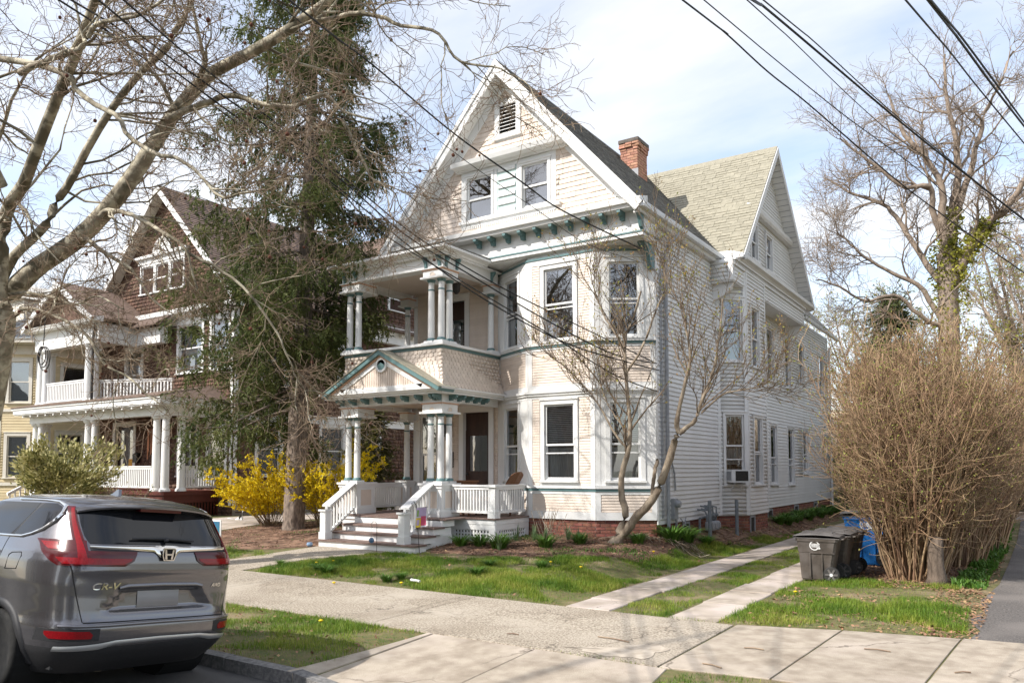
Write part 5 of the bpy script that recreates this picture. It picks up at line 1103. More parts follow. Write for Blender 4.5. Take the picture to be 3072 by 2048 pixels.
NT_ = np.array([6, 6, 6, 6, 6, 6, 6, 6, 6, 5.6, 5.4, 5.2, 5.0, 5.0, 5.0, 5.0, 4.6, 4.0, 3.2])
def ci(a, z):
    # smooth interpolation
    return float(np.interp(z, ZT_, a))
def cc(z): return .95-.55*float(np.clip((z-1.1)/.5, 0, 1))
def S(t, z):
    w, xr, xf, n, c = ci(WT_, z), ci(RT_, z), ci(FT_, z), ci(NT_, z), cc(z)
    ct, st_ = math.cos(t), math.sin(t); a = (xr+c) if ct >= 0 else (xf-c); e = n if ct >= 0 else 3.2
    x = c-math.copysign(abs(ct)**(2/e), ct)*a; y = math.copysign(abs(st_)**(2/e), st_)*w
    if ct > 0:
        u = abs(y)/(.50-.85*(z-.74)); m = max(0, min(1, (1-u)/.10))*max(0, min(1, (z-.71)/.03))*max(0, min(1, (.915-z)/.02))
        m2 = max(0, min(1, (1-abs(y)/.80)/.1))*max(0, 1-abs(z-1.06)/.07)**2
        x += .06*m*m*(3-2*m)-.014*m2
        if abs(y) > .7 and z < .95: pass
    return np.array([x, y, z])
def t_y(y, z): n, w = ci(NT_, z), ci(WT_, z); return math.copysign(math.asin(min(1, abs(y)/w)**(n/2)), y)
def t_x(x, z, side=1):
    n, c, a = ci(NT_, z), cc(z), ci(RT_, z)+cc(z)
    if x <= c: return side*math.acos(min(1, max(0, (c-x)/a))**(n/2))
    a = ci(FT_, z)-c; return side*(math.pi-math.acos(min(1, (x-c)/a)**(3.2/2)))
def Sn(t, z):
    e = 1e-3; a = S(t+e, z)-S(t-e, z); b_ = S(t, z+.006)-S(t, z-.006); n = np.cross(a, b_); n /= np.linalg.norm(n)+1e-12
    p = S(t, z)-np.array([cc(z), 0, z]); return n if n@p > 0 else -n
NTT = 220; zs = np.concatenate([np.linspace(.20, .62, 15), np.linspace(.64, 1.24, 30), np.linspace(1.26, 1.69, 24)])
# angles spread evenly in arc length at the belt
tt = np.linspace(0, 2*math.pi, 6001); PP = np.array([S(t, .95) for t in tt]); al = np.concatenate([[0], np.cumsum(np.linalg.norm(np.diff(PP, axis=0), axis=1))]); ts = np.interp(np.linspace(0, al[-1], NTT+1)[:-1], al, tt)
V = np.array([S(t, z) for z in zs for t in ts]); Q = []
for i in range(len(zs)-1):
    for k in range(NTT):
        q = (i*NTT+k, i*NTT+(k+1) % NTT, (i+1)*NTT+(k+1) % NTT, (i+1)*NTT+k); c_ = V[list(q)].mean(0)
        if abs(c_[1]) > .66 and any((c_[0]-x)**2+(c_[2]-.34)**2 < .385**2 for x in (0, 2.66)): continue
        Q.append(q)
# roof cap
nb = len(V); cap = []
for f, dz in ((.8, .012), (.5, .022), (.2, .027)):
    for t in ts: p = S(t, 1.69); c0 = np.array([.02, 0, 1.69]); cap.append(c0+(p-c0)*f+np.array([0, 0, dz]))
V = np.concatenate([V, cap, [[.02, 0, 1.718]]]); L0 = (len(zs)-1)*NTT
for r in range(3):
    a0 = L0 if r == 0 else nb+(r-1)*NTT; b0 = nb+r*NTT
    for k in range(NTT): Q.append((a0+k, a0+(k+1) % NTT, b0+(k+1) % NTT, b0+k))
T = [(nb+2*NTT+k, nb+2*NTT+(k+1) % NTT, len(V)-1) for k in range(NTT)]
Qa = np.array(Q); mi = np.concatenate([np.where(V[Qa].mean(1)[:, 2] < .43, 1, 0), np.zeros(len(T), int)])
cpart('body', npmesh('body', V, Qa, T, mats=[PAINT, PLAST], mi=mi, smooth=True))
b = MB(); b.box(-.62, 3.3, -.74, .74, .24, .5); cpart('underbody', b.mesh('underbody', PLAST))
b = MB(); b.tube([(-.66, .35, .27), (-.58, .35, .27), (-.53, .1, .27), (-.53, -.35, .28)], .085, 10); b.tube([(-.62, .42, .27), (-.5, .42, .27)], .035, 10); cpart('muffler', b.mesh('muffler', MUFF, True))
def patch(nm, rows, m, off=.006, nx=14, ny=10, par=None, edge=True, smooth=True):
    zz = [r[0] for r in rows]; V = []
    for i in range(ny+1):
        z = zz[0]+(zz[-1]-zz[0])*i/ny; a, c = np.interp(z, zz, [r[1] for r in rows]), np.interp(z, zz, [r[2] for r in rows])
        for k in range(nx+1): t = a+(c-a)*k/nx; V.append(S(t, z)+Sn(t, z)*off)
    n1 = nx+1; F = [(i*n1+k, i*n1+k+1, (i+1)*n1+k+1, (i+1)*n1+k) for i in range(ny) for k in range(nx)]
    if edge:
        rim = [k for k in range(n1)]+[i*n1+nx for i in range(1, ny+1)]+[ny*n1+k for k in range(nx-1, -1, -1)]+[i*n1 for i in range(ny-1, 0, -1)]; b0 = len(V)
        for r in rim:
            i, k = divmod(r, n1); z = zz[0]+(zz[-1]-zz[0])*i/ny; a, c = np.interp(z, zz, [q[1] for q in rows]), np.interp(z, zz, [q[2] for q in rows]); t = a+(c-a)*k/nx; V.append(S(t, z)-Sn(t, z)*.006)
        for j in range(len(rim)): F.append((rim[j], rim[(j+1) % len(rim)], b0+(j+1) % len(rim), b0+j))
    b = MB(); b.v = [tuple(v) for v in V]; b.f = F; return cpart(nm, b.mesh(nm, m, smooth), par)
def cols(nm, pts, m, off, nyy=4, par=None, n=60):
    """strip along the tail: (y, z low, z high) control points"""
    ys = [p[0] for p in pts]; V = []
    for k in range(n+1):
        y = ys[0]+(ys[-1]-ys[0])*k/n; a, c = np.interp(y, ys, [p[1] for p in pts]), np.interp(y, ys, [p[2] for p in pts])
        for i in range(nyy+1):
            z = a+(c-a)*i/nyy; t = t_y(y, z); bul = off*(.45+.55*math.sin(math.pi*i/nyy)); V.append(S(t, z)+Sn(t, z)*bul)
    n1 = nyy+1; b = MB(); b.v = [tuple(v) for v in V]; b.f = [(k*n1+i, (k+1)*n1+i, (k+1)*n1+i+1, k*n1+i+1) for k in range(n) for i in range(nyy)]
    return cpart(nm, b.mesh(nm, m, 'all'), par)
yr = lambda z, a, c: (z, t_y(a, z), t_y(c, z))
# tailgate glass, shut lines
tg = patch('rear_window', [yr(1.285, .64, -.64), yr(1.33, .66, -.66), yr(1.45, .66, -.66), yr(1.575, .635, -.635)], TINT, .005, 30, 10)
for s in (1, -1):
    patch('panel_gap', [(.645, t_y(s*.665, .645), t_y(s*.672, .645)), (.80, t_y(s*.70, .80), t_y(s*.707, .80)), (.95, t_y(s*.735, .95), t_y(s*.742, .95)), (1.12, t_y(s*.765, 1.12), t_y(s*.772, 1.12))], GAPM, .0012, 1, 24, edge=False)
cols('panel_gap', [(-.665, .637, .647), (.665, .637, .647)], GAPM, .0015)
# lamps
def xs_(z, a, x, s): return (z, t_y(s*a, z), t_x(x, z, s))
for s in (1, -1):
    hs_ = patch('tail_lamp', [xs_(1.10, .385, -.70, s), xs_(1.14, .31, -.60, s), xs_(1.20, .285, -.50, s), xs_(1.222, .28, -.47, s)], REDD, .010, 40, 8, edge=True)
    patch('lamp_outer', [xs_(1.223, .66, -.47, s), xs_(1.27, .66, -.42, s), xs_(1.305, .655, -.36, s)], REDD, .010, 24, 6, par=hs_)
    patch('lamp_column', [(1.306, t_y(s*.668, 1.306), t_y(s*.728, 1.306)), (1.45, t_y(s*.668, 1.45), t_y(s*.712, 1.45)), (1.585, t_y(s*.645, 1.585), t_y(s*.68, 1.585))], REDD, .010, 8, 14, par=hs_)
    patch('lamp_lens', [xs_(1.115, .40, -.74, s), xs_(1.14, .34, -.70, s), xs_(1.165, .32, -.66, s)], REDL, .0135, 40, 4, par=hs_)
    patch('lamp_lens', [(1.166, t_y(s*.67, 1.166), t_y(s*.725, 1.166)), (1.30, t_y(s*.682, 1.30), t_y(s*.715, 1.30)), (1.45, t_y(s*.678, 1.45), t_y(s*.70, 1.45)), (1.57, t_y(s*.655, 1.57), t_y(s*.670, 1.57))], REDL, .0135, 6, 18, par=hs_)
    patch('lamp_lens', [xs_(1.225, .79, -.56, s), xs_(1.25, .80, -.50, s), xs_(1.285, .79, -.43, s)], REDL, .0135, 10, 4, par=hs_)
    patch('reflector', [yr(.515, s*.60, s*.83), yr(.55, s*.59, s*.85), yr(.575, s*.62, s*.85)], REDL, .008, 10, 4)
    patch('bumper_inset', [yr(.495, s*.54, s*.875), yr(.595, s*.54, s*.875)], PLAST, .003, 12, 5)
cols('chrome_bar', [(-.645, 1.245, 1.268), (-.3, 1.232, 1.27), (-.12, 1.222, 1.272), (-.085, 1.19, 1.274), (-.05, 1.165, 1.275), (.05, 1.165, 1.275), (.085, 1.19, 1.274), (.12, 1.222, 1.272), (.3, 1.232, 1.27), (.645, 1.245, 1.268)], CHROME, .022, 5, n=90)
cols('tailgate_garnish', [(-.645, 1.224, 1.244), (.645, 1.224, 1.244)], PLAST, .008)
cols('plate_brow', [(-.40, .90, .93), (-.33, .912, .95), (0, .918, .957), (.33, .912, .95), (.40, .90, .93)], PAINT, .016)
cols('plate', [(-.20, .745, .885), (.20, .745, .885)], mat('blank_grey_plate', (.20, .20, .22), (.24, .24, .26), 3, .3, metal=.4, coat=.4), .008)
cols('skid_strip', [(-.80, .41, .452), (-.52, .425, .475), (-.40, .455, .492), (0, .46, .498), (.40, .455, .492), (.52, .425, .475), (.80, .41, .452)], SILVER, .014)
cols('bumper_ledge', [(-.80, .60, .628), (0, .605, .633), (.80, .60, .628)], PAINT, .018)
# spoiler
b = MB(); n = 30; prof = [(-.40, 1.655), (-.58, 1.652), (-.74, 1.635), (-.79, 1.615), (-.785, 1.60), (-.64, 1.57), (-.56, 1.57)]
for k in range(n+1):
    y = -.665+1.33*k/n; u = abs(y)/.665
    for x, z in prof: b.v.append((x+.13*u**2.4+.05*u**8, y, z-.035*u**2-.03*u**6))
for k in range(n):
    for i in range(6): b.f.append((k*7+i, (k+1)*7+i, (k+1)*7+i+1, k*7+i+1))
b.f += [tuple(range(7)), tuple(n*7+i for i in range(6, -1, -1))]; sp = cpart('roof_spoiler', b.mesh('roof_spoiler', PAINT, True))
b = MB(); b.box(-.775, -.70, -.2, .2, 1.572, 1.598); cpart('high_brake_lamp', b.mesh('high_brake_lamp', REDD), sp)
b = MB(); w0 = [S(t_y(y, z), z)+Sn(t_y(y, z), z)*.03 for y, z in ((.0, 1.30), (.12, 1.315), (.3, 1.315))]; w1_ = [S(t_y(y, z), z)+Sn(t_y(y, z), z)*.025 for y, z in ((-.28, 1.31), (0, 1.325), (.32, 1.322))]
b.tube(w1_, [.010, .016, .009], 6); b.tube([w1_[1]+np.array([-.01, 0, 0]), w0[0]], .02, 8); cpart('wiper', b.mesh('wiper', PLAST, True))
b = MB(); b.prism([(.18, .012, 1.70), (-.06, .016, 1.70), (-.05, .012, 1.735), (-.035, .005, 1.775), (-.015, .004, 1.778), (.06, .008, 1.735)], (0, -.03, 0)); cpart('roof_fin', b.mesh('roof_fin', PAINT))
# emblem and lettering
ex0 = S(0, 1.20)[0]-.026
b = MB(); pl_ = [(.062, .045), (.066, -.01), (.05, -.055), (-.05, -.055), (-.066, -.01), (-.062, .045), (-.05, .055), (.05, .055)]; b.prism([(ex0, y, 1.205+z) for y, z in pl_], (-.008, 0, 0)); em = cpart('emblem', b.mesh('emblem', GAPM))
b = MB(); q = ex0-.0085
def bar_(p): b.prism([(q, y, 1.205+z) for y, z in p], (-.006, 0, 0))
for s in (1, -1): bar_([(s*.046, .043), (s*.030, .043), (s*.017, -.042), (s*.036, -.042)])
bar_([(.024, .006), (-.024, .006), (-.022, -.008), (.022, -.008)]); cpart('emblem_letter', b.mesh('emblem_letter', CHROME), em)
b = MB()
for i in range(8):
    (y0_, z0_), (y1_, z1_) = pl_[i], pl_[(i+1) % 8]; b.prism([(q+.002, y0_, 1.205+z0_), (q+.002, y1_, 1.205+z1_), (q+.002, y1_*.87, 1.205+z1_*.87), (q+.002, y0_*.87, 1.205+z0_*.87)], (-.008, 0, 0))
cpart('emblem_rim', b.mesh('emblem_rim', CHROME), em)
def lettering(txt, y0, y1, z, m, name='lettering'):
    cu = bpy.data.curves.new(name, 'FONT'); cu.body = txt; cu.size = 1; cu.extrude = .03; cu.offset = .022; cu.shear = .25; o = bpy.data.objects.new(name, cu); COL.objects.link(o)
    dg = bpy.context.evaluated_depsgraph_get(); me = bpy.data.meshes.new_from_object(o.evaluated_get(dg)); bpy.data.objects.remove(o)
    n = len(me.vertices); co = np.empty(n*3, np.float32); me.vertices.foreach_get('co', co); co = co.reshape(-1, 3); w = co[:, 0].max()-co[:, 0].min(); k = abs(y1-y0)/w; hh = co[:, 1].max()
    P = np.zeros_like(co); sz = .055 if txt != 'AWD' else .034
    P[:, 1] = y0-(co[:, 0]-co[:, 0].min())*k; P[:, 2] = z+co[:, 1]/hh*sz
    for i in range(n): P[i, 0] = S(t_y(float(P[i, 1]), float(P[i, 2])), float(P[i, 2]))[0]-.004-max(0, co[i, 2])*.12
    me.vertices.foreach_set('co', P.ravel()); me.materials.clear(); me.materials.append(m); me.update(); return cpart(name, me)
lettering('CR-V', .62, .39, .91, CHROME); lettering('AWD', -.50, -.61, .905, CHROME)
# side glass, chrome, handle, fuel flap, arches, cladding
for s in (1, -1):
    xr_ = lambda z, a, c: (z, t_x(a, z, s), t_x(c, z, s))
    qw = [xr_(1.325, .04, -.12), xr_(1.38, -.01, -.33), xr_(1.46, -.06, -.43), xr_(1.53, -.11, -.455), xr_(1.58, -.15, -.42), xr_(1.605, -.17, -.33)]
    sw_ = patch('side_window', qw, TINT, .004, 16, 12); patch('side_window', [xr_(1.315, 1.05, .10), xr_(1.605, .95, -.10)], TINT, .004, 14, 8); patch('side_window', [xr_(1.315, 2.0, 1.12), xr_(1.50, 1.5, 1.05), xr_(1.60, 1.15, 1.02)], TINT, .004, 14, 8)
    patch('window_pillar', [xr_(1.315, .098, .045), xr_(1.605, -.102, -.168)], PLAST, .003, 3, 8)
    line = [(1.9, 1.30), (1.0, 1.303), (.1, 1.308), (-.12, 1.312), (-.25, 1.34), (-.37, 1.385), (-.455, 1.455), (-.485, 1.525), (-.45, 1.585), (-.35, 1.618), (-.15, 1.628), (.3, 1.628), (.9, 1.622)]
    b = MB(); b.tube([S(t_x(x, z, s), z)+Sn(t_x(x, z, s), z)*.006 for x, z in line], [.012]*5+[.016, .02, .022, .018, .012, .011, .011, .011], 8); cpart('window_chrome', b.mesh('window_chrome', CHROME, True))
    b = MB(); b.tube([S(t_x(x, 1.17, s), 1.17)+Sn(t_x(x, 1.17, s), 1.17)*o_ for x, o_ in ((.40, .0), (.37, .035), (.22, .035), (.18, .0))], [.012, .016, .016, .012], 8); cpart('door_handle', b.mesh('door_handle', CHROME, True))
    for z0_, x0_, z1_, x1_ in ((1.02, .08, 1.30, .085), (.5, .52, 1.02, .08), (.45, 1.08, 1.30, 1.08)):
        patch('panel_gap', [xr_(z0_, x0_, x0_+.007), xr_(z1_, x1_, x1_+.007)], GAPM, .0012, 1, 14, edge=False)
    if s == 1:
        fl = [(-.02, 1.03), (-.20, 1.04), (-.24, 1.15), (-.22, 1.18), (-.08, 1.17), (-.04, 1.15)]; b = MB(); b.tube([S(t_x(x, z, s), z)+Sn(t_x(x, z, s), z)*.0005 for x, z in fl+fl[:1]], .004, 5); cpart('fuel_flap', b.mesh('fuel_flap', GAPM))
    for ax in (0, 2.66):
        b = MB(); n = 26
        for k in range(n+1):
            a = math.radians(-8+196*k/n)
            for r, o_ in ((.372, -.05), (.372, .008), (.40, .016), (.44, .012), (.448, -.004)):
                x, z = ax+r*math.cos(a), .34+r*math.sin(a); z = max(z, .21); p = S(t_x(x, z, s), z)+Sn(t_x(x, z, s), z)*o_; b.v.append(tuple(p))
        b.f = [(k*5+i, (k+1)*5+i, (k+1)*5+i+1, k*5+i+1) for k in range(n) for i in range(4)]; cpart('wheel_arch', b.mesh('wheel_arch', PLAST, 'all'))
        b = MB(); b.lathe(0, 0, [(.395, .50), (.395, .91)], 28); b.f = b.f[:-1]; b.v = [(ax+x, s*z, .34+y) for x, y, z in b.v]; cpart('wheel_well', b.mesh('wheel_well', GAPM))
# wheels
R_ = .345
def wheel_meshes():
    t = MB(); t.lathe(0, 0, [(.235, -.10), (.27, -.112), (.31, -.115), (.335, -.105), (.345, -.085), (.345, .085), (.335, .105), (.31, .115), (.27, .112), (.235, .10)], 48)
    g = MB()
    for k in range(60):
        a = 2*math.pi*k/60
        for y0_ in (-.08, -.03, .02): 
            pts = [(R_+.004)*np.array([math.cos(a+d), math.sin(a+d), 0]) for d in (0, .05)]; g.hexa([(*pts[0][:2], y0_), (*pts[1][:2], y0_+.012), (*pts[1][:2], y0_+.05), (*pts[0][:2], y0_+.038)]+[(*(p*.97)[:2], z) for p, z in ((pts[0], y0_), (pts[1], y0_+.012), (pts[1], y0_+.05), (pts[0], y0_+.038))])
    r = MB(); r.lathe(0, 0, [(.15, -.06), (.236, -.07), (.236, .095), (.228, .10), (.215, .085), (.205, .02), (.05, .0), (.05, -.05)], 40)
    h = MB(); h.lathe(0, 0, [(.001, .085), (.03, .085), (.05, .078), (.06, .05), (.06, .0)], 20)
    sp_ = MB()
    for k in range(5):
        for d in (-.16, .16):
            a = 2*math.pi*k/5; ca, sa = math.cos(a), math.sin(a); c2, s2 = math.cos(a+d), math.sin(a+d); w = .016; tx, ty = -sa, ca
            p0, p1 = np.array([ca*.05, sa*.05]), np.array([c2*.22, s2*.22]); o_ = np.array([tx, ty])*w
            sp_.hexa([(*(p0-o_), .055), (*(p0+o_), .055), (*(p1+o_), .06), (*(p1-o_), .06), (*(p0-o_), .082), (*(p0+o_), .082), (*(p1+o_*.8), .092), (*(p1-o_*.8), .092)])
    return [('tyre', t.mesh('tyre', TYRE, True)), ('tread', g.mesh('tread', TYRE)), ('rim', r.mesh('rim', PLAST, True)), ('hub', h.mesh('hub', RIMM, True)), ('spokes', sp_.mesh('spokes', RIMM))]
wms = wheel_meshes()
for ax in (0, 2.66):
    for s in (1, -1):
        w = bpy.data.objects.new('wheel', wms[0][1]); COL.objects.link(w); w.parent = car
        w.matrix_local = Matrix(((1, 0, 0, ax), (0, 0, s, s*.80), (0, 1, 0, R_), (0, 0, 0, 1)))
        for nm, me in wms[1:]:
            o = bpy.data.objects.new(nm, me); COL.objects.link(o); o.parent = w
            if nm in ('tread', 'spokes'): o['kind'] = 'stuff'
# measured coordinates of limbs, stems and cables (world metres)
SYC = [([(-16.51, 6.3, 1.17), (-16.12, 6.3, 2.15), (-15.66, 6.3, 3.05), (-15.39, 6.3, 3.76), (-15.19, 6.3, 4.4), (-15.1, 6.3, 4.93)], 0.33, 0.26), ([(-15.12, 6.3, 5.11), (-14.89, 6.2, 5.9), (-14.52, 6.1, 6.55), (-13.73, 6.0, 6.81), (-13.15, 5.9, 7.14), (-12.24, 5.8, 7.86), (-11.58, 5.7, 8.19), (-11.15, 5.6, 8.41), (-10.65, 5.5, 8.67), (-10.11, 5.4, 8.99), (-9.72, 5.3, 9.61), (-9.27, 5.2, 10.34)], 0.125, 0.035), ([(-15.26, 6.4, 5.57), (-15.01, 6.46, 5.93), (-14.5, 6.51, 6.16), (-14.06, 6.57, 6.41), (-13.97, 6.63, 6.73), (-13.63, 6.69, 7.04), (-13.01, 6.74, 7.68), (-12.41, 6.8, 8.19), (-11.74, 6.86, 8.58), (-11.18, 6.91, 8.79), (-11.12, 6.97, 9.03), (-10.94, 7.03, 9.25), (-10.8, 7.09, 9.55), (-10.53, 7.14, 10.3), (-10.47, 7.2, 11.31)], 0.088, 0.032), ([(-15.4, 6.4, 4.92), (-15.37, 6.53, 5.25), (-15.03, 6.66, 5.57), (-14.7, 6.79, 5.82), (-13.95, 6.92, 6.08), (-13.29, 7.05, 6.47), (-12.66, 7.18, 6.99), (-12.27, 7.31, 7.5), (-11.93, 7.44, 7.98), (-11.59, 7.56, 8.36), (-11.1, 7.69, 8.71), (-10.53, 7.82, 8.85), (-9.67, 7.95, 9.04), (-9.3, 8.08, 9.25), (-9.1, 8.21, 9.43), (-8.79, 8.34, 9.67), (-8.2, 8.47, 9.96), (-7.36, 8.6, 10.08)], 0.195, 0.045), ([(-13.46, 5.2, 8.49), (-13.0, 5.29, 8.43), (-12.1, 5.38, 8.13), (-11.32, 5.48, 7.78), (-11.29, 5.57, 7.66), (-10.88, 5.66, 7.34), (-10.45, 5.75, 7.09), (-10.26, 5.85, 6.76), (-9.68, 5.94, 6.38), (-9.41, 6.03, 6.31), (-9.1, 6.12, 6.09), (-8.74, 6.22, 5.67), (-8.5, 6.31, 5.68), (-8.02, 6.4, 5.65)], 0.055, 0.015), ([(-11.63, 7.3, 7.93), (-11.4, 7.42, 8.03), (-10.98, 7.54, 8.06), (-10.56, 7.67, 8.1), (-9.97, 7.79, 7.86), (-9.41, 7.91, 7.69), (-9.04, 8.03, 7.78), (-8.84, 8.16, 7.77), (-8.63, 8.28, 7.52), (-8.1, 8.4, 7.29)], 0.062, 0.016), ([(-11.65, 5.0, 7.71), (-11.23, 5.07, 7.75), (-10.63, 5.13, 7.7), (-10.3, 5.2, 7.72), (-10.25, 5.27, 7.91), (-10.09, 5.33, 8.0), (-9.73, 5.4, 7.94), (-9.33, 5.47, 7.93), (-9.07, 5.53, 8.02), (-8.8, 5.6, 8.26)], 0.05, 0.015), ([(-9.16, 8.1, 9.25), (-9.25, 8.29, 9.32), (-8.4, 8.47, 9.28), (-7.88, 8.66, 9.02), (-7.27, 8.84, 8.76), (-7.05, 9.03, 8.35), (-6.54, 9.21, 8.17), (-6.2, 9.4, 7.97)], 0.045, 0.01), ([(-12.99, 6.9, 6.4), (-12.89, 6.96, 6.51), (-12.36, 7.02, 6.36), (-12.05, 7.09, 6.21), (-11.48, 7.15, 5.9), (-11.13, 7.21, 5.65), (-11.01, 7.28, 5.5), (-10.95, 7.34, 5.23), (-10.88, 7.4, 4.95)], 0.05, 0.012), ([(-15.07, 6.4, 4.76), (-14.68, 6.49, 4.94), (-14.18, 6.58, 4.81), (-13.52, 6.67, 4.55), (-13.02, 6.76, 4.3), (-12.65, 6.84, 3.82), (-12.04, 6.93, 3.55), (-11.68, 7.02, 3.26), (-11.39, 7.11, 3.07), (-11.34, 7.2, 2.97)], 0.04, 0.01), ([(-15.23, 6.4, 5.21), (-14.82, 6.52, 5.24), (-14.02, 6.64, 5.12), (-13.39, 6.76, 4.91), (-12.87, 6.88, 4.91), (-12.27, 7.0, 4.67)], 0.04, 0.01), ([(-8.55, 8.2, 7.46), (-8.47, 8.35, 7.16), (-8.25, 8.5, 6.64), (-8.12, 8.65, 6.45), (-7.98, 8.8, 6.31)], 0.03, 0.008), ([(-11.1, 7.3, 5.56), (-10.71, 7.52, 5.33), (-10.32, 7.73, 5.05), (-9.93, 7.95, 4.51), (-9.71, 8.17, 4.04), (-9.64, 8.38, 3.63), (-9.64, 8.6, 3.38)], 0.03, 0.008), ([(-15.28, 6.3, 7.21), (-15.02, 5.85, 7.84), (-14.87, 5.4, 8.92), (-14.27, 4.95, 9.92), (-13.47, 4.5, 10.7)], 0.13, 0.05)]
MAG = [([(-7.26, 14.75, 0.52), (-7.12, 14.74, 0.82), (-6.94, 14.72, 1.16), (-7.03, 14.71, 1.5), (-7.02, 14.7, 2.0), (-6.87, 14.68, 2.46), (-6.83, 14.67, 2.84), (-6.81, 14.65, 3.12), (-6.89, 14.64, 4.05), (-6.9, 14.63, 4.84), (-6.69, 14.61, 5.25), (-6.51, 14.6, 5.78)], 0.085, 0.02), ([(-7.25, 14.8, 0.52), (-6.95, 14.78, 0.83), (-6.72, 14.77, 1.1), (-6.38, 14.75, 1.42), (-6.11, 14.73, 1.85), (-5.88, 14.72, 2.48), (-5.74, 14.7, 2.83)], 0.1, 0.065), ([(-5.74, 14.7, 2.83), (-5.78, 14.66, 3.05), (-5.66, 14.62, 3.51), (-5.45, 14.58, 4.24), (-5.48, 14.54, 4.77), (-5.54, 14.5, 5.43)], 0.055, 0.015), ([(-5.74, 14.7, 2.8), (-5.6, 14.73, 2.9), (-5.39, 14.77, 3.04), (-5.25, 14.8, 3.39), (-5.0, 14.83, 4.02), (-4.9, 14.87, 4.69), (-4.8, 14.9, 5.42)], 0.055, 0.014), ([(-5.31, 14.8, 3.19), (-4.9, 14.87, 3.55), (-4.52, 14.93, 3.61), (-4.19, 15.0, 3.64)], 0.022, 0.008), ([(-6.36, 14.75, 1.46), (-6.35, 14.75, 1.83), (-6.31, 14.75, 2.07), (-6.27, 14.75, 2.25)], 0.042, 0.034), ([(-6.89, 14.7, 2.55), (-7.15, 14.6, 2.9), (-7.56, 14.5, 3.62), (-8.14, 14.4, 4.25), (-8.5, 14.3, 4.52)], 0.03, 0.008), ([(-6.87, 14.6, 4.05), (-6.45, 14.6, 4.66), (-6.22, 14.6, 5.26), (-6.0, 14.6, 5.78), (-6.03, 14.6, 6.33)], 0.03, 0.008), ([(-6.88, 14.6, 4.63), (-7.26, 14.57, 5.23), (-7.48, 14.53, 5.82), (-7.61, 14.5, 6.41)], 0.025, 0.007), ([(-6.84, 14.7, 2.84), (-7.25, 14.67, 3.4), (-7.47, 14.63, 3.91), (-7.92, 14.6, 4.44)], 0.02, 0.006)]
BARE = [([(-2.11, 30.0, 2.71), (-2.05, 30.0, 5.54), (-2.01, 30.0, 7.83), (-2.03, 30.0, 9.45)], 0.36, 0.3), ([(-2.03, 30.0, 9.45), (-2.05, 29.83, 10.81), (-2.11, 29.67, 11.7), (-2.57, 29.5, 12.8), (-3.09, 29.33, 13.69), (-3.31, 29.17, 14.51), (-3.53, 29.0, 15.21)], 0.15, 0.03), ([(-1.99, 30.0, 9.22), (-1.87, 30.07, 10.84), (-1.64, 30.14, 11.99), (-1.65, 30.21, 13.07), (-1.61, 30.29, 13.91), (-1.81, 30.36, 15.06), (-1.84, 30.43, 16.18), (-1.72, 30.5, 16.78)], 0.16, 0.03), ([(-1.89, 30.0, 8.39), (-1.42, 30.0, 9.36), (-0.91, 30.0, 10.07), (-0.42, 30.0, 10.66), (0.16, 30.0, 11.34), (0.64, 30.0, 12.23)], 0.19, 0.06), ([(-1.96, 30.0, 9.44), (-2.35, 29.75, 10.84), (-2.5, 29.5, 11.73), (-3.29, 29.25, 11.82), (-4.08, 29.0, 12.61), (-4.88, 28.75, 13.31), (-5.27, 28.5, 13.68)], 0.12, 0.025), ([(-2.01, 30.0, 7.83), (-2.6, 29.8, 9.26), (-3.36, 29.6, 10.87), (-3.95, 29.4, 11.64), (-4.77, 29.2, 12.11), (-5.61, 29.0, 12.83)], 0.12, 0.025), ([(-2.04, 30.0, 6.69), (-2.82, 29.6, 8.09), (-3.58, 29.2, 8.58), (-4.35, 28.8, 9.19), (-4.91, 28.4, 9.88), (-5.2, 28.0, 10.18)], 0.1, 0.02), ([(-1.79, 30.0, 10.11), (-1.36, 30.2, 11.71), (-1.03, 30.4, 12.99), (-0.71, 30.6, 14.15), (-0.2, 30.8, 15.15), (0.12, 31.0, 16.09)], 0.13, 0.03), ([(-2.0, 30.0, 6.91), (-2.63, 29.4, 7.11), (-3.44, 28.8, 8.02), (-4.29, 28.2, 7.79), (-5.01, 27.6, 8.22), (-5.63, 27.0, 8.52)], 0.09, 0.02)]
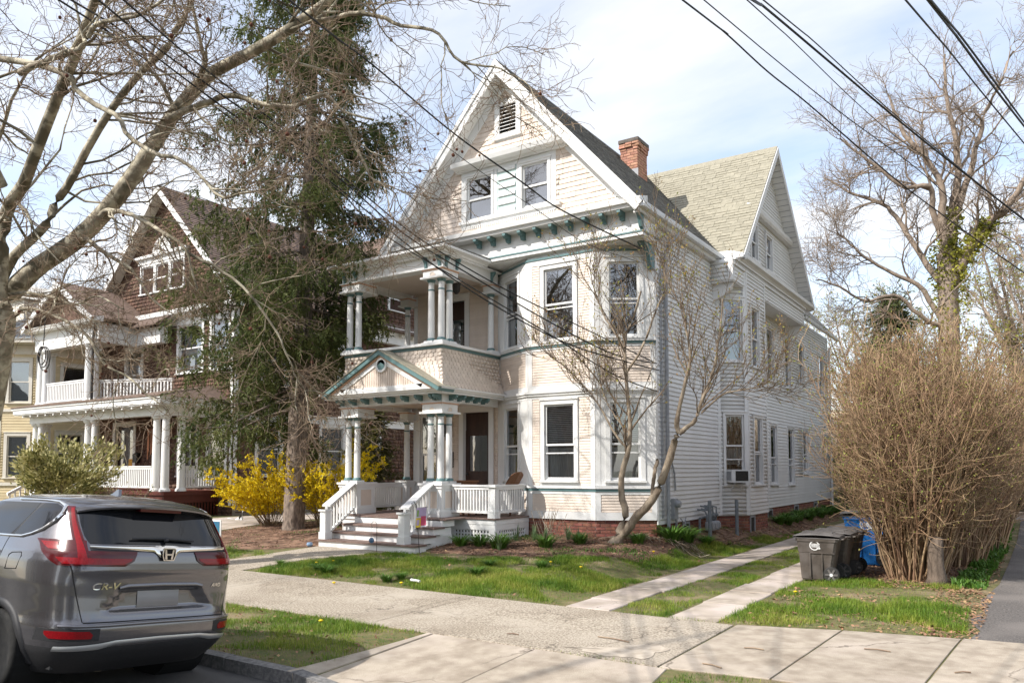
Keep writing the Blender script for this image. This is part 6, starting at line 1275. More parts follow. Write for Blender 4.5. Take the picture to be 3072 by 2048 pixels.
WIRE_L = [('service', [(-9.56, 4.5, 7.77), (-10.66, 5.64, 8.32), (-11.45, 6.78, 8.59), (-11.74, 7.92, 8.57), (-11.8, 9.06, 8.34), (-10.86, 10.2, 7.5), (-10.66, 11.34, 6.85), (-9.33, 12.48, 5.83), (-8.19, 13.62, 4.93), (-7.25, 14.76, 4.12), (-6.68, 15.9, 3.79)]), ('service', [(-9.27, 4.5, 7.67), (-10.66, 5.77, 8.44), (-10.43, 7.03, 7.94), (-10.02, 8.3, 7.33), (-10.19, 9.57, 7.21), (-9.06, 10.83, 5.94), (-8.3, 12.1, 5.17), (-7.55, 13.37, 4.6), (-6.84, 14.63, 4.32), (-6.67, 15.9, 4.27)]), ('service', [(-8.84, 4.6, 7.57), (-10.17, 6.01, 8.16), (-10.16, 7.42, 7.83), (-9.42, 8.84, 7.0), (-9.12, 10.25, 6.3), (-8.61, 11.66, 5.74), (-7.86, 13.08, 5.06), (-7.11, 14.49, 4.5), (-6.71, 15.9, 4.42)]), ('service', [(-8.31, 4.6, 7.39), (-9.44, 6.01, 7.84), (-10.43, 7.42, 8.23), (-10.24, 8.84, 7.74), (-10.03, 10.25, 7.15), (-9.89, 11.66, 6.66), (-8.97, 13.08, 5.88), (-8.18, 14.49, 5.32), (-6.79, 15.9, 4.46)]), ('thick', [(-7.79, 6.5, 8.2), (-8.29, 7.74, 8.48), (-8.63, 8.99, 8.65), (-8.02, 10.23, 7.88), (-7.37, 11.47, 7.24), (-7.32, 12.71, 7.1), (-6.44, 13.96, 6.59), (-6.69, 15.2, 6.78)]), ('thin', [(-8.1, 6.5, 8.31), (-8.81, 8.24, 8.65), (-7.93, 9.98, 7.51), (-7.17, 11.72, 6.74), (-7.14, 13.46, 6.58), (-6.69, 15.2, 6.5)])]
WIRE_R = [[(-3.39, 9.0, 7.97), (-3.32, 10.38, 8.21), (-3.1, 11.75, 8.18), (-2.85, 13.12, 8.19), (-2.21, 14.5, 7.68), (-1.78, 15.88, 7.44), (-1.26, 17.25, 7.17), (-0.85, 18.63, 7.03), (0.11, 20.0, 6.35)], [(-3.12, 9.0, 7.88), (-2.95, 11.2, 8.17), (-2.31, 13.4, 7.93), (-1.48, 15.6, 7.57), (-0.8, 17.8, 7.22), (0.13, 20.0, 6.88)], [(-2.24, 8.0, 7.05), (-2.62, 10.0, 8.1), (-2.19, 12.0, 8.11), (-1.53, 14.0, 7.83), (-0.84, 16.0, 7.56), (0.14, 18.0, 6.96), (0.37, 20.0, 7.24)], [(-2.13, 8.0, 7.01), (-2.1, 10.4, 7.66), (-1.66, 12.8, 7.71), (-1.16, 15.2, 7.76), (-0.45, 17.6, 7.56), (0.37, 20.0, 7.28)], [(-2.3, 8.0, 7.07), (-2.41, 10.5, 7.83), (-2.09, 13.0, 7.96), (-1.72, 15.5, 8.12), (-1.09, 18.0, 8.17)], [(-0.7, 7.0, 5.99), (-0.51, 8.75, 6.32), (-0.33, 10.5, 6.63), (0.13, 12.25, 6.45), (0.34, 14.0, 6.72)], [(-0.54, 7.0, 5.94), (-0.42, 8.75, 6.41), (-0.14, 10.5, 6.53), (0.14, 12.25, 6.68), (0.35, 14.0, 6.97)], [(-0.52, 7.0, 5.93), (-0.4, 8.75, 6.43), (-0.12, 10.5, 6.57), (0.14, 12.25, 6.74), (0.35, 14.0, 7.05)]]
DAND = [(-11.41, 10.4), (-11.24, 10.67), (-9.51, 9.05), (-8.51, 9.57), (-7.21, 12.13), (-6.5, 11.96), (-7.39, 6.82), (-2.95, 12.16), (-6.24, 14.51)]
# ---------------------------------------------------------------- vegetation tools
def unit(a): return a/(np.linalg.norm(a, axis=-1, keepdims=True)+1e-9)
def tube_batch(P, R, S=3):
    P = np.asarray(P, float); R = np.asarray(R, float); M, N, _ = P.shape
    T = unit(np.gradient(P, axis=1)); ref = np.where(np.abs(T[..., 2:3]) < .9, np.array([0, 0, 1.]), np.array([1., 0, 0])); A = unit(np.cross(T, ref)); B = np.cross(T, A)
    ang = 2*np.pi*np.arange(S)/S
    V = P[:, :, None]+R[:, :, None, None]*(A[:, :, None]*np.cos(ang)[None, None, :, None]+B[:, :, None]*np.sin(ang)[None, None, :, None])
    b = (np.arange(M)*N*S)[:, None, None]; i = np.arange(N-1)[None, :, None]*S; k = np.arange(S)[None, None]; k2 = (k+1) % S
    Q = np.stack([b+i+k, b+i+k2, b+i+S+k2, b+i+S+k], -1).reshape(-1, 4)
    return V.reshape(-1, 3), Q
class Geo:
    def __init__(s): s.V = []; s.Q = []; s.T = []; s.n = 0
    def addt(s, P, R, S=3): V, Q = tube_batch(P, R, S); s.Q.append(Q+s.n); s.V.append(V); s.n += len(V)
    def quads(s, V): V = np.asarray(V, float).reshape(-1, 3); m = len(V)//4; s.Q.append(np.arange(m*4).reshape(-1, 4)+s.n); s.V.append(V); s.n += len(V)
    def tris(s, V): V = np.asarray(V, float).reshape(-1, 3); m = len(V)//3; s.T.append(np.arange(m*3).reshape(-1, 3)+s.n); s.V.append(V); s.n += len(V)
    def build(s, name, m, parent=None, kind=None, smooth=False):
        return link(name, npmesh(name, np.concatenate(s.V), np.concatenate(s.Q) if s.Q else None, np.concatenate(s.T) if s.T else None, [m], smooth=smooth), parent, kind)
def resample(P, n):
    P = np.array(P, float)
    if len(P) > 3:   # smooth through the points
        t = np.arange(len(P)); tt = np.linspace(0, len(P)-1, n); o = []
        for q in tt:
            i = min(int(q), len(P)-2); f = q-i; p0, p1, p2, p3 = P[max(i-1, 0)], P[i], P[i+1], P[min(i+2, len(P)-1)]
            o.append(.5*((2*p1)+(-p0+p2)*f+(2*p0-5*p1+4*p2-p3)*f*f+(-p0+3*p1-3*p2+p3)*f**3))
        return np.array(o)
    t = np.linspace(0, len(P)-1, n); return np.stack([np.interp(t, np.arange(len(P)), P[:, k]) for k in range(3)], 1)
def sprout(P, R, cnt, s0, s1, ang, L, N=5, wig=.2, trop=(0, 0, .05), rs=.55, rmin=.003, Lfall=.4, g=None, angj=.35):
    g = g or rng; M, Np, _ = P.shape; idx = np.repeat(np.arange(M), cnt); K = len(idx); s = g.uniform(s0, s1, K); f = s*(Np-1); i = np.minimum(f.astype(int), Np-2); fr = (f-i)[:, None]
    pos = P[idx, i]*(1-fr)+P[idx, i+1]*fr; tang = unit(P[idx, i+1]-P[idx, i]); rad = R[idx, i]*(1-fr[:, 0])+R[idx, i+1]*fr[:, 0]
    v = g.normal(size=(K, 3)); v -= tang*(v*tang).sum(1, keepdims=True); v = unit(v); a = (ang*(1+g.uniform(-angj, angj, K)))[:, None]
    d = tang*np.cos(a)+v*np.sin(a); ln = L*g.uniform(.55, 1.25, K)*(1-Lfall*s); out = np.empty((K, N, 3)); out[:, 0] = pos; tr = np.array(trop)
    for k in range(1, N):
        d = unit(d+g.normal(size=(K, 3))*wig+tr); pos = pos+d*(ln/(N-1))[:, None]; out[:, k] = pos
    r0 = np.maximum(rad*rs, rmin*1.4); rr = r0[:, None]+(rmin-r0[:, None])*np.linspace(0, 1, N)[None]
    return out, np.maximum(rr, rmin)
def leaf_quads(pos, dirn, L, Wd, g, up=.0):
    """one small leaf per position: diamond quad along dirn"""
    n = len(pos); d = unit(dirn+g.normal(size=(n, 3))*.5+np.array([0, 0, up])); s = unit(np.cross(d, g.normal(size=(n, 3)))); L = (L*g.uniform(.6, 1.3, n))[:, None]; w = (Wd*g.uniform(.6, 1.3, n))[:, None]
    return np.stack([pos, pos+d*L*.5+s*w*.5, pos+d*L, pos+d*L*.5-s*w*.5], 1)
def rampmat(name, cols, rough=.7, trans=.25, spec=.25, pscale=None):
    """leaf or blade material: colour picked per leaf along a ramp"""
    mt = bpy.data.materials.new(name); mt.use_nodes = True; n = mt.node_tree.nodes; L = mt.node_tree.links; b = n['Principled BSDF']; b.inputs['Roughness'].default_value = rough; b.inputs['Specular IOR Level'].default_value = spec
    geo = n.new('ShaderNodeNewGeometry'); r = n.new('ShaderNodeValToRGB'); e = r.color_ramp.elements
    while len(e) < len(cols): e.new(.5)
    for i, c in enumerate(cols): e[i].position = i/(len(cols)-1); e[i].color = tuple(c)+(1,)
    src = geo.outputs['Random Per Island']
    if pscale:
        z = n.new('ShaderNodeTexNoise'); z.inputs['Scale'].default_value = pscale; L.new(geo.outputs['Position'], z.inputs['Vector']); mr = n.new('ShaderNodeMapRange'); mr.inputs['From Min'].default_value = .3; mr.inputs['From Max'].default_value = .7; L.new(z.outputs['Fac'], mr.inputs['Value'])
        mm = n.new('ShaderNodeMix'); mm.data_type = 'FLOAT'; mm.inputs['Factor'].default_value = .55; L.new(src, mm.inputs['A']); L.new(mr.outputs[0], mm.inputs['B']); src = mm.outputs['Result']
    L.new(src, r.inputs[0]); L.new(r.outputs[0], b.inputs['Base Color'])
    t = n.new('ShaderNodeBsdfTranslucent'); L.new(r.outputs[0], t.inputs['Color']); ms = n.new('ShaderNodeMixShader'); ms.inputs[0].default_value = trans; L.new(b.outputs[0], ms.inputs[1]); L.new(t.outputs[0], ms.inputs[2]); L.new(ms.outputs[0], n['Material Output'].inputs['Surface']); return mt

SYCB = mat('sycamore_bark', (.50, .455, .345), (.26, .225, .165), 5.5, .85, .35, 40, detail=6, lo=.42, hi=.56, c3=(.16, .14, .095), scale3=3.2, lo3=.52, hi3=.58)
TWIG = mat('sycamore_twig', (.19, .128, .088), (.32, .24, .16), 3, .8)
SEED = mat('seed_ball_brown', (.16, .062, .035), (.10, .04, .025), 60, .95, .5, 120)
SPRB = mat('spruce_bark', (.26, .205, .165), (.12, .095, .078), 16, .95, .9, 24, detail=6, stretch=(1, 1, .35), lo=.4, hi=.6)
SPRN = rampmat('spruce_needle', [(.035, .055, .018), (.068, .095, .028), (.11, .135, .04), (.16, .172, .055), (.21, .205, .08)], trans=.3, pscale=1.1)
MAGT = mat('magnolia_twig', (.15, .11, .075), (.22, .165, .115), 5, .8)
MAGB = mat('magnolia_bark', (.33, .27, .20), (.19, .145, .105), 11, .85, .35, 50, stretch=(1, 1, .4), lo=.4, hi=.62)
BUDS = rampmat('opening_bud', [(.36, .17, .055), (.40, .27, .07), (.34, .34, .08), (.22, .27, .06)])
HTW = mat('hedge_stem', (.25, .155, .09), (.40, .28, .17), 2.0, .85, rnd=.5, hue=.012, island=True)
HBUD = rampmat('hedge_bud', [(.26, .24, .06), (.30, .32, .07), (.20, .27, .05), (.34, .27, .10)])
GREYB = mat('grey_tree_bark', (.23, .178, .138), (.34, .27, .21), 4, .9, .4, 30)
IVY = rampmat('ivy_leaf', [(.07, .085, .02), (.20, .21, .035), (.34, .33, .05), (.46, .43, .09)], pscale=.8)
BRN = lambda h: None
def limbs(data, n):
    P, R = [], []
    for pts, r0, r1 in data: P.append(resample(pts, n)); R.append(r0+(r1-r0)*np.linspace(0, 1, n)**.9)
    return np.array(P), np.array(R)

# ---- big sycamore by the kerb
g_ = np.random.default_rng(11)
syc = thing('sycamore_tree', 'large bare sycamore with mottled pale limbs and hanging seed balls by the kerb', 'tree', (-15.7, 6.3, .15))
tr = SYC[0]; trunk_pts = [(-16.15, 6.3, .0), (-16.05, 6.3, .5)]+tr[0]
P0, R0 = limbs([(trunk_pts, .38, .25)], 22); R0[0][:3] *= np.array([1.3, 1.12, 1.04])
Pm, Rm = limbs(SYC[1:4]+SYC[-1:], 30); Ps, Rs = limbs(SYC[4:-1], 30)
wob_ = np.cumsum(g_.normal(size=Ps.shape)*.012, axis=1); Ps = Ps+wob_
ge = Geo(); ge.addt(P0, R0, 14); ge.build('trunk', SYCB, syc, smooth=True)
for k in range(len(Pm)):
    ge = Geo(); ge.addt(Pm[k:k+1], Rm[k:k+1], 10); ge.build('limb', SYCB, syc, smooth=True)
for k in range(len(Ps)):
    ge = Geo(); ge.addt(Ps[k:k+1], Rs[k:k+1], 7); ge.build('branch', SYCB, syc, smooth=True)
a1, r1 = sprout(Pm, Rm, 15, .12, 1, .95, 3.0, 9, .20, (.03, .03, .02), .34, .006, .35, g_)
a1b, r1b = sprout(Ps, Rs, 9, .1, 1, .9, 1.7, 9, .2, (.02, .02, -.02), .5, .006, .3, g_)
A1 = np.concatenate([a1, a1b]); RR1 = np.concatenate([r1, r1b])
a2, r2 = sprout(A1, RR1, 10, .12, 1, .85, 1.15, 8, .30, (0, 0, .0), .5, .0034, .3, g_)
a3, r3 = sprout(a2, r2, 8, .1, 1, .85, .42, 5, .34, (0, 0, .03), .6, .0026, .3, g_)
keep = g_.random(len(a3)) < .9
tw = Geo(); tw.addt(A1, RR1, 5); tw.build('branchlets', SYCB, syc, 'stuff', True)
tw = Geo(); tw.addt(a2, r2, 4); tw.addt(a3[keep], r3[keep], 3); tw.build('twigs', TWIG, syc, 'stuff')
# higher crown above the picture: it throws the dappled shade on the white house
hi_limbs = [([(-15.6, 5.0, 9), (-16.4, 5.4, 12), (-17.0, 6.0, 15), (-17.4, 6.4, 18.6)], .14, .04), ([(-16.4, 5.4, 12), (-18.2, 6.8, 14), (-19.6, 7.6, 16.5)], .08, .03), ([(-16.6, 5.6, 13), (-17.4, 4.2, 14.5), (-17.6, 3.2, 17)], .07, .03), ([(-17.0, 6, 15), (-16.4, 7.0, 16.6), (-16.6, 7.8, 18.5)], .06, .02)]
Ph, Rh = limbs(hi_limbs, 14); h1, q1 = sprout(Ph, Rh, 13, .1, 1, .85, 2.6, 7, .2, (0, 0, .06), .55, .012, .3, g_); h2, q2 = sprout(h1, q1, 9, .1, 1, .8, 1.3, 5, .22, (0, 0, .03), .6, .009, .3, g_); h3, q3 = sprout(h2, q2, 5, .1, 1, .8, .55, 4, .22, (0, 0, .03), .7, .007, .3, g_)
for k in range(len(Ph)):
    ge = Geo(); ge.addt(Ph[k:k+1], Rh[k:k+1], 7); ge.build('limb', SYCB, syc, smooth=True)
tw = Geo(); tw.addt(h1, q1, 4); tw.addt(h2, q2, 3); tw.addt(h3, q3, 3); tw.build('upper_twigs', TWIG, syc, 'stuff')
tips = np.concatenate([a2[:, -1], a1b[:, -1]]); vis = tips[(tips[:, 2] > 3) & (tips[:, 2] < 10.5)]; sel = vis[g_.permutation(len(vis))[:110]]
sb = MB(); sb.lathe(0, 0, [(.003, -.019), (.012, -.0165), (.018, -.008), (.0195, 0), (.018, .008), (.012, .0165), (.003, .019)], 8); sbm = sb.mesh('seed_ball', SEED, 'all')
st = Geo(); n_ = len(sel); drop = g_.uniform(.06, .16, n_); st.addt(np.stack([sel, sel-np.array([0, 0, 1.])*drop[:, None]*.5+.006, sel-np.array([0, 0, 1.])*drop[:, None]], 1), np.full((n_, 3), .0028), 3); st.build('seed_stalks', TWIG, syc, 'stuff')
for p, d in zip(sel, drop):
    o = bpy.data.objects.new('seed_ball', sbm); COL.objects.link(o); o.parent = syc; o.location = Vector((p[0], p[1], p[2]-d))-wl(syc); s = g_.uniform(1.05, 1.5); o.scale = (s, s, s)

# ---- spruce between the houses
g_ = np.random.default_rng(5)
spr = thing('spruce_tree', 'tall drooping dark spruce with a bare lower trunk between the brown and white houses', 'tree', (-16.3, 14.05, .4))
tp = np.array([(-16.32, 14.05, .3), (-16.3, 14.05, 1.2), (-16.22, 14.05, 3), (-16.1, 14.1, 6), (-15.95, 14.1, 10), (-15.85, 14.1, 14), (-15.75, 14.1, 18.5)])
Pt = resample(tp, 40); Rt = np.interp(Pt[:, 2], [.3, .55, 1.0, 3, 6, 10, 14, 18.5], [.345, .30, .27, .25, .22, .165, .10, .02])
Vt, Qt = tube_batch(Pt[None], Rt[None], 26); ctr = np.repeat(Pt, 26, 0); rad = Vt-ctr; rr = np.linalg.norm(rad, axis=1, keepdims=True); aa = np.arctan2(rad[:, 1], rad[:, 0])
bump = 1+.05*np.sin(aa*7+Vt[:, 2]*2.1)*np.sin(Vt[:, 2]*5+aa*3)+.05*g_.normal(size=len(Vt)); link('trunk', npmesh('trunk', ctr+rad*bump[:, None], Qt, mats=[SPRB], smooth=True), spr)
BR = []
left = np.array([-.833, -.553, 0])          # picture-left seen from the street
for z in np.arange(3.4, 17.8, .30):
    for j in range(4):
        th = g_.uniform(0, 2*np.pi); d = np.array([math.cos(th), math.sin(th), 0.]); lf = d@left
        Lm = np.interp(z, [3, 5, 8, 11, 15, 18], [3.1, 3.2, 3.0, 2.8, 2.1, .5])*g_.uniform(.6, 1.12)
        if lf < -.2: Lm *= .78
        if z < 4.8 and lf < .1: continue
        if z < 7.0 and lf < -.35: Lm *= .75
        c = np.array([np.interp(z, Pt[:, 2], Pt[:, k]) for k in range(3)]); n = 8; pts = [c]; dz = .18; p = c.copy()
        droop = np.interp(z, [3, 6, 18], [.62, .42, .18])
        for k in range(1, n):
            f = k/(n-1); slope = .15-droop*math.sin(min(1, f*1.25)*math.pi*.75)*1.25+(.30 if f > .8 else 0)
            d2 = d+g_.normal(size=3)*.10; d2[2] = slope; p = p+unit(d2)*Lm/(n-1); pts.append(p.copy())
        BR.append(pts)
for zz, dd, Lm in ((10.6, (.88, -.25), 3.8), (9.2, (.8, -.5), 3.0), (8.7, (-.85, -.52), 3.9), (7.4, (.9, -.3), 3.1), (6.2, (-.83, -.55), 3.6), (5.2, (-.7, -.7), 3.5), (4.4, (-.83, -.5), 3.2), (3.9, (-.9, -.35), 2.9), (5.0, (-.45, -.85), 2.7), (4.6, (-.95, .1), 2.8), (5.6, (-.9, -.2), 3.3), (6.6, (-.6, -.8), 3.2), (5.9, (.3, -.9), 2.0), (7.0, (.7, -.7), 2.4)):
    c = np.array([np.interp(zz, Pt[:, 2], Pt[:, k]) for k in range(3)]); d = unit(np.array([*dd, 0.])); BR.append([c+d*Lm*f+np.array([0, 0, .2*f-.75*math.sin(f*2.6)*(.9 if zz < 6.5 else .45)]) for f in np.linspace(0, 1, 8)])
BR = np.array(BR); RB = np.linspace(.04, .008, 8)[None]*np.ones((len(BR), 1))
BR = BR[g_.random(len(BR)) < .68]; RB = np.linspace(.04, .008, 8)[None]*np.ones((len(BR), 1))
s1_, t1_ = sprout(BR, RB, 20, .12, 1.0, 1.0, .75, 5, .12, (0, 0, -.16), .5, .004, .35, g_); s1b, t1b = sprout(BR, RB, 6, .55, 1.0, .5, .8, 5, .1, (0, 0, -.10), .5, .004, .2, g_)
s1_ = np.concatenate([s1_, s1b]); t1_ = np.concatenate([t1_, t1b])
s2_, t2_ = sprout(s1_, t1_, 4, .1, 1.0, .9, .46, 4, .12, (0, 0, -.75), .6, .003, .2, g_)
ge = Geo(); ge.addt(BR, RB, 5); ge.addt(s1_, t1_, 3); ge.build('branches', SPRB, spr, 'stuff')
def needles(g, P, per, L, w, g_):
    M, N, _ = P.shape; idx = np.repeat(np.arange(M), per); K = len(idx); f = g_.uniform(.05, 1, K)*(N-1); i = np.minimum(f.astype(int), N-2); fr = (f-i)[:, None]; pos = P[idx, i]*(1-fr)+P[idx, i+1]*fr; tg_ = unit(P[idx, i+1]-P[idx, i])
    v = unit(g_.normal(size=(K, 3))); d = unit(tg_*.9+v*.75); s = unit(np.cross(d, g_.normal(size=(K, 3)))); l = (L*g_.uniform(.6, 1.3, K))[:, None]
    g.tris(np.stack([pos-s*w*.5, pos+s*w*.5, pos+d*l], 1))
ge = Geo(); needles(ge, s1_, 14, .11, .033, g_); needles(ge, s2_, 10, .11, .034, g_); ge.build('crown', SPRN, spr, 'stuff')
ge = None

# ---- small magnolia in front of the corner
g_ = np.random.default_rng(21)
mag = thing('magnolia_tree', 'small leaning bare tree with pale bark and opening buds in front of the house corner', 'tree', (-7.28, 14.8, .5))
Pg, Rg = limbs(MAG, 24); Pg = Pg+np.cumsum(g_.normal(size=Pg.shape)*.006, axis=1); Rg = Rg*(1+.07*g_.normal(size=Rg.shape)); Rg[:2, 0] *= 1.7; Rg[:2, 1] *= 1.35
Pg[:2, 0, 2] -= .06
for k in range(len(Pg)):
    ge = Geo(); ge.addt(Pg[k:k+1], Rg[k:k+1], 10); ge.build('trunk' if k < 2 else 'branch', MAGB, mag, smooth=True)
src = Pg[[0, 2, 3, 4, 6, 7, 8, 9]]; sr_ = Rg[[0, 2, 3, 4, 6, 7, 8, 9]]
m1, n1_ = sprout(src, sr_, 16, .4, 1, .65, 1.5, 8, .12, (0, -.01, .14), .5, .0045, .25, g_); m1[..., 1] = np.minimum(m1[..., 1], 15.2)
m2, n2_ = sprout(m1, n1_, 6, .15, 1, .65, .65, 6, .13, (0, 0, .14), .6, .0032, .3, g_); m3, n3_ = sprout(m2, n2_, 3, .2, 1, .7, .25, 4, .15, (0, 0, .1), .7, .0028, .3, g_)
ge = Geo(); ge.addt(m1, n1_, 5); ge.addt(m2, n2_, 4); ge.addt(m3, n3_, 3); ge.build('twigs', MAGT, mag, 'stuff')
tip = np.concatenate([m2[:, -1], m3[:, -1]]); td = np.concatenate([m2[:, -1]-m2[:, -2], m3[:, -1]-m3[:, -2]]); k_ = g_.random(len(tip)) < .42; tip, td = tip[k_], unit(td[k_])
ge = Geo()
for r in range(2): ge.quads(leaf_quads(tip, td, .060, .024, g_, .3))
ge.build('buds', BUDS, mag, 'stuff')

# ---- the tall bare hedge on the right
def hedge(cx, cy, rx, ry, h, n, seed, label, spread=.34, sub=6, sub2=3, group=None):
    g = np.random.default_rng(seed); hd = thing('hedge_shrub', label, 'shrub', (cx, cy, .2), group)
    a = g.uniform(0, 2*np.pi, n); r = np.sqrt(g.random(n)); bx, by = cx+rx*r*np.cos(a), cy+ry*r*np.sin(a); N = 8; P = np.empty((n, N, 3)); pos = np.stack([bx, by, gz(bx, by)-.03], 1)
    d = unit(np.stack([np.cos(a)*r*spread+g.normal(size=n)*.075, np.sin(a)*r*spread+g.normal(size=n)*.075, np.ones(n)], 1)); ln = h*g.uniform(.62, 1.1, n)*(1-.22*r**2); P[:, 0] = pos
    for k in range(1, N): d = unit(d+g.normal(size=(n, 3))*.085+np.array([0, 0, .03])); pos = pos+d*(ln/(N-1))[:, None]; P[:, k] = pos
    R = np.linspace(1, .28, N)[None]*g.uniform(.009, .022, n)[:, None]
    u1, v1 = sprout(P, R, sub, .28, 1, .7, .95, 6, .16, (0, 0, .12), .6, .0036, .15, g); u2, v2 = sprout(u1, v1, sub2, .1, 1, .7, .42, 4, .2, (0, 0, .06), .7, .0028, .2, g)
    u3, v3 = sprout(P, R, 3, .2, 1, 1.15, .9, 6, .24, (0, 0, .0), .5, .0032, .2, g); u1 = np.concatenate([u1, u3]); v1 = np.concatenate([v1, v3])
    big = np.argsort(-R[:, 0])[:40]
    for k in big[:24]:
        q = Geo(); q.addt(P[k:k+1], R[k:k+1], 6); q.build('stem', HTW, hd, smooth=True)
    q = Geo(); q.addt(np.delete(P, big[:24], 0), np.delete(R, big[:24], 0), 4); q.addt(u1, v1, 3); q.addt(u2, v2, 3); q.build('twigs', HTW, hd, 'stuff')
    tp_ = np.concatenate([u2[:, -1], u1[:, -1], u2[:, 2]]); q = Geo(); kk = g.random(len(tp_)) < .55; q.quads(leaf_quads(tp_[kk], g.normal(size=(kk.sum(), 3))*.4+np.array([0, 0, .8]), .040, .020, g)); q.build('buds', HBUD, hd, 'stuff')
    return hd
hedge(-1.66, 15.3, .46, .6, 4.25, 260, 31, 'big twiggy tan shrub at the street end of the bare hedge, beside the carts', .27, 10, 4)
hedge(-1.35, 18.2, .6, 1.3, 4.7, 230, 32, 'bare hedge shrub just behind the one at the street end', .36, 6, 3, 'hedge shrubs along the asphalt drive')
for i, (y, lb) in enumerate(((21.6, 'third bare hedge shrub along the asphalt drive'), (25.4, 'fourth bare hedge shrub along the asphalt drive'), (30.0, 'fifth bare hedge shrub along the asphalt drive'), (35.5, 'farthest bare hedge shrub at the end of the asphalt drive'))):
    hedge(-1.1, y, .65, 1.7, 4.9, 190, 33+i, lb, .25, 5, 3, 'hedge shrubs along the asphalt drive')
STUMPB = mat('stump_bark', (.17, .13, .10), (.09, .068, .052), 14, .95, .8, 30, stretch=(1, 1, .4))
b = MB(); b.lathe(-1.28, 14.55, [(.19, .15), (.15, .3), (.125, .5), (.12, .8), (.115, .95), (.09, .97)], 12); rngl = random.Random(4); b.v = [(x+rngl.uniform(-.012, .012), y+rngl.uniform(-.012, .012), z) for x, y, z in b.v]
tag(b.build('tree_stump', STUMPB, None, smooth='all'), 'short cut grey trunk standing at the foot of the bare shrub', 'stump')

# ---- bare tree with ivy behind the hedge
def bare_tree(name, label, data, c1, c2, c3, L1, L2, L3, mtl, loc, seed, tw_r=.008, ivy=None, buds=None, group=None):
    g = np.random.default_rng(seed); t = thing(name, label, 'tree', loc, group); P, R = limbs(data, 22); P[1:] += np.cumsum(g.normal(size=P[1:].shape)*.03, axis=1)
    for k in range(len(P)):
        q = Geo(); q.addt(P[k:k+1], R[k:k+1], 9); q.build('trunk' if k == 0 else 'limb', mtl, t, smooth=True)
    x1, y1 = sprout(P[1:], R[1:], c1, .15, 1, .8, L1, 8, .26, (0, 0, .06), .5, tw_r*1.6, .35, g); x2, y2 = sprout(x1, y1, c2, .15, 1, .8, L2, 6, .28, (0, 0, .05), .6, tw_r, .3, g); x3, y3 = sprout(x2, y2, c3, .15, 1, .8, L3, 4, .28, (0, 0, .05), .7, tw_r*.8, .3, g)
    q = Geo(); q.addt(x1, y1, 5); q.addt(x2, y2, 3); q.addt(x3, y3, 3); q.build('twigs', mtl, t, 'stuff')
    if buds:
        p = np.concatenate([x3[:, -1], x3[:, 2], x2[:, -1]]); q = Geo(); q.quads(leaf_quads(p, g.normal(size=p.shape), buds[0], buds[0]*.6, g)); q.build('young_leaves', buds[1], t, 'stuff')
    if ivy:
        n = ivy; k = g.choice([0, 0, 0, 2, 2, 3, 3], n); s = (1-g.random(n)**1.5)*21*np.where(k == 0, 1.0, np.where(k == 3, .42, .14)); i = np.minimum(s.astype(int), 20); c = P[k, i]+(P[k, i+1]-P[k, i])*(s-i)[:, None]; v = unit(g.normal(size=(n, 3)))*(R[k, i]*1.0+g.uniform(.0, .30, n)*np.where(k == 0, 1, .7))[:, None]
        q = Geo(); q.quads(leaf_quads(c+v, v, .12, .10, g)); q.build('ivy', IVY, t, 'stuff')
    return t
bare_tree('bare_tree', 'big bare tree with ivy climbing its forked trunk beyond the hedge', BARE, 13, 9, 6, 2.6, 1.4, .6, GREYB, (-2.2, 30, .2), 41, .0052, ivy=4200)
def simple_limbs(x, y, h, n, seed, sp=.45):
    r = np.random.default_rng(seed); d = [([(x, y, 0), (x+.1, y, h*.2), (x+.05, y, h*.4)], h*.022, h*.017)]
    for k in range(n):
        a = 2*np.pi*k/n+r.uniform(-.4, .4); z0 = h*r.uniform(.2, .42); s = r.uniform(.5, 1)*sp*h; d.append(([(x+.05, y, z0), (x+math.cos(a)*s*.3, y+math.sin(a)*s*.3, z0+h*.22), (x+math.cos(a)*s*.6, y+math.sin(a)*s*.6, z0+h*.4), (x+math.cos(a)*s*.8, y+math.sin(a)*s*.8, h*r.uniform(.85, 1.02))], h*.010, h*.002))
    return d
YGL = rampmat('young_yellow_leaf', [(.30, .30, .06), (.38, .36, .08), (.24, .28, .05)], trans=.4)
for i, (x, y, h, lb, bd_) in enumerate(((2.6, 38, 13, 'bare dark trunked tree beyond the asphalt drive', None), (.2, 52, 15, 'tree with young yellow leaves far behind the ivy tree', (.16, YGL)), (-8.5, 56, 13, 'bare tree far behind the garage', (.12, YGL)), (5.5, 30, 12, 'bare tree at the right edge beside the drive', None), (4.5, 60, 17, 'distant tree with young leaves at the end of the drive', (.16, YGL)))):
    bare_tree('bare_tree' if bd_ is None else 'budding_tree', lb, simple_limbs(x, y, h, 8, 60+i), 10, 7, 5, 2.6, 1.4, .6, GREYB, (x, y, .1), 70+i, .010, buds=bd_, group='trees far behind the hedge')
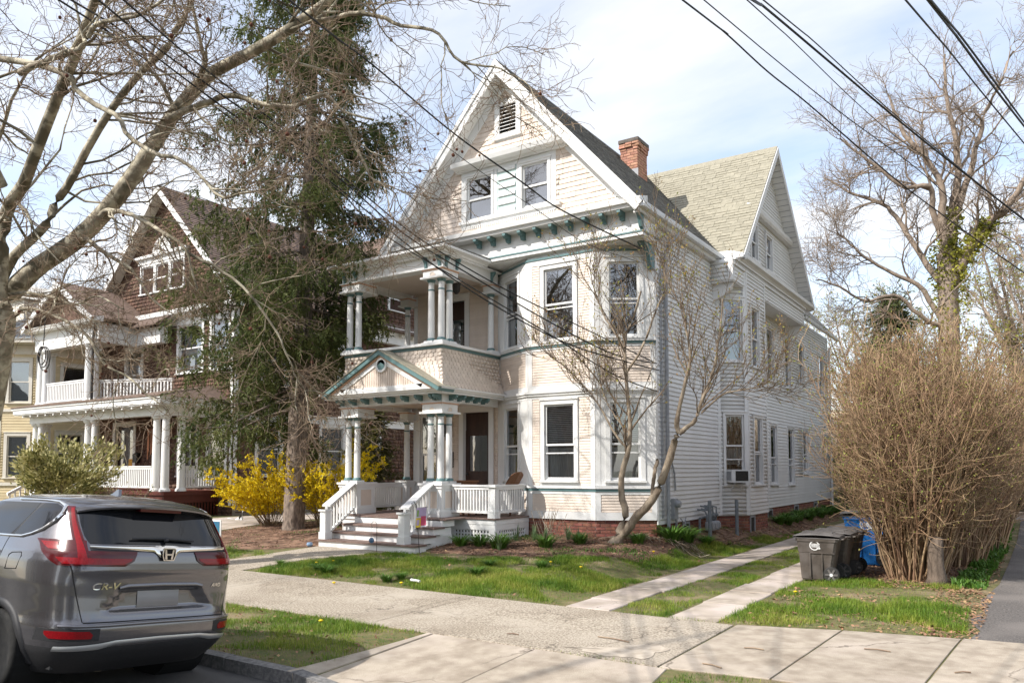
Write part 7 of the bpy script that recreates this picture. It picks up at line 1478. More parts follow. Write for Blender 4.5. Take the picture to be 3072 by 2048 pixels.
# ---- small dark conifer behind the hedge, and the young hemlock by the brown house wall
def conifer(name, label, x, y, z0, h, r, seed, nb, m=SPRN, tri=.14, per=40):
    g = np.random.default_rng(seed); t = thing(name, label, 'tree', (x, y, z0)); q = Geo(); zz = np.linspace(0, h, 9); q.addt(np.stack([np.full(9, x), np.full(9, y), z0+zz], 1)[None], (h*.016*(1-zz/h)+.01)[None], 7); q.build('trunk', SPRB, t)
    P = np.empty((nb, 6, 3)); f = g.uniform(.04, .98, nb); a = g.uniform(0, 2*np.pi, nb); L = r*(1-f)**.8*g.uniform(.6, 1.1, nb)+.1
    for k in range(6): e = k/5; P[:, k] = np.stack([x+np.cos(a)*L*e, y+np.sin(a)*L*e, z0+f*h+L*(.12*e-.35*e*e)], 1)
    s, tt_ = sprout(P, np.full((nb, 6), .012), 9, .1, 1, .8, r*.32, 4, .12, (0, 0, -.08), .6, .004, .3, g); q = Geo(); q.addt(P, np.full((nb, 6), .014), 3); q.addt(s, tt_, 3); q.build('branches', SPRB, t, 'stuff'); q = Geo(); needles(q, s, per//4, tri, tri*.28, g); needles(q, P, per, tri, tri*.28, g); q.build('crown', m, t, 'stuff'); return t
HEML2 = rampmat('mid_green_needle', [(.05, .07, .025), (.10, .125, .04), (.16, .18, .07)], trans=.25)
conifer('conifer', 'soft green conifer behind the top of the bare hedge', -4.6, 36, .2, 9.4, 3.0, 81, 260, HEML2, .2)
HEML = rampmat('yellow_green_needle', [(.05, .065, .015), (.10, .10, .025), (.16, .14, .04)], trans=.2)
conifer('young_conifer', 'small feathery yellow green conifer between the brown house and the porch', -17.6, 18.2, .4, 3.9, 1.35, 82, 120, HEML, .13)
# ---- forsythia
FLOW = rampmat('forsythia_flower', [(.70, .52, .0), (.80, .62, .01), (.86, .70, .04), (.66, .46, .0)], trans=.3); FST = mat('forsythia_stem', (.28, .20, .12), (.2, .14, .085), 3, .8)
def forsythia(x, y, n, h, seed, label, lean=(0, 0), flow=8):
    g = np.random.default_rng(seed); t = thing('forsythia_bush', label, 'bush', (x, y, g1(x, y)), 'forsythia bushes by the spruce'); a = g.uniform(0, 2*np.pi, n); N = 9; P = np.empty((n, N, 3)); pos = np.stack([x+.32*np.cos(a)*g.random(n), y+.25*np.sin(a)*g.random(n), np.full(n, g1(x, y)-.02)], 1); sp = g.uniform(.12, .62, n); d = unit(np.stack([np.cos(a)*sp+lean[0], np.sin(a)*sp+lean[1], np.ones(n)], 1)); P[:, 0] = pos; ln = h*g.uniform(.7, 1.25, n)
    for k in range(1, N): d = unit(d+g.normal(size=(n, 3))*.06+np.array([lean[0]*.12, lean[1]*.12, -.10*(k/N)])+np.stack([np.cos(a), np.sin(a), 0*a], 1)*.05); pos = pos+d*(ln/(N-1))[:, None]; P[:, k] = pos
    R = np.linspace(.008, .003, N)[None]*np.ones((n, 1)); u, v = sprout(P, R, 4, .3, 1, .7, .42, 5, .12, (0, 0, .03), .6, .0025, .2, g); q = Geo(); q.addt(P, R, 4); q.addt(u, v, 3); q.build('stems', FST, t, 'stuff'); q = Geo()
    for A_, per, lo in ((P, 46, .28), (u, 20, .05)):
        M = len(A_); idx = np.repeat(np.arange(M), per); f = g.uniform(lo, 1, len(idx))*(A_.shape[1]-1); i = np.minimum(f.astype(int), A_.shape[1]-2); fr = (f-i)[:, None]; p = A_[idx, i]*(1-fr)+A_[idx, i+1]*fr; vv = unit(g.normal(size=p.shape)); q.quads(leaf_quads(p, vv, .058, .034, g)); q.quads(leaf_quads(p, -vv+g.normal(size=p.shape)*.5, .055, .034, g))
    q.build('flowers', FLOW, t, 'stuff'); return t
forsythia(-17.7, 14.4, 74, 1.9, 91, 'bright yellow forsythia left of the spruce trunk, arching towards the brown porch', (-.16, -.1)); forsythia(-16.1, 14.95, 76, 2.15, 92, 'bright yellow forsythia right of the spruce trunk beside the porch stairs', (.06, -.02))
# ---- rhododendron and low shrub before the brown porch
RHO = rampmat('rhododendron_leaf', [(.09, .10, .03), (.26, .25, .08), (.50, .46, .20), (.62, .56, .30)], trans=.2, rough=.5)
def leafball(name, label, x, y, r, h, z0, seed, n, m, L, cat='shrub', gaps=.35):
    g = np.random.default_rng(seed); t = thing(name, label, cat, (x, y, g1(x, y))); K = 9; a = g.uniform(0, 2*np.pi, K); P = np.empty((K, 5, 3))
    for k in range(5): e = k/4; P[:, k] = np.stack([x+np.cos(a)*r*.8*e**1.3, y+np.sin(a)*r*.8*e**1.3, g1(x, y)-.03+e*h*.8*g.uniform(.9, 1.1, K)], 1)
    u, v = sprout(P, np.full((K, 5), .022), 9, .35, 1, .7, r*.55, 5, .15, (0, 0, .08), .6, .006, .2, g); q = Geo(); q.addt(P, np.linspace(.035, .014, 5)[None]*np.ones((K, 1)), 6); q.addt(u, v, 3); q.build('stems', GREYB, t, 'stuff'); ends = np.concatenate([u[:, -1], u[:, -2], P[:, -1]]); idx = g.integers(0, len(ends), n); c = ends[idx]+g.normal(size=(n, 3))*r*.085; out = unit(c-np.array([x, y, g1(x, y)+h*.4])); q = Geo(); q.quads(leaf_quads(c, out+np.array([0, 0, .3]), L, L*.42, g)); q.build('leaves', m, t, 'stuff'); return t
leafball('rhododendron', 'rounded pale flowering rhododendron before the brown house stairs', -23.6, 11.7, 1.25, 2.5, .3, 95, 10000, RHO, .14)
leafball('rose_shrub', 'low sparse shrub along the brown porch railing', -23.5, 13.6, .9, 1.2, .3, 96, 500, RHO, .07)
# ---------------------------------------------------------------- carts, meters, porch things
CARTB = mat('brown_cart_plastic', (.055, .045, .038), (.085, .07, .058), 9, .55, .08, 200, c3=(.11, .095, .085), scale3=3); CARTL = mat('grey_brown_cart_lid', (.13, .12, .115), (.08, .073, .07), 7, .6, .08, 150); CARTU = mat('blue_cart_plastic', (.012, .13, .42), (.02, .16, .47), 6, .45); LOGO = mat('white_print', (.75, .75, .74), None)
RUB = mat('black_cart_wheel', (.02, .02, .02), (.04, .037, .034), 12, .7)
def cart(x, y, z, rz, body, lid, label, group, H=.94, s=1.0):
    """wheeled cart; front towards local -x, wheels at +x, side with the printed emblem towards -y"""
    t = thing('wheeled_cart', label, 'trash cart', (x, y, z), group, rz); M = Matrix.Translation((x, y, z)) @ Matrix.Rotation(rz, 4, 'Z') @ Matrix.Scale(s, 4)
    def cp(nm, b, m, par=None, sm=False): 
        o = bpy.data.objects.new(nm, b.mesh(nm, m, sm)); COL.objects.link(o); o.parent = par or t; return o
    b = MB(); ht = H-.10
    secs = [(0.02, -.28, .24, .235), (.05, -.30, .25, .25), (.55, -.335, .33, .285), (.56, -.345, .34, .292), (ht-.07, -.365, .375, .31), (ht-.068, -.385, .395, .325), (ht, -.39, .40, .33)]
    ch = .045
    for zc, x0, x1, w in secs: b.v += [(x0+ch, -w, zc), (x1-ch, -w, zc), (x1, -w+ch, zc), (x1, w-ch, zc), (x1-ch, w, zc), (x0+ch, w, zc), (x0, w-ch, zc), (x0, -w+ch, zc)]
    for i in range(len(secs)-1):
        for k in range(8): b.f.append((i*8+k, i*8+(k+1) % 8, (i+1)*8+(k+1) % 8, (i+1)*8+k))
    b.f += [tuple(range(8))[::-1], tuple(range(len(secs)*8-8, len(secs)*8))]; bo = cp('cart_body', b, body)
    b = MB()
    for sx in (-.12, .10): b.box(sx-.012, sx+.012, -.302, -.285, .10, .55)
    b.box(-.12, .33, -.306, -.29, .545, .562); cp('body_rib', b, body, bo)
    b = MB(); L = [(-.42, ht-.005), (-.43, ht+.03), (-.30, ht+.065), (.0, ht+.085), (.30, ht+.07), (.43, ht+.04), (.44, ht)]
    for xx, zz in L:
        for yy, dz in ((-.345, -.02), (-.335, .0), (-.2, .018), (0, .024), (.2, .018), (.335, .0), (.345, -.02)): b.v.append((xx, yy, zz+dz*(1 if abs(xx) < .42 else .3)))
    for i in range(6):
        for k in range(6): b.f.append((i*7+k, (i+1)*7+k, (i+1)*7+k+1, i*7+k+1))
    b.f.append(tuple(range(7))); b.f.append(tuple(range(42, 49))[::-1]); b.box(-.42, .43, -.335, .335, ht-.012, ht+.004)
    li = cp('lid', b, lid)
    b = MB()
    for yy in (-.16, 0, .16): b.box(-.28, .28, yy-.03, yy+.03, ht+.055, ht+.112)
    cp('lid_rib', b, lid, li)
    b = MB(); b.tube([(.40, -.26, ht-.03), (.49, -.25, ht-.005), (.49, .25, ht-.005), (.40, .26, ht-.03)], .017, 8); cp('handle', b, body, None, True)
    for sy in (-1, 1):
        b = MB(); b.lathe(0, 0, [(.03, -.03), (.11, -.032), (.14, -.028), (.15, -.015), (.15, .02), (.14, .03)], 26); b.v = [(xx+.27, sy*.30-zz*sy, yy+.15) for xx, yy, zz in b.v]; wh = cp('wheel', b, RUB, None, True)
        b = MB()
        for k in range(6):
            a = 2*math.pi*k/6; c, q = math.cos(a), math.sin(a); n = np.array([-q, c])*.018; p0, p1 = np.array([c, q])*.02, np.array([c, q])*.115; P = [p0-n, p0+n, p1+n, p1-n]; b.hexa([(.27+p[0], sy*.334, .15+p[1]) for p in P]+[(.27+p[0], sy*.345, .15+p[1]) for p in P])
        cp('wheel_spoke', b, CARTL, wh); b = MB(); b.lathe(0, 0, [(.001, -.012), (.028, -.01), (.03, .0)], 12); b.v = [(xx+.27, sy*.348-zz*sy*-1*0-yy*0+zz*sy, yy+.15) for xx, yy, zz in b.v]; cp('hub', b, ALU, wh)
    # round printed emblem with a tail and two bars of small lettering
    b = MB(); yq = -.3035
    def fl(p): b.prism([(xx, yq-.012*(zz-.6)/.25-.0, zz) for xx, zz in p], (0, -.002, 0))
    for i in range(26):
        a0, a1 = math.radians(20+i*12.2), math.radians(20+(i+1)*12.2); fl([(-.03+.075*math.cos(a0), .695+.075*math.sin(a0)), (-.03+.092*math.cos(a0), .695+.092*math.sin(a0)), (-.03+.092*math.cos(a1), .695+.092*math.sin(a1)), (-.03+.075*math.cos(a1), .695+.075*math.sin(a1))])
    for zz in (.715, .69, .665):
        xx = -.085
        while xx < .06: w = random.uniform(.008, .02); fl([(xx, zz), (xx+w, zz), (xx+w, zz+.018), (xx, zz+.018)]); xx += w+.005
    fl([(.0, .655), (.075, .655), (.075, .63), (.02, .63)])
    cp('printed_emblem', b, LOGO)['kind'] = 'stuff'
    if s != 1.0: t.scale = (s, s, s)
    return t
gcart = 'brown wheeled carts in a row by the bare shrub'
cart(-2.98, 13.95, .215, .04, CARTB, CARTL, 'brown wheeled cart at the street end of the row, white emblem fully in view', gcart, s=.86)
cart(-2.90, 14.62, .215, -.03, CARTB, CARTL, 'middle one of the three brown wheeled carts', gcart, s=.86)
cart(-2.84, 15.28, .215, .02, CARTB, CARTL, 'brown wheeled cart at the far end of the row, next to the blue cart', gcart, s=.86)
cart(-2.64, 16.75, .21, .12, CARTU, CARTL, 'blue wheeled recycling cart behind the brown carts', None, s=1.15)
# bollards and gas meters, electric meter, air conditioner
for (x, y), lb in (((-6.28, 17.95), 'grey steel bollard nearer the house corner, beside the gas meters'), ((-6.2, 19.75), 'grey steel bollard farther from the house corner, beyond the gas meters')):
    b = MB(); z = g1(x, y); b.lathe(x, y, [(.047, z-.1), (.047, z+.90), (.046, z+.905)], 14); tag(b.build('bollard', GREYM, None, smooth=True), lb, 'bollard', 'bollards guarding the gas meters')
gm = thing('gas_meter_bank', 'cluster of grey gas meters and pipes low on the white side wall', 'gas meter', (-6.5, 18.7, g1(-6.5, 18.7)))
for k in range(3):
    y = 18.42+k*.26; z = g1(-6.5, y)
    b = MB(); b.lathe(-6.47, y, [(.06, z+.06), (.095, z+.08), (.10, z+.16), (.10, z+.24), (.085, z+.28), (.04, z+.29)], 12); b.box(-6.40, -6.36, y-.05, y+.05, z+.12, z+.24); b.build('gas_meter', GREYP, gm, smooth=True)
    b = MB(); b.tube([(-6.5, y-.05, z+.28), (-6.5, y-.05, z+.45), (-6.55, y-.05, z+.55), (-6.74, y-.05, z+.58)], .022, 7); b.tube([(-6.5, y+.06, z+.28), (-6.48, y+.06, z+.40), (-6.48, y+.06, z+.62), (-6.7, y+.06, z+.66)], .02, 7); b.lathe(-6.48, y+.06, [(.05, z+.40), (.06, z+.43), (.05, z+.46)], 10); b.build('gas_pipe', GREYM, gm, smooth=True)
b = MB(); b.tube([(-6.62, 18.2, .9), (-6.62, 19.3, .94)], .03, 8); b.tube([(-6.62, 18.2, .9), (-6.62, 18.2, .4)], .03, 8); b.build('gas_manifold', GREYM, gm, smooth=True)
em_ = thing('electric_meter', 'round grey electric meter box under the conduit near the house corner', 'electric meter', (-6.7, 16.9, 1.1)); b = MB(); b.box(-6.79, -6.69, 16.78, 17.0, .95, 1.42); b.build('meter_box', GREYP, em_); b = MB(); b.lathe(0, 0, [(.085, 0), (.085, .07), (.07, .10), (.03, .11)], 16); b.v = [(-6.69+z, 16.89+x, 1.3+y) for x, y, z in b.v]; b.build('meter_glass', GREYP, em_, smooth=True); b = MB(); b.box(-6.79, -6.75, 17.03, 17.1, .45, 1.15); b.tube([(-6.74, 17.25, .95), (-6.72, 17.4, .85), (-6.74, 17.6, .95), (-6.73, 17.5, .78), (-6.74, 17.75, .72)], .012, 6); b.build('loose_conduit', GREYP, em_)
ac = thing('air_conditioner', 'white window air conditioner on brackets in the side bay window', 'air conditioner', tuple(FA.p(.5, 1.75, .2))); b = MB(); FA.box(b, .24, .74, 1.74, 2.08, -.05, .30); b.build('casing', ALU, ac); b = MB(); FA.box(b, .34, .70, 1.78, 2.04, .301, .306); b.build('grille', IRON, ac)
b = MB()
FAs = Frame(tuple(FA.p(.24, 0, .30)[:2]), tuple(FA.p(.24, 0, -.05)[:2]))
for k in range(5): FA.box(b, .232, .239, 1.80, 2.03, .02+k*.05, .05+k*.05)
b.build('side_vent', GREYP, ac)
for u in (.36, .62): b = MB(); b.tube([FA.p(u, 1.73, .24), FA.p(u-.04, 1.48, .03)], .012, 6); b.build('support_bracket', ALU, ac)
# wicker furniture on the porch
WICK = mat('brown_wicker', (.24, .115, .055), (.15, .07, .035), 60, .7, .6, 90)
wc = thing('wicker_chair', 'brown wicker lounge chair on the white porch, its back showing above the rail', 'chair', (-10.25, 14.7, DZ)); x, y = -10.35, 14.75
b = MB(); b.box(x-.5, x+.35, y-.32, y+.32, DZ+.36, DZ+.44); b.build('seat', WICK, wc)
b = MB(); n = 8
for k in range(n+1):
    a = -.9+1.8*k/n; yy = y+.33*math.sin(a); top = .92+.10*math.cos(a*1.6)
    b.v += [(x+.36-.04*abs(a), yy, DZ+.42), (x+.78-.10*abs(a), yy*1.0, DZ+top), (x+.80-.10*abs(a), yy, DZ+top), (x+.40-.04*abs(a), yy, DZ+.40)]
for k in range(n):
    for i in range(4): b.f.append((k*4+i, (k+1)*4+i, (k+1)*4+(i+1) % 4, k*4+(i+1) % 4))
b.build('backrest', WICK, wc)
for lx, ly in ((-.46, -.28), (-.46, .28), (.32, -.28), (.32, .28)): b = MB(); b.tube([(x+lx, y+ly, DZ), (x+lx, y+ly, DZ+.37)], .022, 7); b.build('leg', WICK, wc)
for s in (-1, 1): b = MB(); b.tube([(x-.45, y+s*.33, DZ+.37), (x-.45, y+s*.34, DZ+.60), (x+.1, y+s*.34, DZ+.62), (x+.45, y+s*.30, DZ+.68)], .03, 7); b.build('armrest', WICK, wc)
wt_ = thing('wicker_table', 'long low brown wicker table on the white porch behind the rail', 'table', (-11.0, 14.7, DZ)); b = MB(); b.box(-11.45, -10.9, 14.4, 15.0, DZ+.77, DZ+.81); b.box(-11.42, -10.93, 14.43, 14.97, DZ+.70, DZ+.769); b.build('tabletop', WICK, wt_)
for lx, ly in ((-11.4, 14.45), (-11.4, 14.95), (-10.95, 14.45), (-10.95, 14.95)): b = MB(); b.tube([(lx, ly, DZ), (lx, ly, DZ+.70)], .025, 7); b.build('leg', WICK, wt_)
# garden flag, hook with lantern, globe, lawn sign
fg = thing('garden_flag', 'small printed garden flag on a black iron pole beside the white stairs', 'flag', (-10.36, 12.2, g1(-10.36, 12.2)))
z0 = g1(-10.36, 12.2); b = MB(); b.tube([(-10.36, 12.2, z0-.05), (-10.40, 12.2, z0+.4), (-10.46, 12.2, z0+.98), (-10.52, 12.2, z0+1.06), (-10.58, 12.2, z0+1.02), (-10.56, 12.2, z0+.97)], .008, 6); b.tube([(-10.455, 12.2, z0+.93), (-10.14, 12.19, z0+.96)], .005, 5); b.build('flag_pole', IRON, fg, smooth=True)
FCL = [mat('flag_white', (.62, .60, .64), (.5, .46, .56), 8), mat('flag_yellow', (.62, .46, .04), None), mat('flag_pink', (.55, .08, .16), None), mat('flag_lilac', (.42, .33, .5), None), mat('flag_green', (.2, .34, .08), None)]
def fq(u0, u1, v0, v1, m, off=0, sk=0, nm='flag_cloth'):
    b = MB(); n = 8
    for k in range(n+1):
        for v in (v0, v1): u = u0+(u1-u0)*k/n; uu = u+sk*v; b.v.append((-10.445+.28*uu-.02*v, 12.19-.03*math.sin(u*6)*v-off, z0+.93+.03*u-.40*v))
    b.f = [(k*2, k*2+2, k*2+3, k*2+1) for k in range(n)]; return b.build(nm, m, fg)
fq(0, 1, 0, 1, FCL[0]); fq(.05, .95, .02, .45, FCL[3], .003, 0, 'flag_print'); fq(.02, .5, .52, 1, FCL[1], .004, 0, 'flag_print'); fq(.5, .95, .45, .92, FCL[2], .004, 0, 'flag_print'); fq(.12, .3, .12, .45, FCL[4], .006, 0, 'flag_print'); fq(.14, .4, .62, .9, FCL[3], .006, 0, 'flag_print')
hk = (-11.38, 12.02); z0h_ = g1(*hk); b = MB(); b.tube([(hk[0], hk[1], z0h_-.05), (hk[0], hk[1], z0h_+.56), (hk[0]-.02, hk[1], z0h_+.62), (hk[0]-.09, hk[1], z0h_+.64), (hk[0]-.15, hk[1], z0h_+.60), (hk[0]-.15, hk[1], z0h_+.53), (hk[0]-.12, hk[1], z0h_+.52)], .006, 6); tag(b.build('shepherd_hook', IRON, None, smooth=True), 'thin black shepherd hook standing in front of the white stairs', 'garden hook')
BLUEG = mat('blue_glass', (.04, .10, .20), (.10, .2, .34), 14, .15, coat=.5); b = MB(); x, y, z = hk[0]-.15, hk[1], z0h_+.24; b.lathe(x, y, [(.02, z-.055), (.05, z-.035), (.058, z), (.05, z+.035), (.03, z+.05), (.032, z+.06)], 14); b.tube([(x, y, z+.06), (x, y, z+.29)], .002, 4); tag(b.build('hanging_lantern', BLUEG, None, smooth=True), 'small blue glass lantern hanging from the thin hook by the stairs', 'lantern')
b = MB(); x, y = -13.45, 12.05; z = g1(x, y)+.06; b.lathe(x, y, [(.03, z-.06), (.06, z-.035), (.07, z), (.058, z+.03), (.055, z+.04)], 14); tag(b.build('glass_bowl', mat('pale_blue_glass', (.16, .27, .42), (.3, .4, .55), 10, .2), None, smooth=True), 'pale blue glass bowl lying on the mulch left of the stairs', 'bowl')
sg = thing('lawn_sign', 'small green lawn sign with a white border left of the mulch bed', 'sign', (-14.75, 10.5, g1(-14.75, 10.5))); z = g1(-14.75, 10.5)
b = MB(); b.box(-15.05, -14.5, 10.49, 10.51, z+.28, z+.74); b.build('sign_panel', LOGO, sg); b = MB(); b.box(-15.02, -14.53, 10.484, 10.489, z+.31, z+.71); b.build('sign_print', mat('sign_green', (.02, .26, .20), (.02, .10, .22), .9, .5), sg)
b = MB()
for k, w in enumerate((.16, .3, .22)): b.box(-14.95, -14.95+w, 10.480, 10.4835, z+.60-k*.08, z+.635-k*.08)
b.build('sign_lettering', LOGO, sg); b = MB(); b.tube([(-14.95, 10.5, z-.1), (-14.95, 10.5, z+.3)], .005, 5); b.tube([(-14.6, 10.5, z-.1), (-14.6, 10.5, z+.3)], .005, 5); b.build('sign_leg', GREYP, sg)
b = MB(); b.tube([(-20.9, 15.4, .52), (-20.3, 15.2, .5), (-19.9, 15.1, .62), (-19.75, 15.1, .95)], .07, 10); tag(b.build('drain_pipe', ALU, None, smooth=True), 'bent white drain pipe on the ground by the brown house', 'pipe')
# ---------------------------------------------------------------- clumps of leaves and the grass
LILY = rampmat('daylily_leaf', [(.055, .13, .018), (.095, .20, .03), (.15, .26, .05)], trans=.25, rough=.45); IRIS = rampmat('iris_leaf', [(.07, .12, .06), (.11, .17, .08), (.16, .21, .09)], trans=.25, rough=.5); STRAW = rampmat('dry_stalk', [(.30, .22, .15), (.42, .34, .25), (.52, .45, .36)], trans=.1)
def blades(g, n, r, h, w, bend, N=5, base=.3):
    a = g.uniform(0, 2*np.pi, n); rr = r*base*np.sqrt(g.random(n)); p = np.stack([rr*np.cos(a), rr*np.sin(a), np.zeros(n)], 1); dr = np.stack([np.cos(a), np.sin(a), 0*a], 1); H = h*g.uniform(.6, 1.15, n); O = r*g.uniform(.5, 1.1, n); s = np.stack([-np.sin(a), np.cos(a), 0*a], 1); V = np.empty((n, N, 2, 3)); W_ = w*g.uniform(.7, 1.2, n)
    for k in range(N):
        t = k/(N-1); c = p+dr*(O*t**1.6)[:, None]+np.array([0, 0, 1.])*(H*(t*(1+bend)-bend*1.15*t*t*1.0))[:, None]; ww = (W_*(1-t**2)*.5+.001)[:, None]*s; V[:, k, 0] = c-ww; V[:, k, 1] = c+ww
    b = (np.arange(n)*N*2)[:, None, None]; i = np.arange(N-1)[None, :, None]*2; Q = np.concatenate([b+i, b+i+1, b+i+3, b+i+2], -1).reshape(-1, 4); return V.reshape(-1, 3), Q
def clump_mesh(nm, seed, n, r, h, w, bend, m): g = np.random.default_rng(seed); V, Q = blades(g, n, r, h, w, bend); return npmesh(nm, V, Q, mats=[m])
lm = [clump_mesh('daylily', 1+i, 150, .42, .30, .026, .85, LILY) for i in range(3)]; im = [clump_mesh('iris', 11+i, 15, .13, .46, .042, .1, IRIS) for i in range(2)]
def put(nm, me, x, y, s, rz, label, cat, group, dz=-.01):
    o = bpy.data.objects.new(nm, me); COL.objects.link(o); o.location = (x, y, g1(x, y)+dz); o.scale = (s, s, s); o.rotation_euler = (0, 0, rz); return tag(o, label, cat, group)
for i, (x, y, s, lb) in enumerate(((-10.15, 13.3, .85, 'green daylily clump before the lattice, nearest the stairs'), (-9.75, 13.45, .9, 'green daylily clump before the middle of the porch lattice'), (-9.15, 13.3, 1.12, 'large green daylily clump before the corner of the porch lattice'), (-8.3, 13.75, 1.0, 'green daylily clump before the brick under the bay window'), (-7.85, 14.4, .9, 'green daylily clump left of the leaning tree'), (-6.75, 14.9, .85, 'green daylily clump right of the leaning tree foot'), (-6.45, 16.0, 1.3, 'biggest green daylily clump at the house corner'), (-6.35, 16.6, 1.15, 'green daylily clump behind the biggest one at the house corner'), (-6.15, 17.3, .75, 'low daylily clump between the house corner and the bollard'))):
    put('daylily_clump', lm[i % 3], x, y, s, i*1.3, lb, 'plant', 'daylily clumps along the house')
for i, (x, y, s, lb) in enumerate(((-9.35, 14.25, .9, 'grey green iris fan by the porch corner'), (-9.05, 14.5, .8, 'grey green iris fan before the brick, second from the porch'), (-8.75, 14.5, .75, 'grey green iris fan before the brick, third from the porch'), (-8.35, 14.8, .8, 'grey green iris fan close to the brick under the bay'), (-8.05, 14.75, .7, 'grey green iris fan left of the leaning tree'), (-9.0, 13.1, .8, 'iris fan in front of the porch corner lilies'))):
    put('iris_plant', im[i % 2], x, y, s, i*.7, lb, 'plant', 'iris fans in the front bed')
for i in range(16): put('daylily_clump', lm[i % 3], -6.25+.12*math.sin(i*2.3), 24.0+i*.56, .95+.1*math.sin(i*1.7), i*1.1, 'green leafy clump in the row along the white side wall', 'plant', 'leafy clumps along the side wall')
for i, (x, y, s, n, rz) in enumerate(((-6.9, 15.3, 1.0, 90, 2.6), (-6.1, 15.9, .9, 80, 2.4))):
    g = np.random.default_rng(50+i); q = Geo(); a = rz+math.pi+g.normal(size=n)*.22; px_, py_ = x+g.normal(size=n)*.22, y+g.normal(size=n)*.16; L = g.uniform(.35, .9, n); P = np.empty((n, 4, 3))
    for k in range(4): e = k/3; P[:, k, 0] = px_-np.cos(a)*L*e; P[:, k, 1] = py_+np.sin(a)*L*e*-1; P[:, k, 2] = gz(P[:, k, 0], P[:, k, 1])+.03+.13*(1-e)*g.random(n)
    q.addt(P, np.full((n, 4), .006), 3); o = q.build('straw_pile', STRAW, None); tag(o, 'pile of flattened dry pale stalks '+('before the leaning tree' if i == 0 else 'by the drive strip near the house corner'), 'dry stalks', 'piles of dry stalks')
g = np.random.default_rng(77); q = Geo(); n = 26; px_, py_ = -8.65+g.normal(size=n)*.14, 14.6+g.normal(size=n)*.1; P = np.empty((n, 5, 3)); L = g.uniform(.3, .75, n); dx, dy = g.normal(size=n)*.25, g.normal(size=n)*.15
for k in range(5): e = k/4; P[:, k] = np.stack([px_+dx*e, py_+dy*e, gz(px_, py_)+L*e], 1)
q.addt(P, np.full((n, 5), .006), 3); tag(q.build('dry_stalks', STRAW, None), 'upright dry tan stalks before the brick under the bay', 'dry stalks')
# grass
def inpoly(P, poly):
    x, y = P[:, 0], P[:, 1]; r = np.zeros(len(P), bool); n = len(poly)
    for i in range(n):
        (x1, y1), (x2, y2) = poly[i], poly[(i+1) % n]; c = ((y1 > y) != (y2 > y)) & (x < (x2-x1)*(y-y1)/(y2-y1+1e-12)+x1); r ^= c
    return r
def nz2(x, y, s=1.0):
    x, y = x*s, y*s; return (np.sin(x*1.7+np.sin(y*2.3)*1.3)+np.sin(y*2.1+np.sin(x*1.9+1)*1.4)+np.sin((x+y)*3.7+2)*.6+np.sin((x*1.3-y*2.9)*2.1)*.5)/3.1
GRS = rampmat('lawn_blade', [(.045, .11, .012), (.095, .19, .018), (.17, .26, .028), (.30, .34, .05), (.44, .40, .13)], trans=.3, rough=.55, pscale=1.3)
DRY = rampmat('dry_grass', [(.30, .25, .11), (.42, .35, .18), (.25, .23, .09)], trans=.2)
def grass(name, poly, dens, h, seed, excl=(), bare=-.35, m=GRS, mind=.12, w=.006):
    poly = wob(list(poly), 14, .035, seed); g = np.random.default_rng(seed); A = np.array(poly); lo, hi = A.min(0), A.max(0); n = int((hi-lo).prod()*dens); P = lo+g.random((n, 2))*(hi-lo); k = inpoly(P, poly)
    for e in excl: k &= ~inpoly(P, e)
    P = P[k]; f = nz2(P[:, 0], P[:, 1], .9)+.5*nz2(P[:, 0]+5, P[:, 1], 3.1); k = g.random(len(P)) < np.clip((f-bare)*1.6, mind, 1); P, f = P[k], f[k]; n = len(P); a = g.uniform(0, 2*np.pi, n); d = np.stack([np.cos(a), np.sin(a)], 1); s = np.stack([-d[:, 1], d[:, 0]], 1)
    H = h*g.uniform(.45, 1.15, n)*np.clip(.72+.8*f+.25*nz2(P[:, 0], P[:, 1]+9, 6.5), .35, 1.9); lean = H*g.uniform(.15, .8, n); z = gz(P[:, 0], P[:, 1])-.004; W_ = w*g.uniform(.6, 1.3, n)
    def pt(t, sd, hz): xy = P+d*(lean*t*t)[:, None]+s*(W_*.5*sd*(1-t*.75))[:, None]; return np.concatenate([xy, (z+H*hz)[:, None]], 1)
    V = np.stack([pt(0, -1, 0), pt(0, 1, 0), pt(.6, 1, .62), pt(.6, -1, .62), pt(1, 0, .93)], 1); b = np.arange(n)[:, None]*5
    return tag(link(name, npmesh(name, V.reshape(-1, 3), b+np.array([[0, 1, 2, 3]]), b+np.array([[3, 2, 4]]), [m])), kind='stuff')
LAWN = [(-12.3, 9.44), (-5.42, 9.44), (-5.42, 16), (-5.42, 24), (-5.75, 24), (-6.2, 16.3), (-6.1, 13.6), (-7.1, 12.9), (-8.6, 12.5), (-10.2, 12.3), (-10.5, 12.05), (-11.2, 12.1)]
grass('lawn_grass', LAWN, 5200, .095, 101, bare=-.5); grass('verge_grass', [(-13.5, 5.32), (-6.02, 5.32), (-5.92, 6.2), (-5.85, 7.13), (-13.5, 7.13)], 5000, .066, 102, bare=-.25)
grass('verge_grass', [(-40, 5.32), (-13.5, 5.32), (-13.5, 7.13), (-40, 7.13)], 500, .07, 103); grass('strip_grass', [(-4.69, 9.44), (-3.90, 9.44), (-3.90, 30), (-4.69, 30)], 3600, .06, 104, bare=-.35)
grass('side_grass', [(-3.23, 9.5), (-1.9, 9.8), (-.7, 10.1), (-.62, 11.3), (-.75, 13.2), (-1.0, 14.3), (-2.4, 14.5), (-3.23, 13.3)], 4300, .075, 105, bare=-.3)
grass('side_grass', [(-.95, 10.4), (-.62, 10.3), (-.72, 12.4), (-1.6, 12.6), (-1.7, 11.2)], 3600, .15, 106, bare=-.6); grass('corner_grass', [(-2.95, 6.2), (-1.6, 6.2), (-1.9, 7.25), (-2.75, 7.12)], 3000, .06, 107)
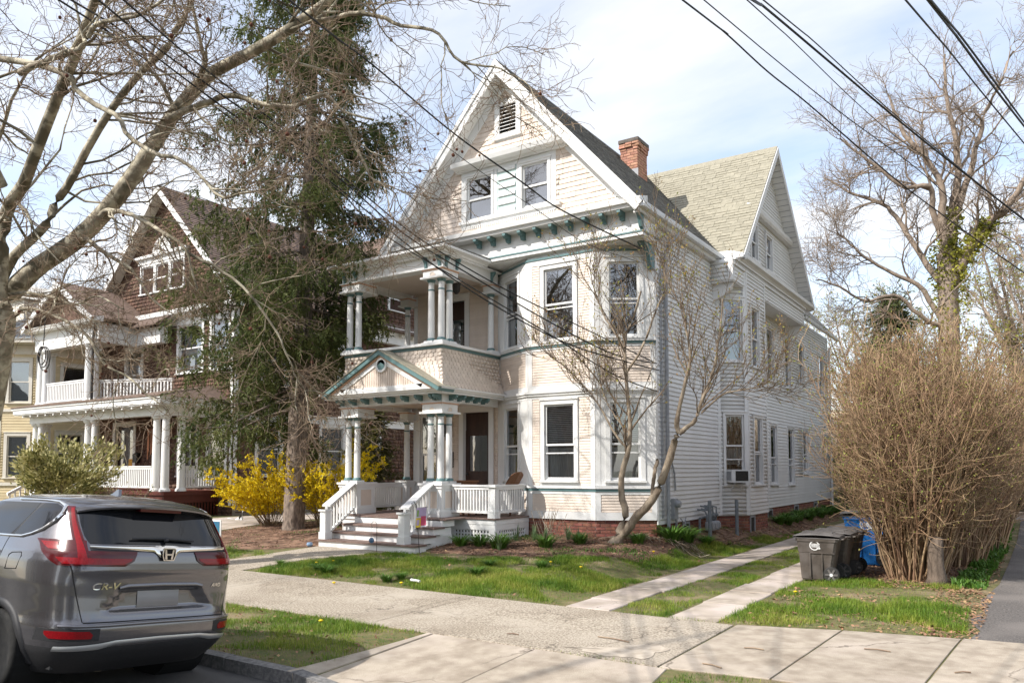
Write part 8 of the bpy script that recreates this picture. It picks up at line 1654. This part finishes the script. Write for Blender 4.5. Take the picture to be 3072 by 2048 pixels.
grass('left_grass', [(-13.3, 10.9), (-13.75, 9.46), (-18.0, 9.46), (-17.8, 11.4), (-16, 10.9), (-14.2, 11.3)], 2600, .07, 108, bare=-.3); grass('left_grass', [(-34, 9.5), (-21.6, 9.5), (-21.6, 14), (-34, 14)], 500, .08, 109)
grass('ground_ivy', [(-1.05, 14.4), (-.62, 14.2), (-.45, 20), (-.35, 33), (-.8, 33), (-.9, 20)], 1100, .16, 110, bare=-1, m=LILY, w=.05); grass('strip_edge_grass', [(-3.2, 13.4), (-2.9, 14.4), (-2.95, 30), (-3.22, 30)], 1500, .06, 111)
for i, pl in enumerate((LAWN, [(-13.5, 5.32), (-6.02, 5.32), (-5.85, 7.13), (-13.5, 7.13)], [(-3.23, 9.5), (-.7, 10.1), (-.7, 13.2), (-3.2, 13.3)])): grass('dry_grass', pl, 420, .035, 120+i, bare=-.3, m=DRY)
for i, (x, y, s) in enumerate(((-10.9, 10.0, .55), (-10.55, 9.85, .6), (-9.0, 9.75, .5), (-8.9, 10.0, .45), (-7.9, 10.8, .55), (-7.2, 11.8, .5), (-12.2, 10.2, .35), (-8.2, 11.6, .45))):
    put('daffodil_clump', lm[i % 3], x, y, s, i*.9, ('leafy tuft left of the white paper tube, farther of the two', 'leafy tuft just left of the white paper tube', 'leafy tuft by the pavement right of the paper tube', 'small leafy tuft behind the one right of the paper tube', 'leafy tuft in the middle of the front lawn', 'leafy tuft at the back of the front lawn near the bed', 'tiny leafy tuft beside the front walk', 'small leafy tuft in front of the mulch bed')[i], 'plant', 'leafy tufts in the front lawn')
DYEL = mat('dandelion_yellow', (.75, .52, .01), None); b = MB(); b.lathe(0, 0, [(.004, .045), (.028, .062), (.03, .07), (.018, .078), (.004, .08)], 10); b.tube([(0, 0, 0), (.004, 0, .05)], .003, 4); dm = b.mesh('dandelion', DYEL, 'all')
for i, (x, y) in enumerate(DAND): put('dandelion', dm, x, y, 1.0, i, 'yellow dandelion '+('in the front lawn straight before the stairs', 'in the front lawn right of the one before the stairs', 'at the pavement edge of the front lawn below the stairs', 'at the pavement edge of the front lawn before the porch lattice', 'in the front lawn before the brick foundation', 'in the front lawn nearest the drive strips', 'in the kerbside verge grass', 'in the grass at the foot of the brown carts', 'in the lawn before the leaning tree')[i], 'flower', 'dandelions in the grass')
b = MB(); b.tube([(-8.5, 9.8, g1(-8.5, 9.8)+.06), (-8.28, 9.76, g1(-8.3, 9.76)+.06)], .022, 8); tag(b.build('paper_tube', LOGO, None), 'small white paper tube lying on the front lawn', 'litter')
for x, y, L, a, lb in ((-3.9, 7.92, .42, -.15, 'dark twig on the old grey pavement near the white patch'), (-5.0, 7.55, .14, .2, 'short brown twig at the middle of the pavement'), (-2.45, 8.3, .2, .1, 'twig on the smooth pavement slab left of the joint'), (-1.35, 8.9, .25, .05, 'twig on the second smooth pavement slab'), (-2.6, 7.42, .22, -.3, 'twig by the small grass patch at the picture bottom'), (-.55, 8.4, .15, .6, 'twig on the smooth slab at the right')):
    b = MB(); z = g1(x, y)+.024; b.tube([(x-L/2*math.cos(a), y-L/2*math.sin(a), z), (x, y+.01, z+.006), (x+L/2*math.cos(a), y+L/2*math.sin(a), z)], .007, 5); tag(b.build('fallen_twig', TWIG, None), lb, 'twig', 'twigs on the pavement')
grass('bed_weeds', BED1, 900, .055, 112, bare=-.05, mind=.03, m=LILY, w=.018); grass('bed_weeds', BED2, 500, .05, 113, bare=.1, mind=.02, m=LILY, w=.018); grass('bed_weeds', BED3, 500, .06, 114, bare=.0, mind=.05)
grass('joint_weeds', [(-13, 7.11), (-3.0, 7.11), (-3.0, 7.17), (-13, 7.17)], 1500, .035, 115, bare=.1, mind=.02); grass('joint_weeds', [(-12.3, 9.38), (-3.2, 9.38), (-3.2, 9.46), (-12.3, 9.46)], 2500, .05, 116, bare=-.3); grass('joint_weeds', [(-3.2, 9.46), (-.7, 10.0), (-.7, 10.12), (-3.2, 9.58)], 2500, .05, 117, bare=-.3)
# leaf litter and mulch chips
def flakes(name, poly, n, seed, m, L, Wd, dz=.02):
    g = np.random.default_rng(seed); A = np.array(poly); lo, hi = A.min(0), A.max(0); P = lo+g.random((n, 2))*(hi-lo); P = P[inpoly(P, poly)]; n = len(P); p = np.concatenate([P, (gz(P[:, 0], P[:, 1])+dz+g.random(n)*.02)[:, None]], 1); d = g.normal(size=(n, 3)); d[:, 2] *= .25; q = Geo(); d = unit(d); s = unit(np.cross(d, np.array([0, 0, 1.])+g.normal(size=(n, 3))*.35)); l = (L*g.uniform(.5, 1.3, n))[:, None]; w = (Wd*g.uniform(.5, 1.3, n))[:, None]; q.quads(np.stack([p-d*l*.5, p+s*w*.5, p+d*l*.5, p-s*w*.5], 1)); q.build(name, m, None, 'stuff')
for i, B_ in enumerate((BED1, BED2, BED3)): flakes('mulch_chips', B_, 6000 if i < 2 else 2500, 130+i, MULCHC, .05, .022)
flakes('leaf_litter', [(-3.0, 13.6), (-.7, 13.6), (-.45, 15.5), (-.4, 22), (-1.1, 24), (-3, 18)], 9000, 140, LEAFB, .052, .034, .012); flakes('leaf_litter', [(-1.1, 10.0), (-.5, 10.0), (-.45, 14), (-1.2, 14)], 1300, 141, LEAFB, .05, .032, .012)
flakes('leaf_litter', LAWN, 420, 142, LEAFB, .06, .04, .02); flakes('leaf_litter', [(-13.5, 5.3), (-6, 5.3), (-5.9, 7.1), (-13.5, 7.1)], 300, 143, LEAFB, .06, .04, .02); flakes('leaf_litter', BED3, 2000, 144, LEAFB, .06, .04, .02); flakes('leaf_litter', [(-3.1, 9.5), (-.7, 10.1), (-.7, 13), (-3.1, 13)], 600, 145, LEAFB, .06, .04, .015); flakes('leaf_litter', BED1, 900, 146, LEAFB, .06, .04, .03)
# ---------------------------------------------------------------- overhead cables
CABLE = mat('black_cable', (.012, .012, .012), None, rough=.6)
lab = {0: 'lowest black cable of the bundle running to the white house corner', 1: 'second black cable of the bundle running to the white house corner', 2: 'third black cable of the bundle running to the white house corner', 3: 'topmost black cable of the bundle running to the white house corner', 4: 'thick black cable crossing the attic window to the bracketed corner', 5: 'thin wire running beside the thick cable across the attic window'}
def cable(pts, r, label, group):
    P = resample(pts, 60); q = MB(); q.tube(P, r, 6); tag(q.build('overhead_cable', CABLE, None, smooth=True), label, 'cable', group)
def longer(pts, a, c):
    p = [np.array(q) for q in pts]; o = list(pts)
    if a: o = [tuple(p[0]+unit(p[0]-p[1])*a)]+o
    if c: o = o+[tuple(p[-1]+unit(p[-1]-p[-2])*c)]
    return o
for i, (k, pts) in enumerate(WIRE_L): cable(longer(pts, 18, 0), {'service': .013, 'thick': .014, 'thin': .006}[k], lab[i], 'cables from the left to the white house')
labr = ['black cable passing lowest before the sky, left of the cross gable peak', 'thin cable just above the lowest one on the right', 'thick cable of the close pair in the middle of the right sky', 'thin cable above the thick middle one', 'thin cable under the thick middle one', 'thin single cable at the top right', 'thick twisted cable at the top right', 'second strand twisted round the thick cable at the top right']
for i, pts in enumerate(WIRE_R): cable(longer(pts, 16, 14), (.012, .008, .016, .008, .007, .009, .013, .011)[i], labr[i], 'cables across the right sky')
b = MB()
for k, r in enumerate((.19, .22, .25)): b.tube([(-17.2+r*math.cos(a)*.9, 8.0+.03*k, 4.5+r*math.sin(a)-.03*k) for a in np.linspace(0, 2*math.pi, 22)], .012, 6, cap=False)
b.tube([(-17.2, 8.03, 4.72), (-17.15, 8.03, 5.6)], .010, 5); tag(b.build('cable_coil', CABLE, None, smooth=True), 'coil of black cable hanging among the sycamore branches before the yellow house', 'cable coil')
# ---------------------------------------------------------------- the other side of the street (behind the photographer, seen in panes and paint)
for i, (x, w_, h_, c) in enumerate(((-34, 9, 7.5, (.30, .28, .25)), (-20, 9, 8, (.22, .13, .09)), (-6, 9, 7.6, (.35, .34, .30)), (9, 10, 8, (.2, .22, .25)))):
    t = thing('street_house', ('grey', 'brown', 'pale', 'blue grey')[i]+' gabled house across the street behind the photographer', 'house', (x, -24, .1)); mw = mat('far_house_wall', c, tuple(q*.85 for q in c), 2, .8); b = MB(); b.box(x-w_/2, x+w_/2, -30, -20, .1, h_); b.build('wall', mw, t); b = MB(); b.prism([(x-w_/2-.5, -19.5, h_), (x+w_/2+.5, -19.5, h_), (x, -19.5, h_+5)], (0, -11, 0)); b.build('roof', ROOFD, t)
    for u in (-3, -.2, 2.2):
        for z in (1.6, 4.8): b = MB(); b.box(x+u, x+u+1, -19.99, -19.95, z, z+1.7); b.build('window', TINT, t)
for i, (x, y, h) in enumerate(((-24, -12, 15), (-11, -11.5, 16), (1.5, -12.5, 14), (-17, -17, 13), (13, -12, 15))):
    bare_tree('street_tree', ('first', 'second', 'third', 'fourth', 'fifth')[i]+' bare street tree on the other side of the street', simple_limbs(x, y, h, 8, 160+i, .5), 10, 6, 4, 2.6, 1.4, .6, GREYB, (x, y, .1), 170+i, .014, group='street trees opposite')
import numpy as np
F,CY,CX=2318.3,1269.66,1536.
YAW,PITCH,ROLL=0.58573,0.058854,-0.0014697
def setp(f,cy,yaw,pitch,roll):
    global F,CY,R,U,FW
    F,CY=f,cy
    fw=np.array([-np.sin(yaw)*np.cos(pitch),np.cos(yaw)*np.cos(pitch),np.sin(pitch)])
    r=np.array([np.cos(yaw),np.sin(yaw),0]); u=np.cross(r,fw)
    R=r*np.cos(roll)+u*np.sin(roll); U=np.cross(R,fw); FW=fw
setp(F,CY,YAW,PITCH,ROLL)
H=2.1
def C(): return np.array([0,0,H])
def pr(P):
    d=np.asarray(P,float)-C(); return CX+F*(d@R)/(d@FW), CY-F*(d@U)/(d@FW)
def ray(x,y): return R*(x-CX)/F-U*(y-CY)/F+FW
def onz(x,y,z=0): d=ray(x,y); t=(z-H)/d[2]; return C()+d*t
def ony(x,y,Y): d=ray(x,y); return C()+d*(Y/d[1])
def onx(x,y,X): d=ray(x,y); return C()+d*(X/d[0])
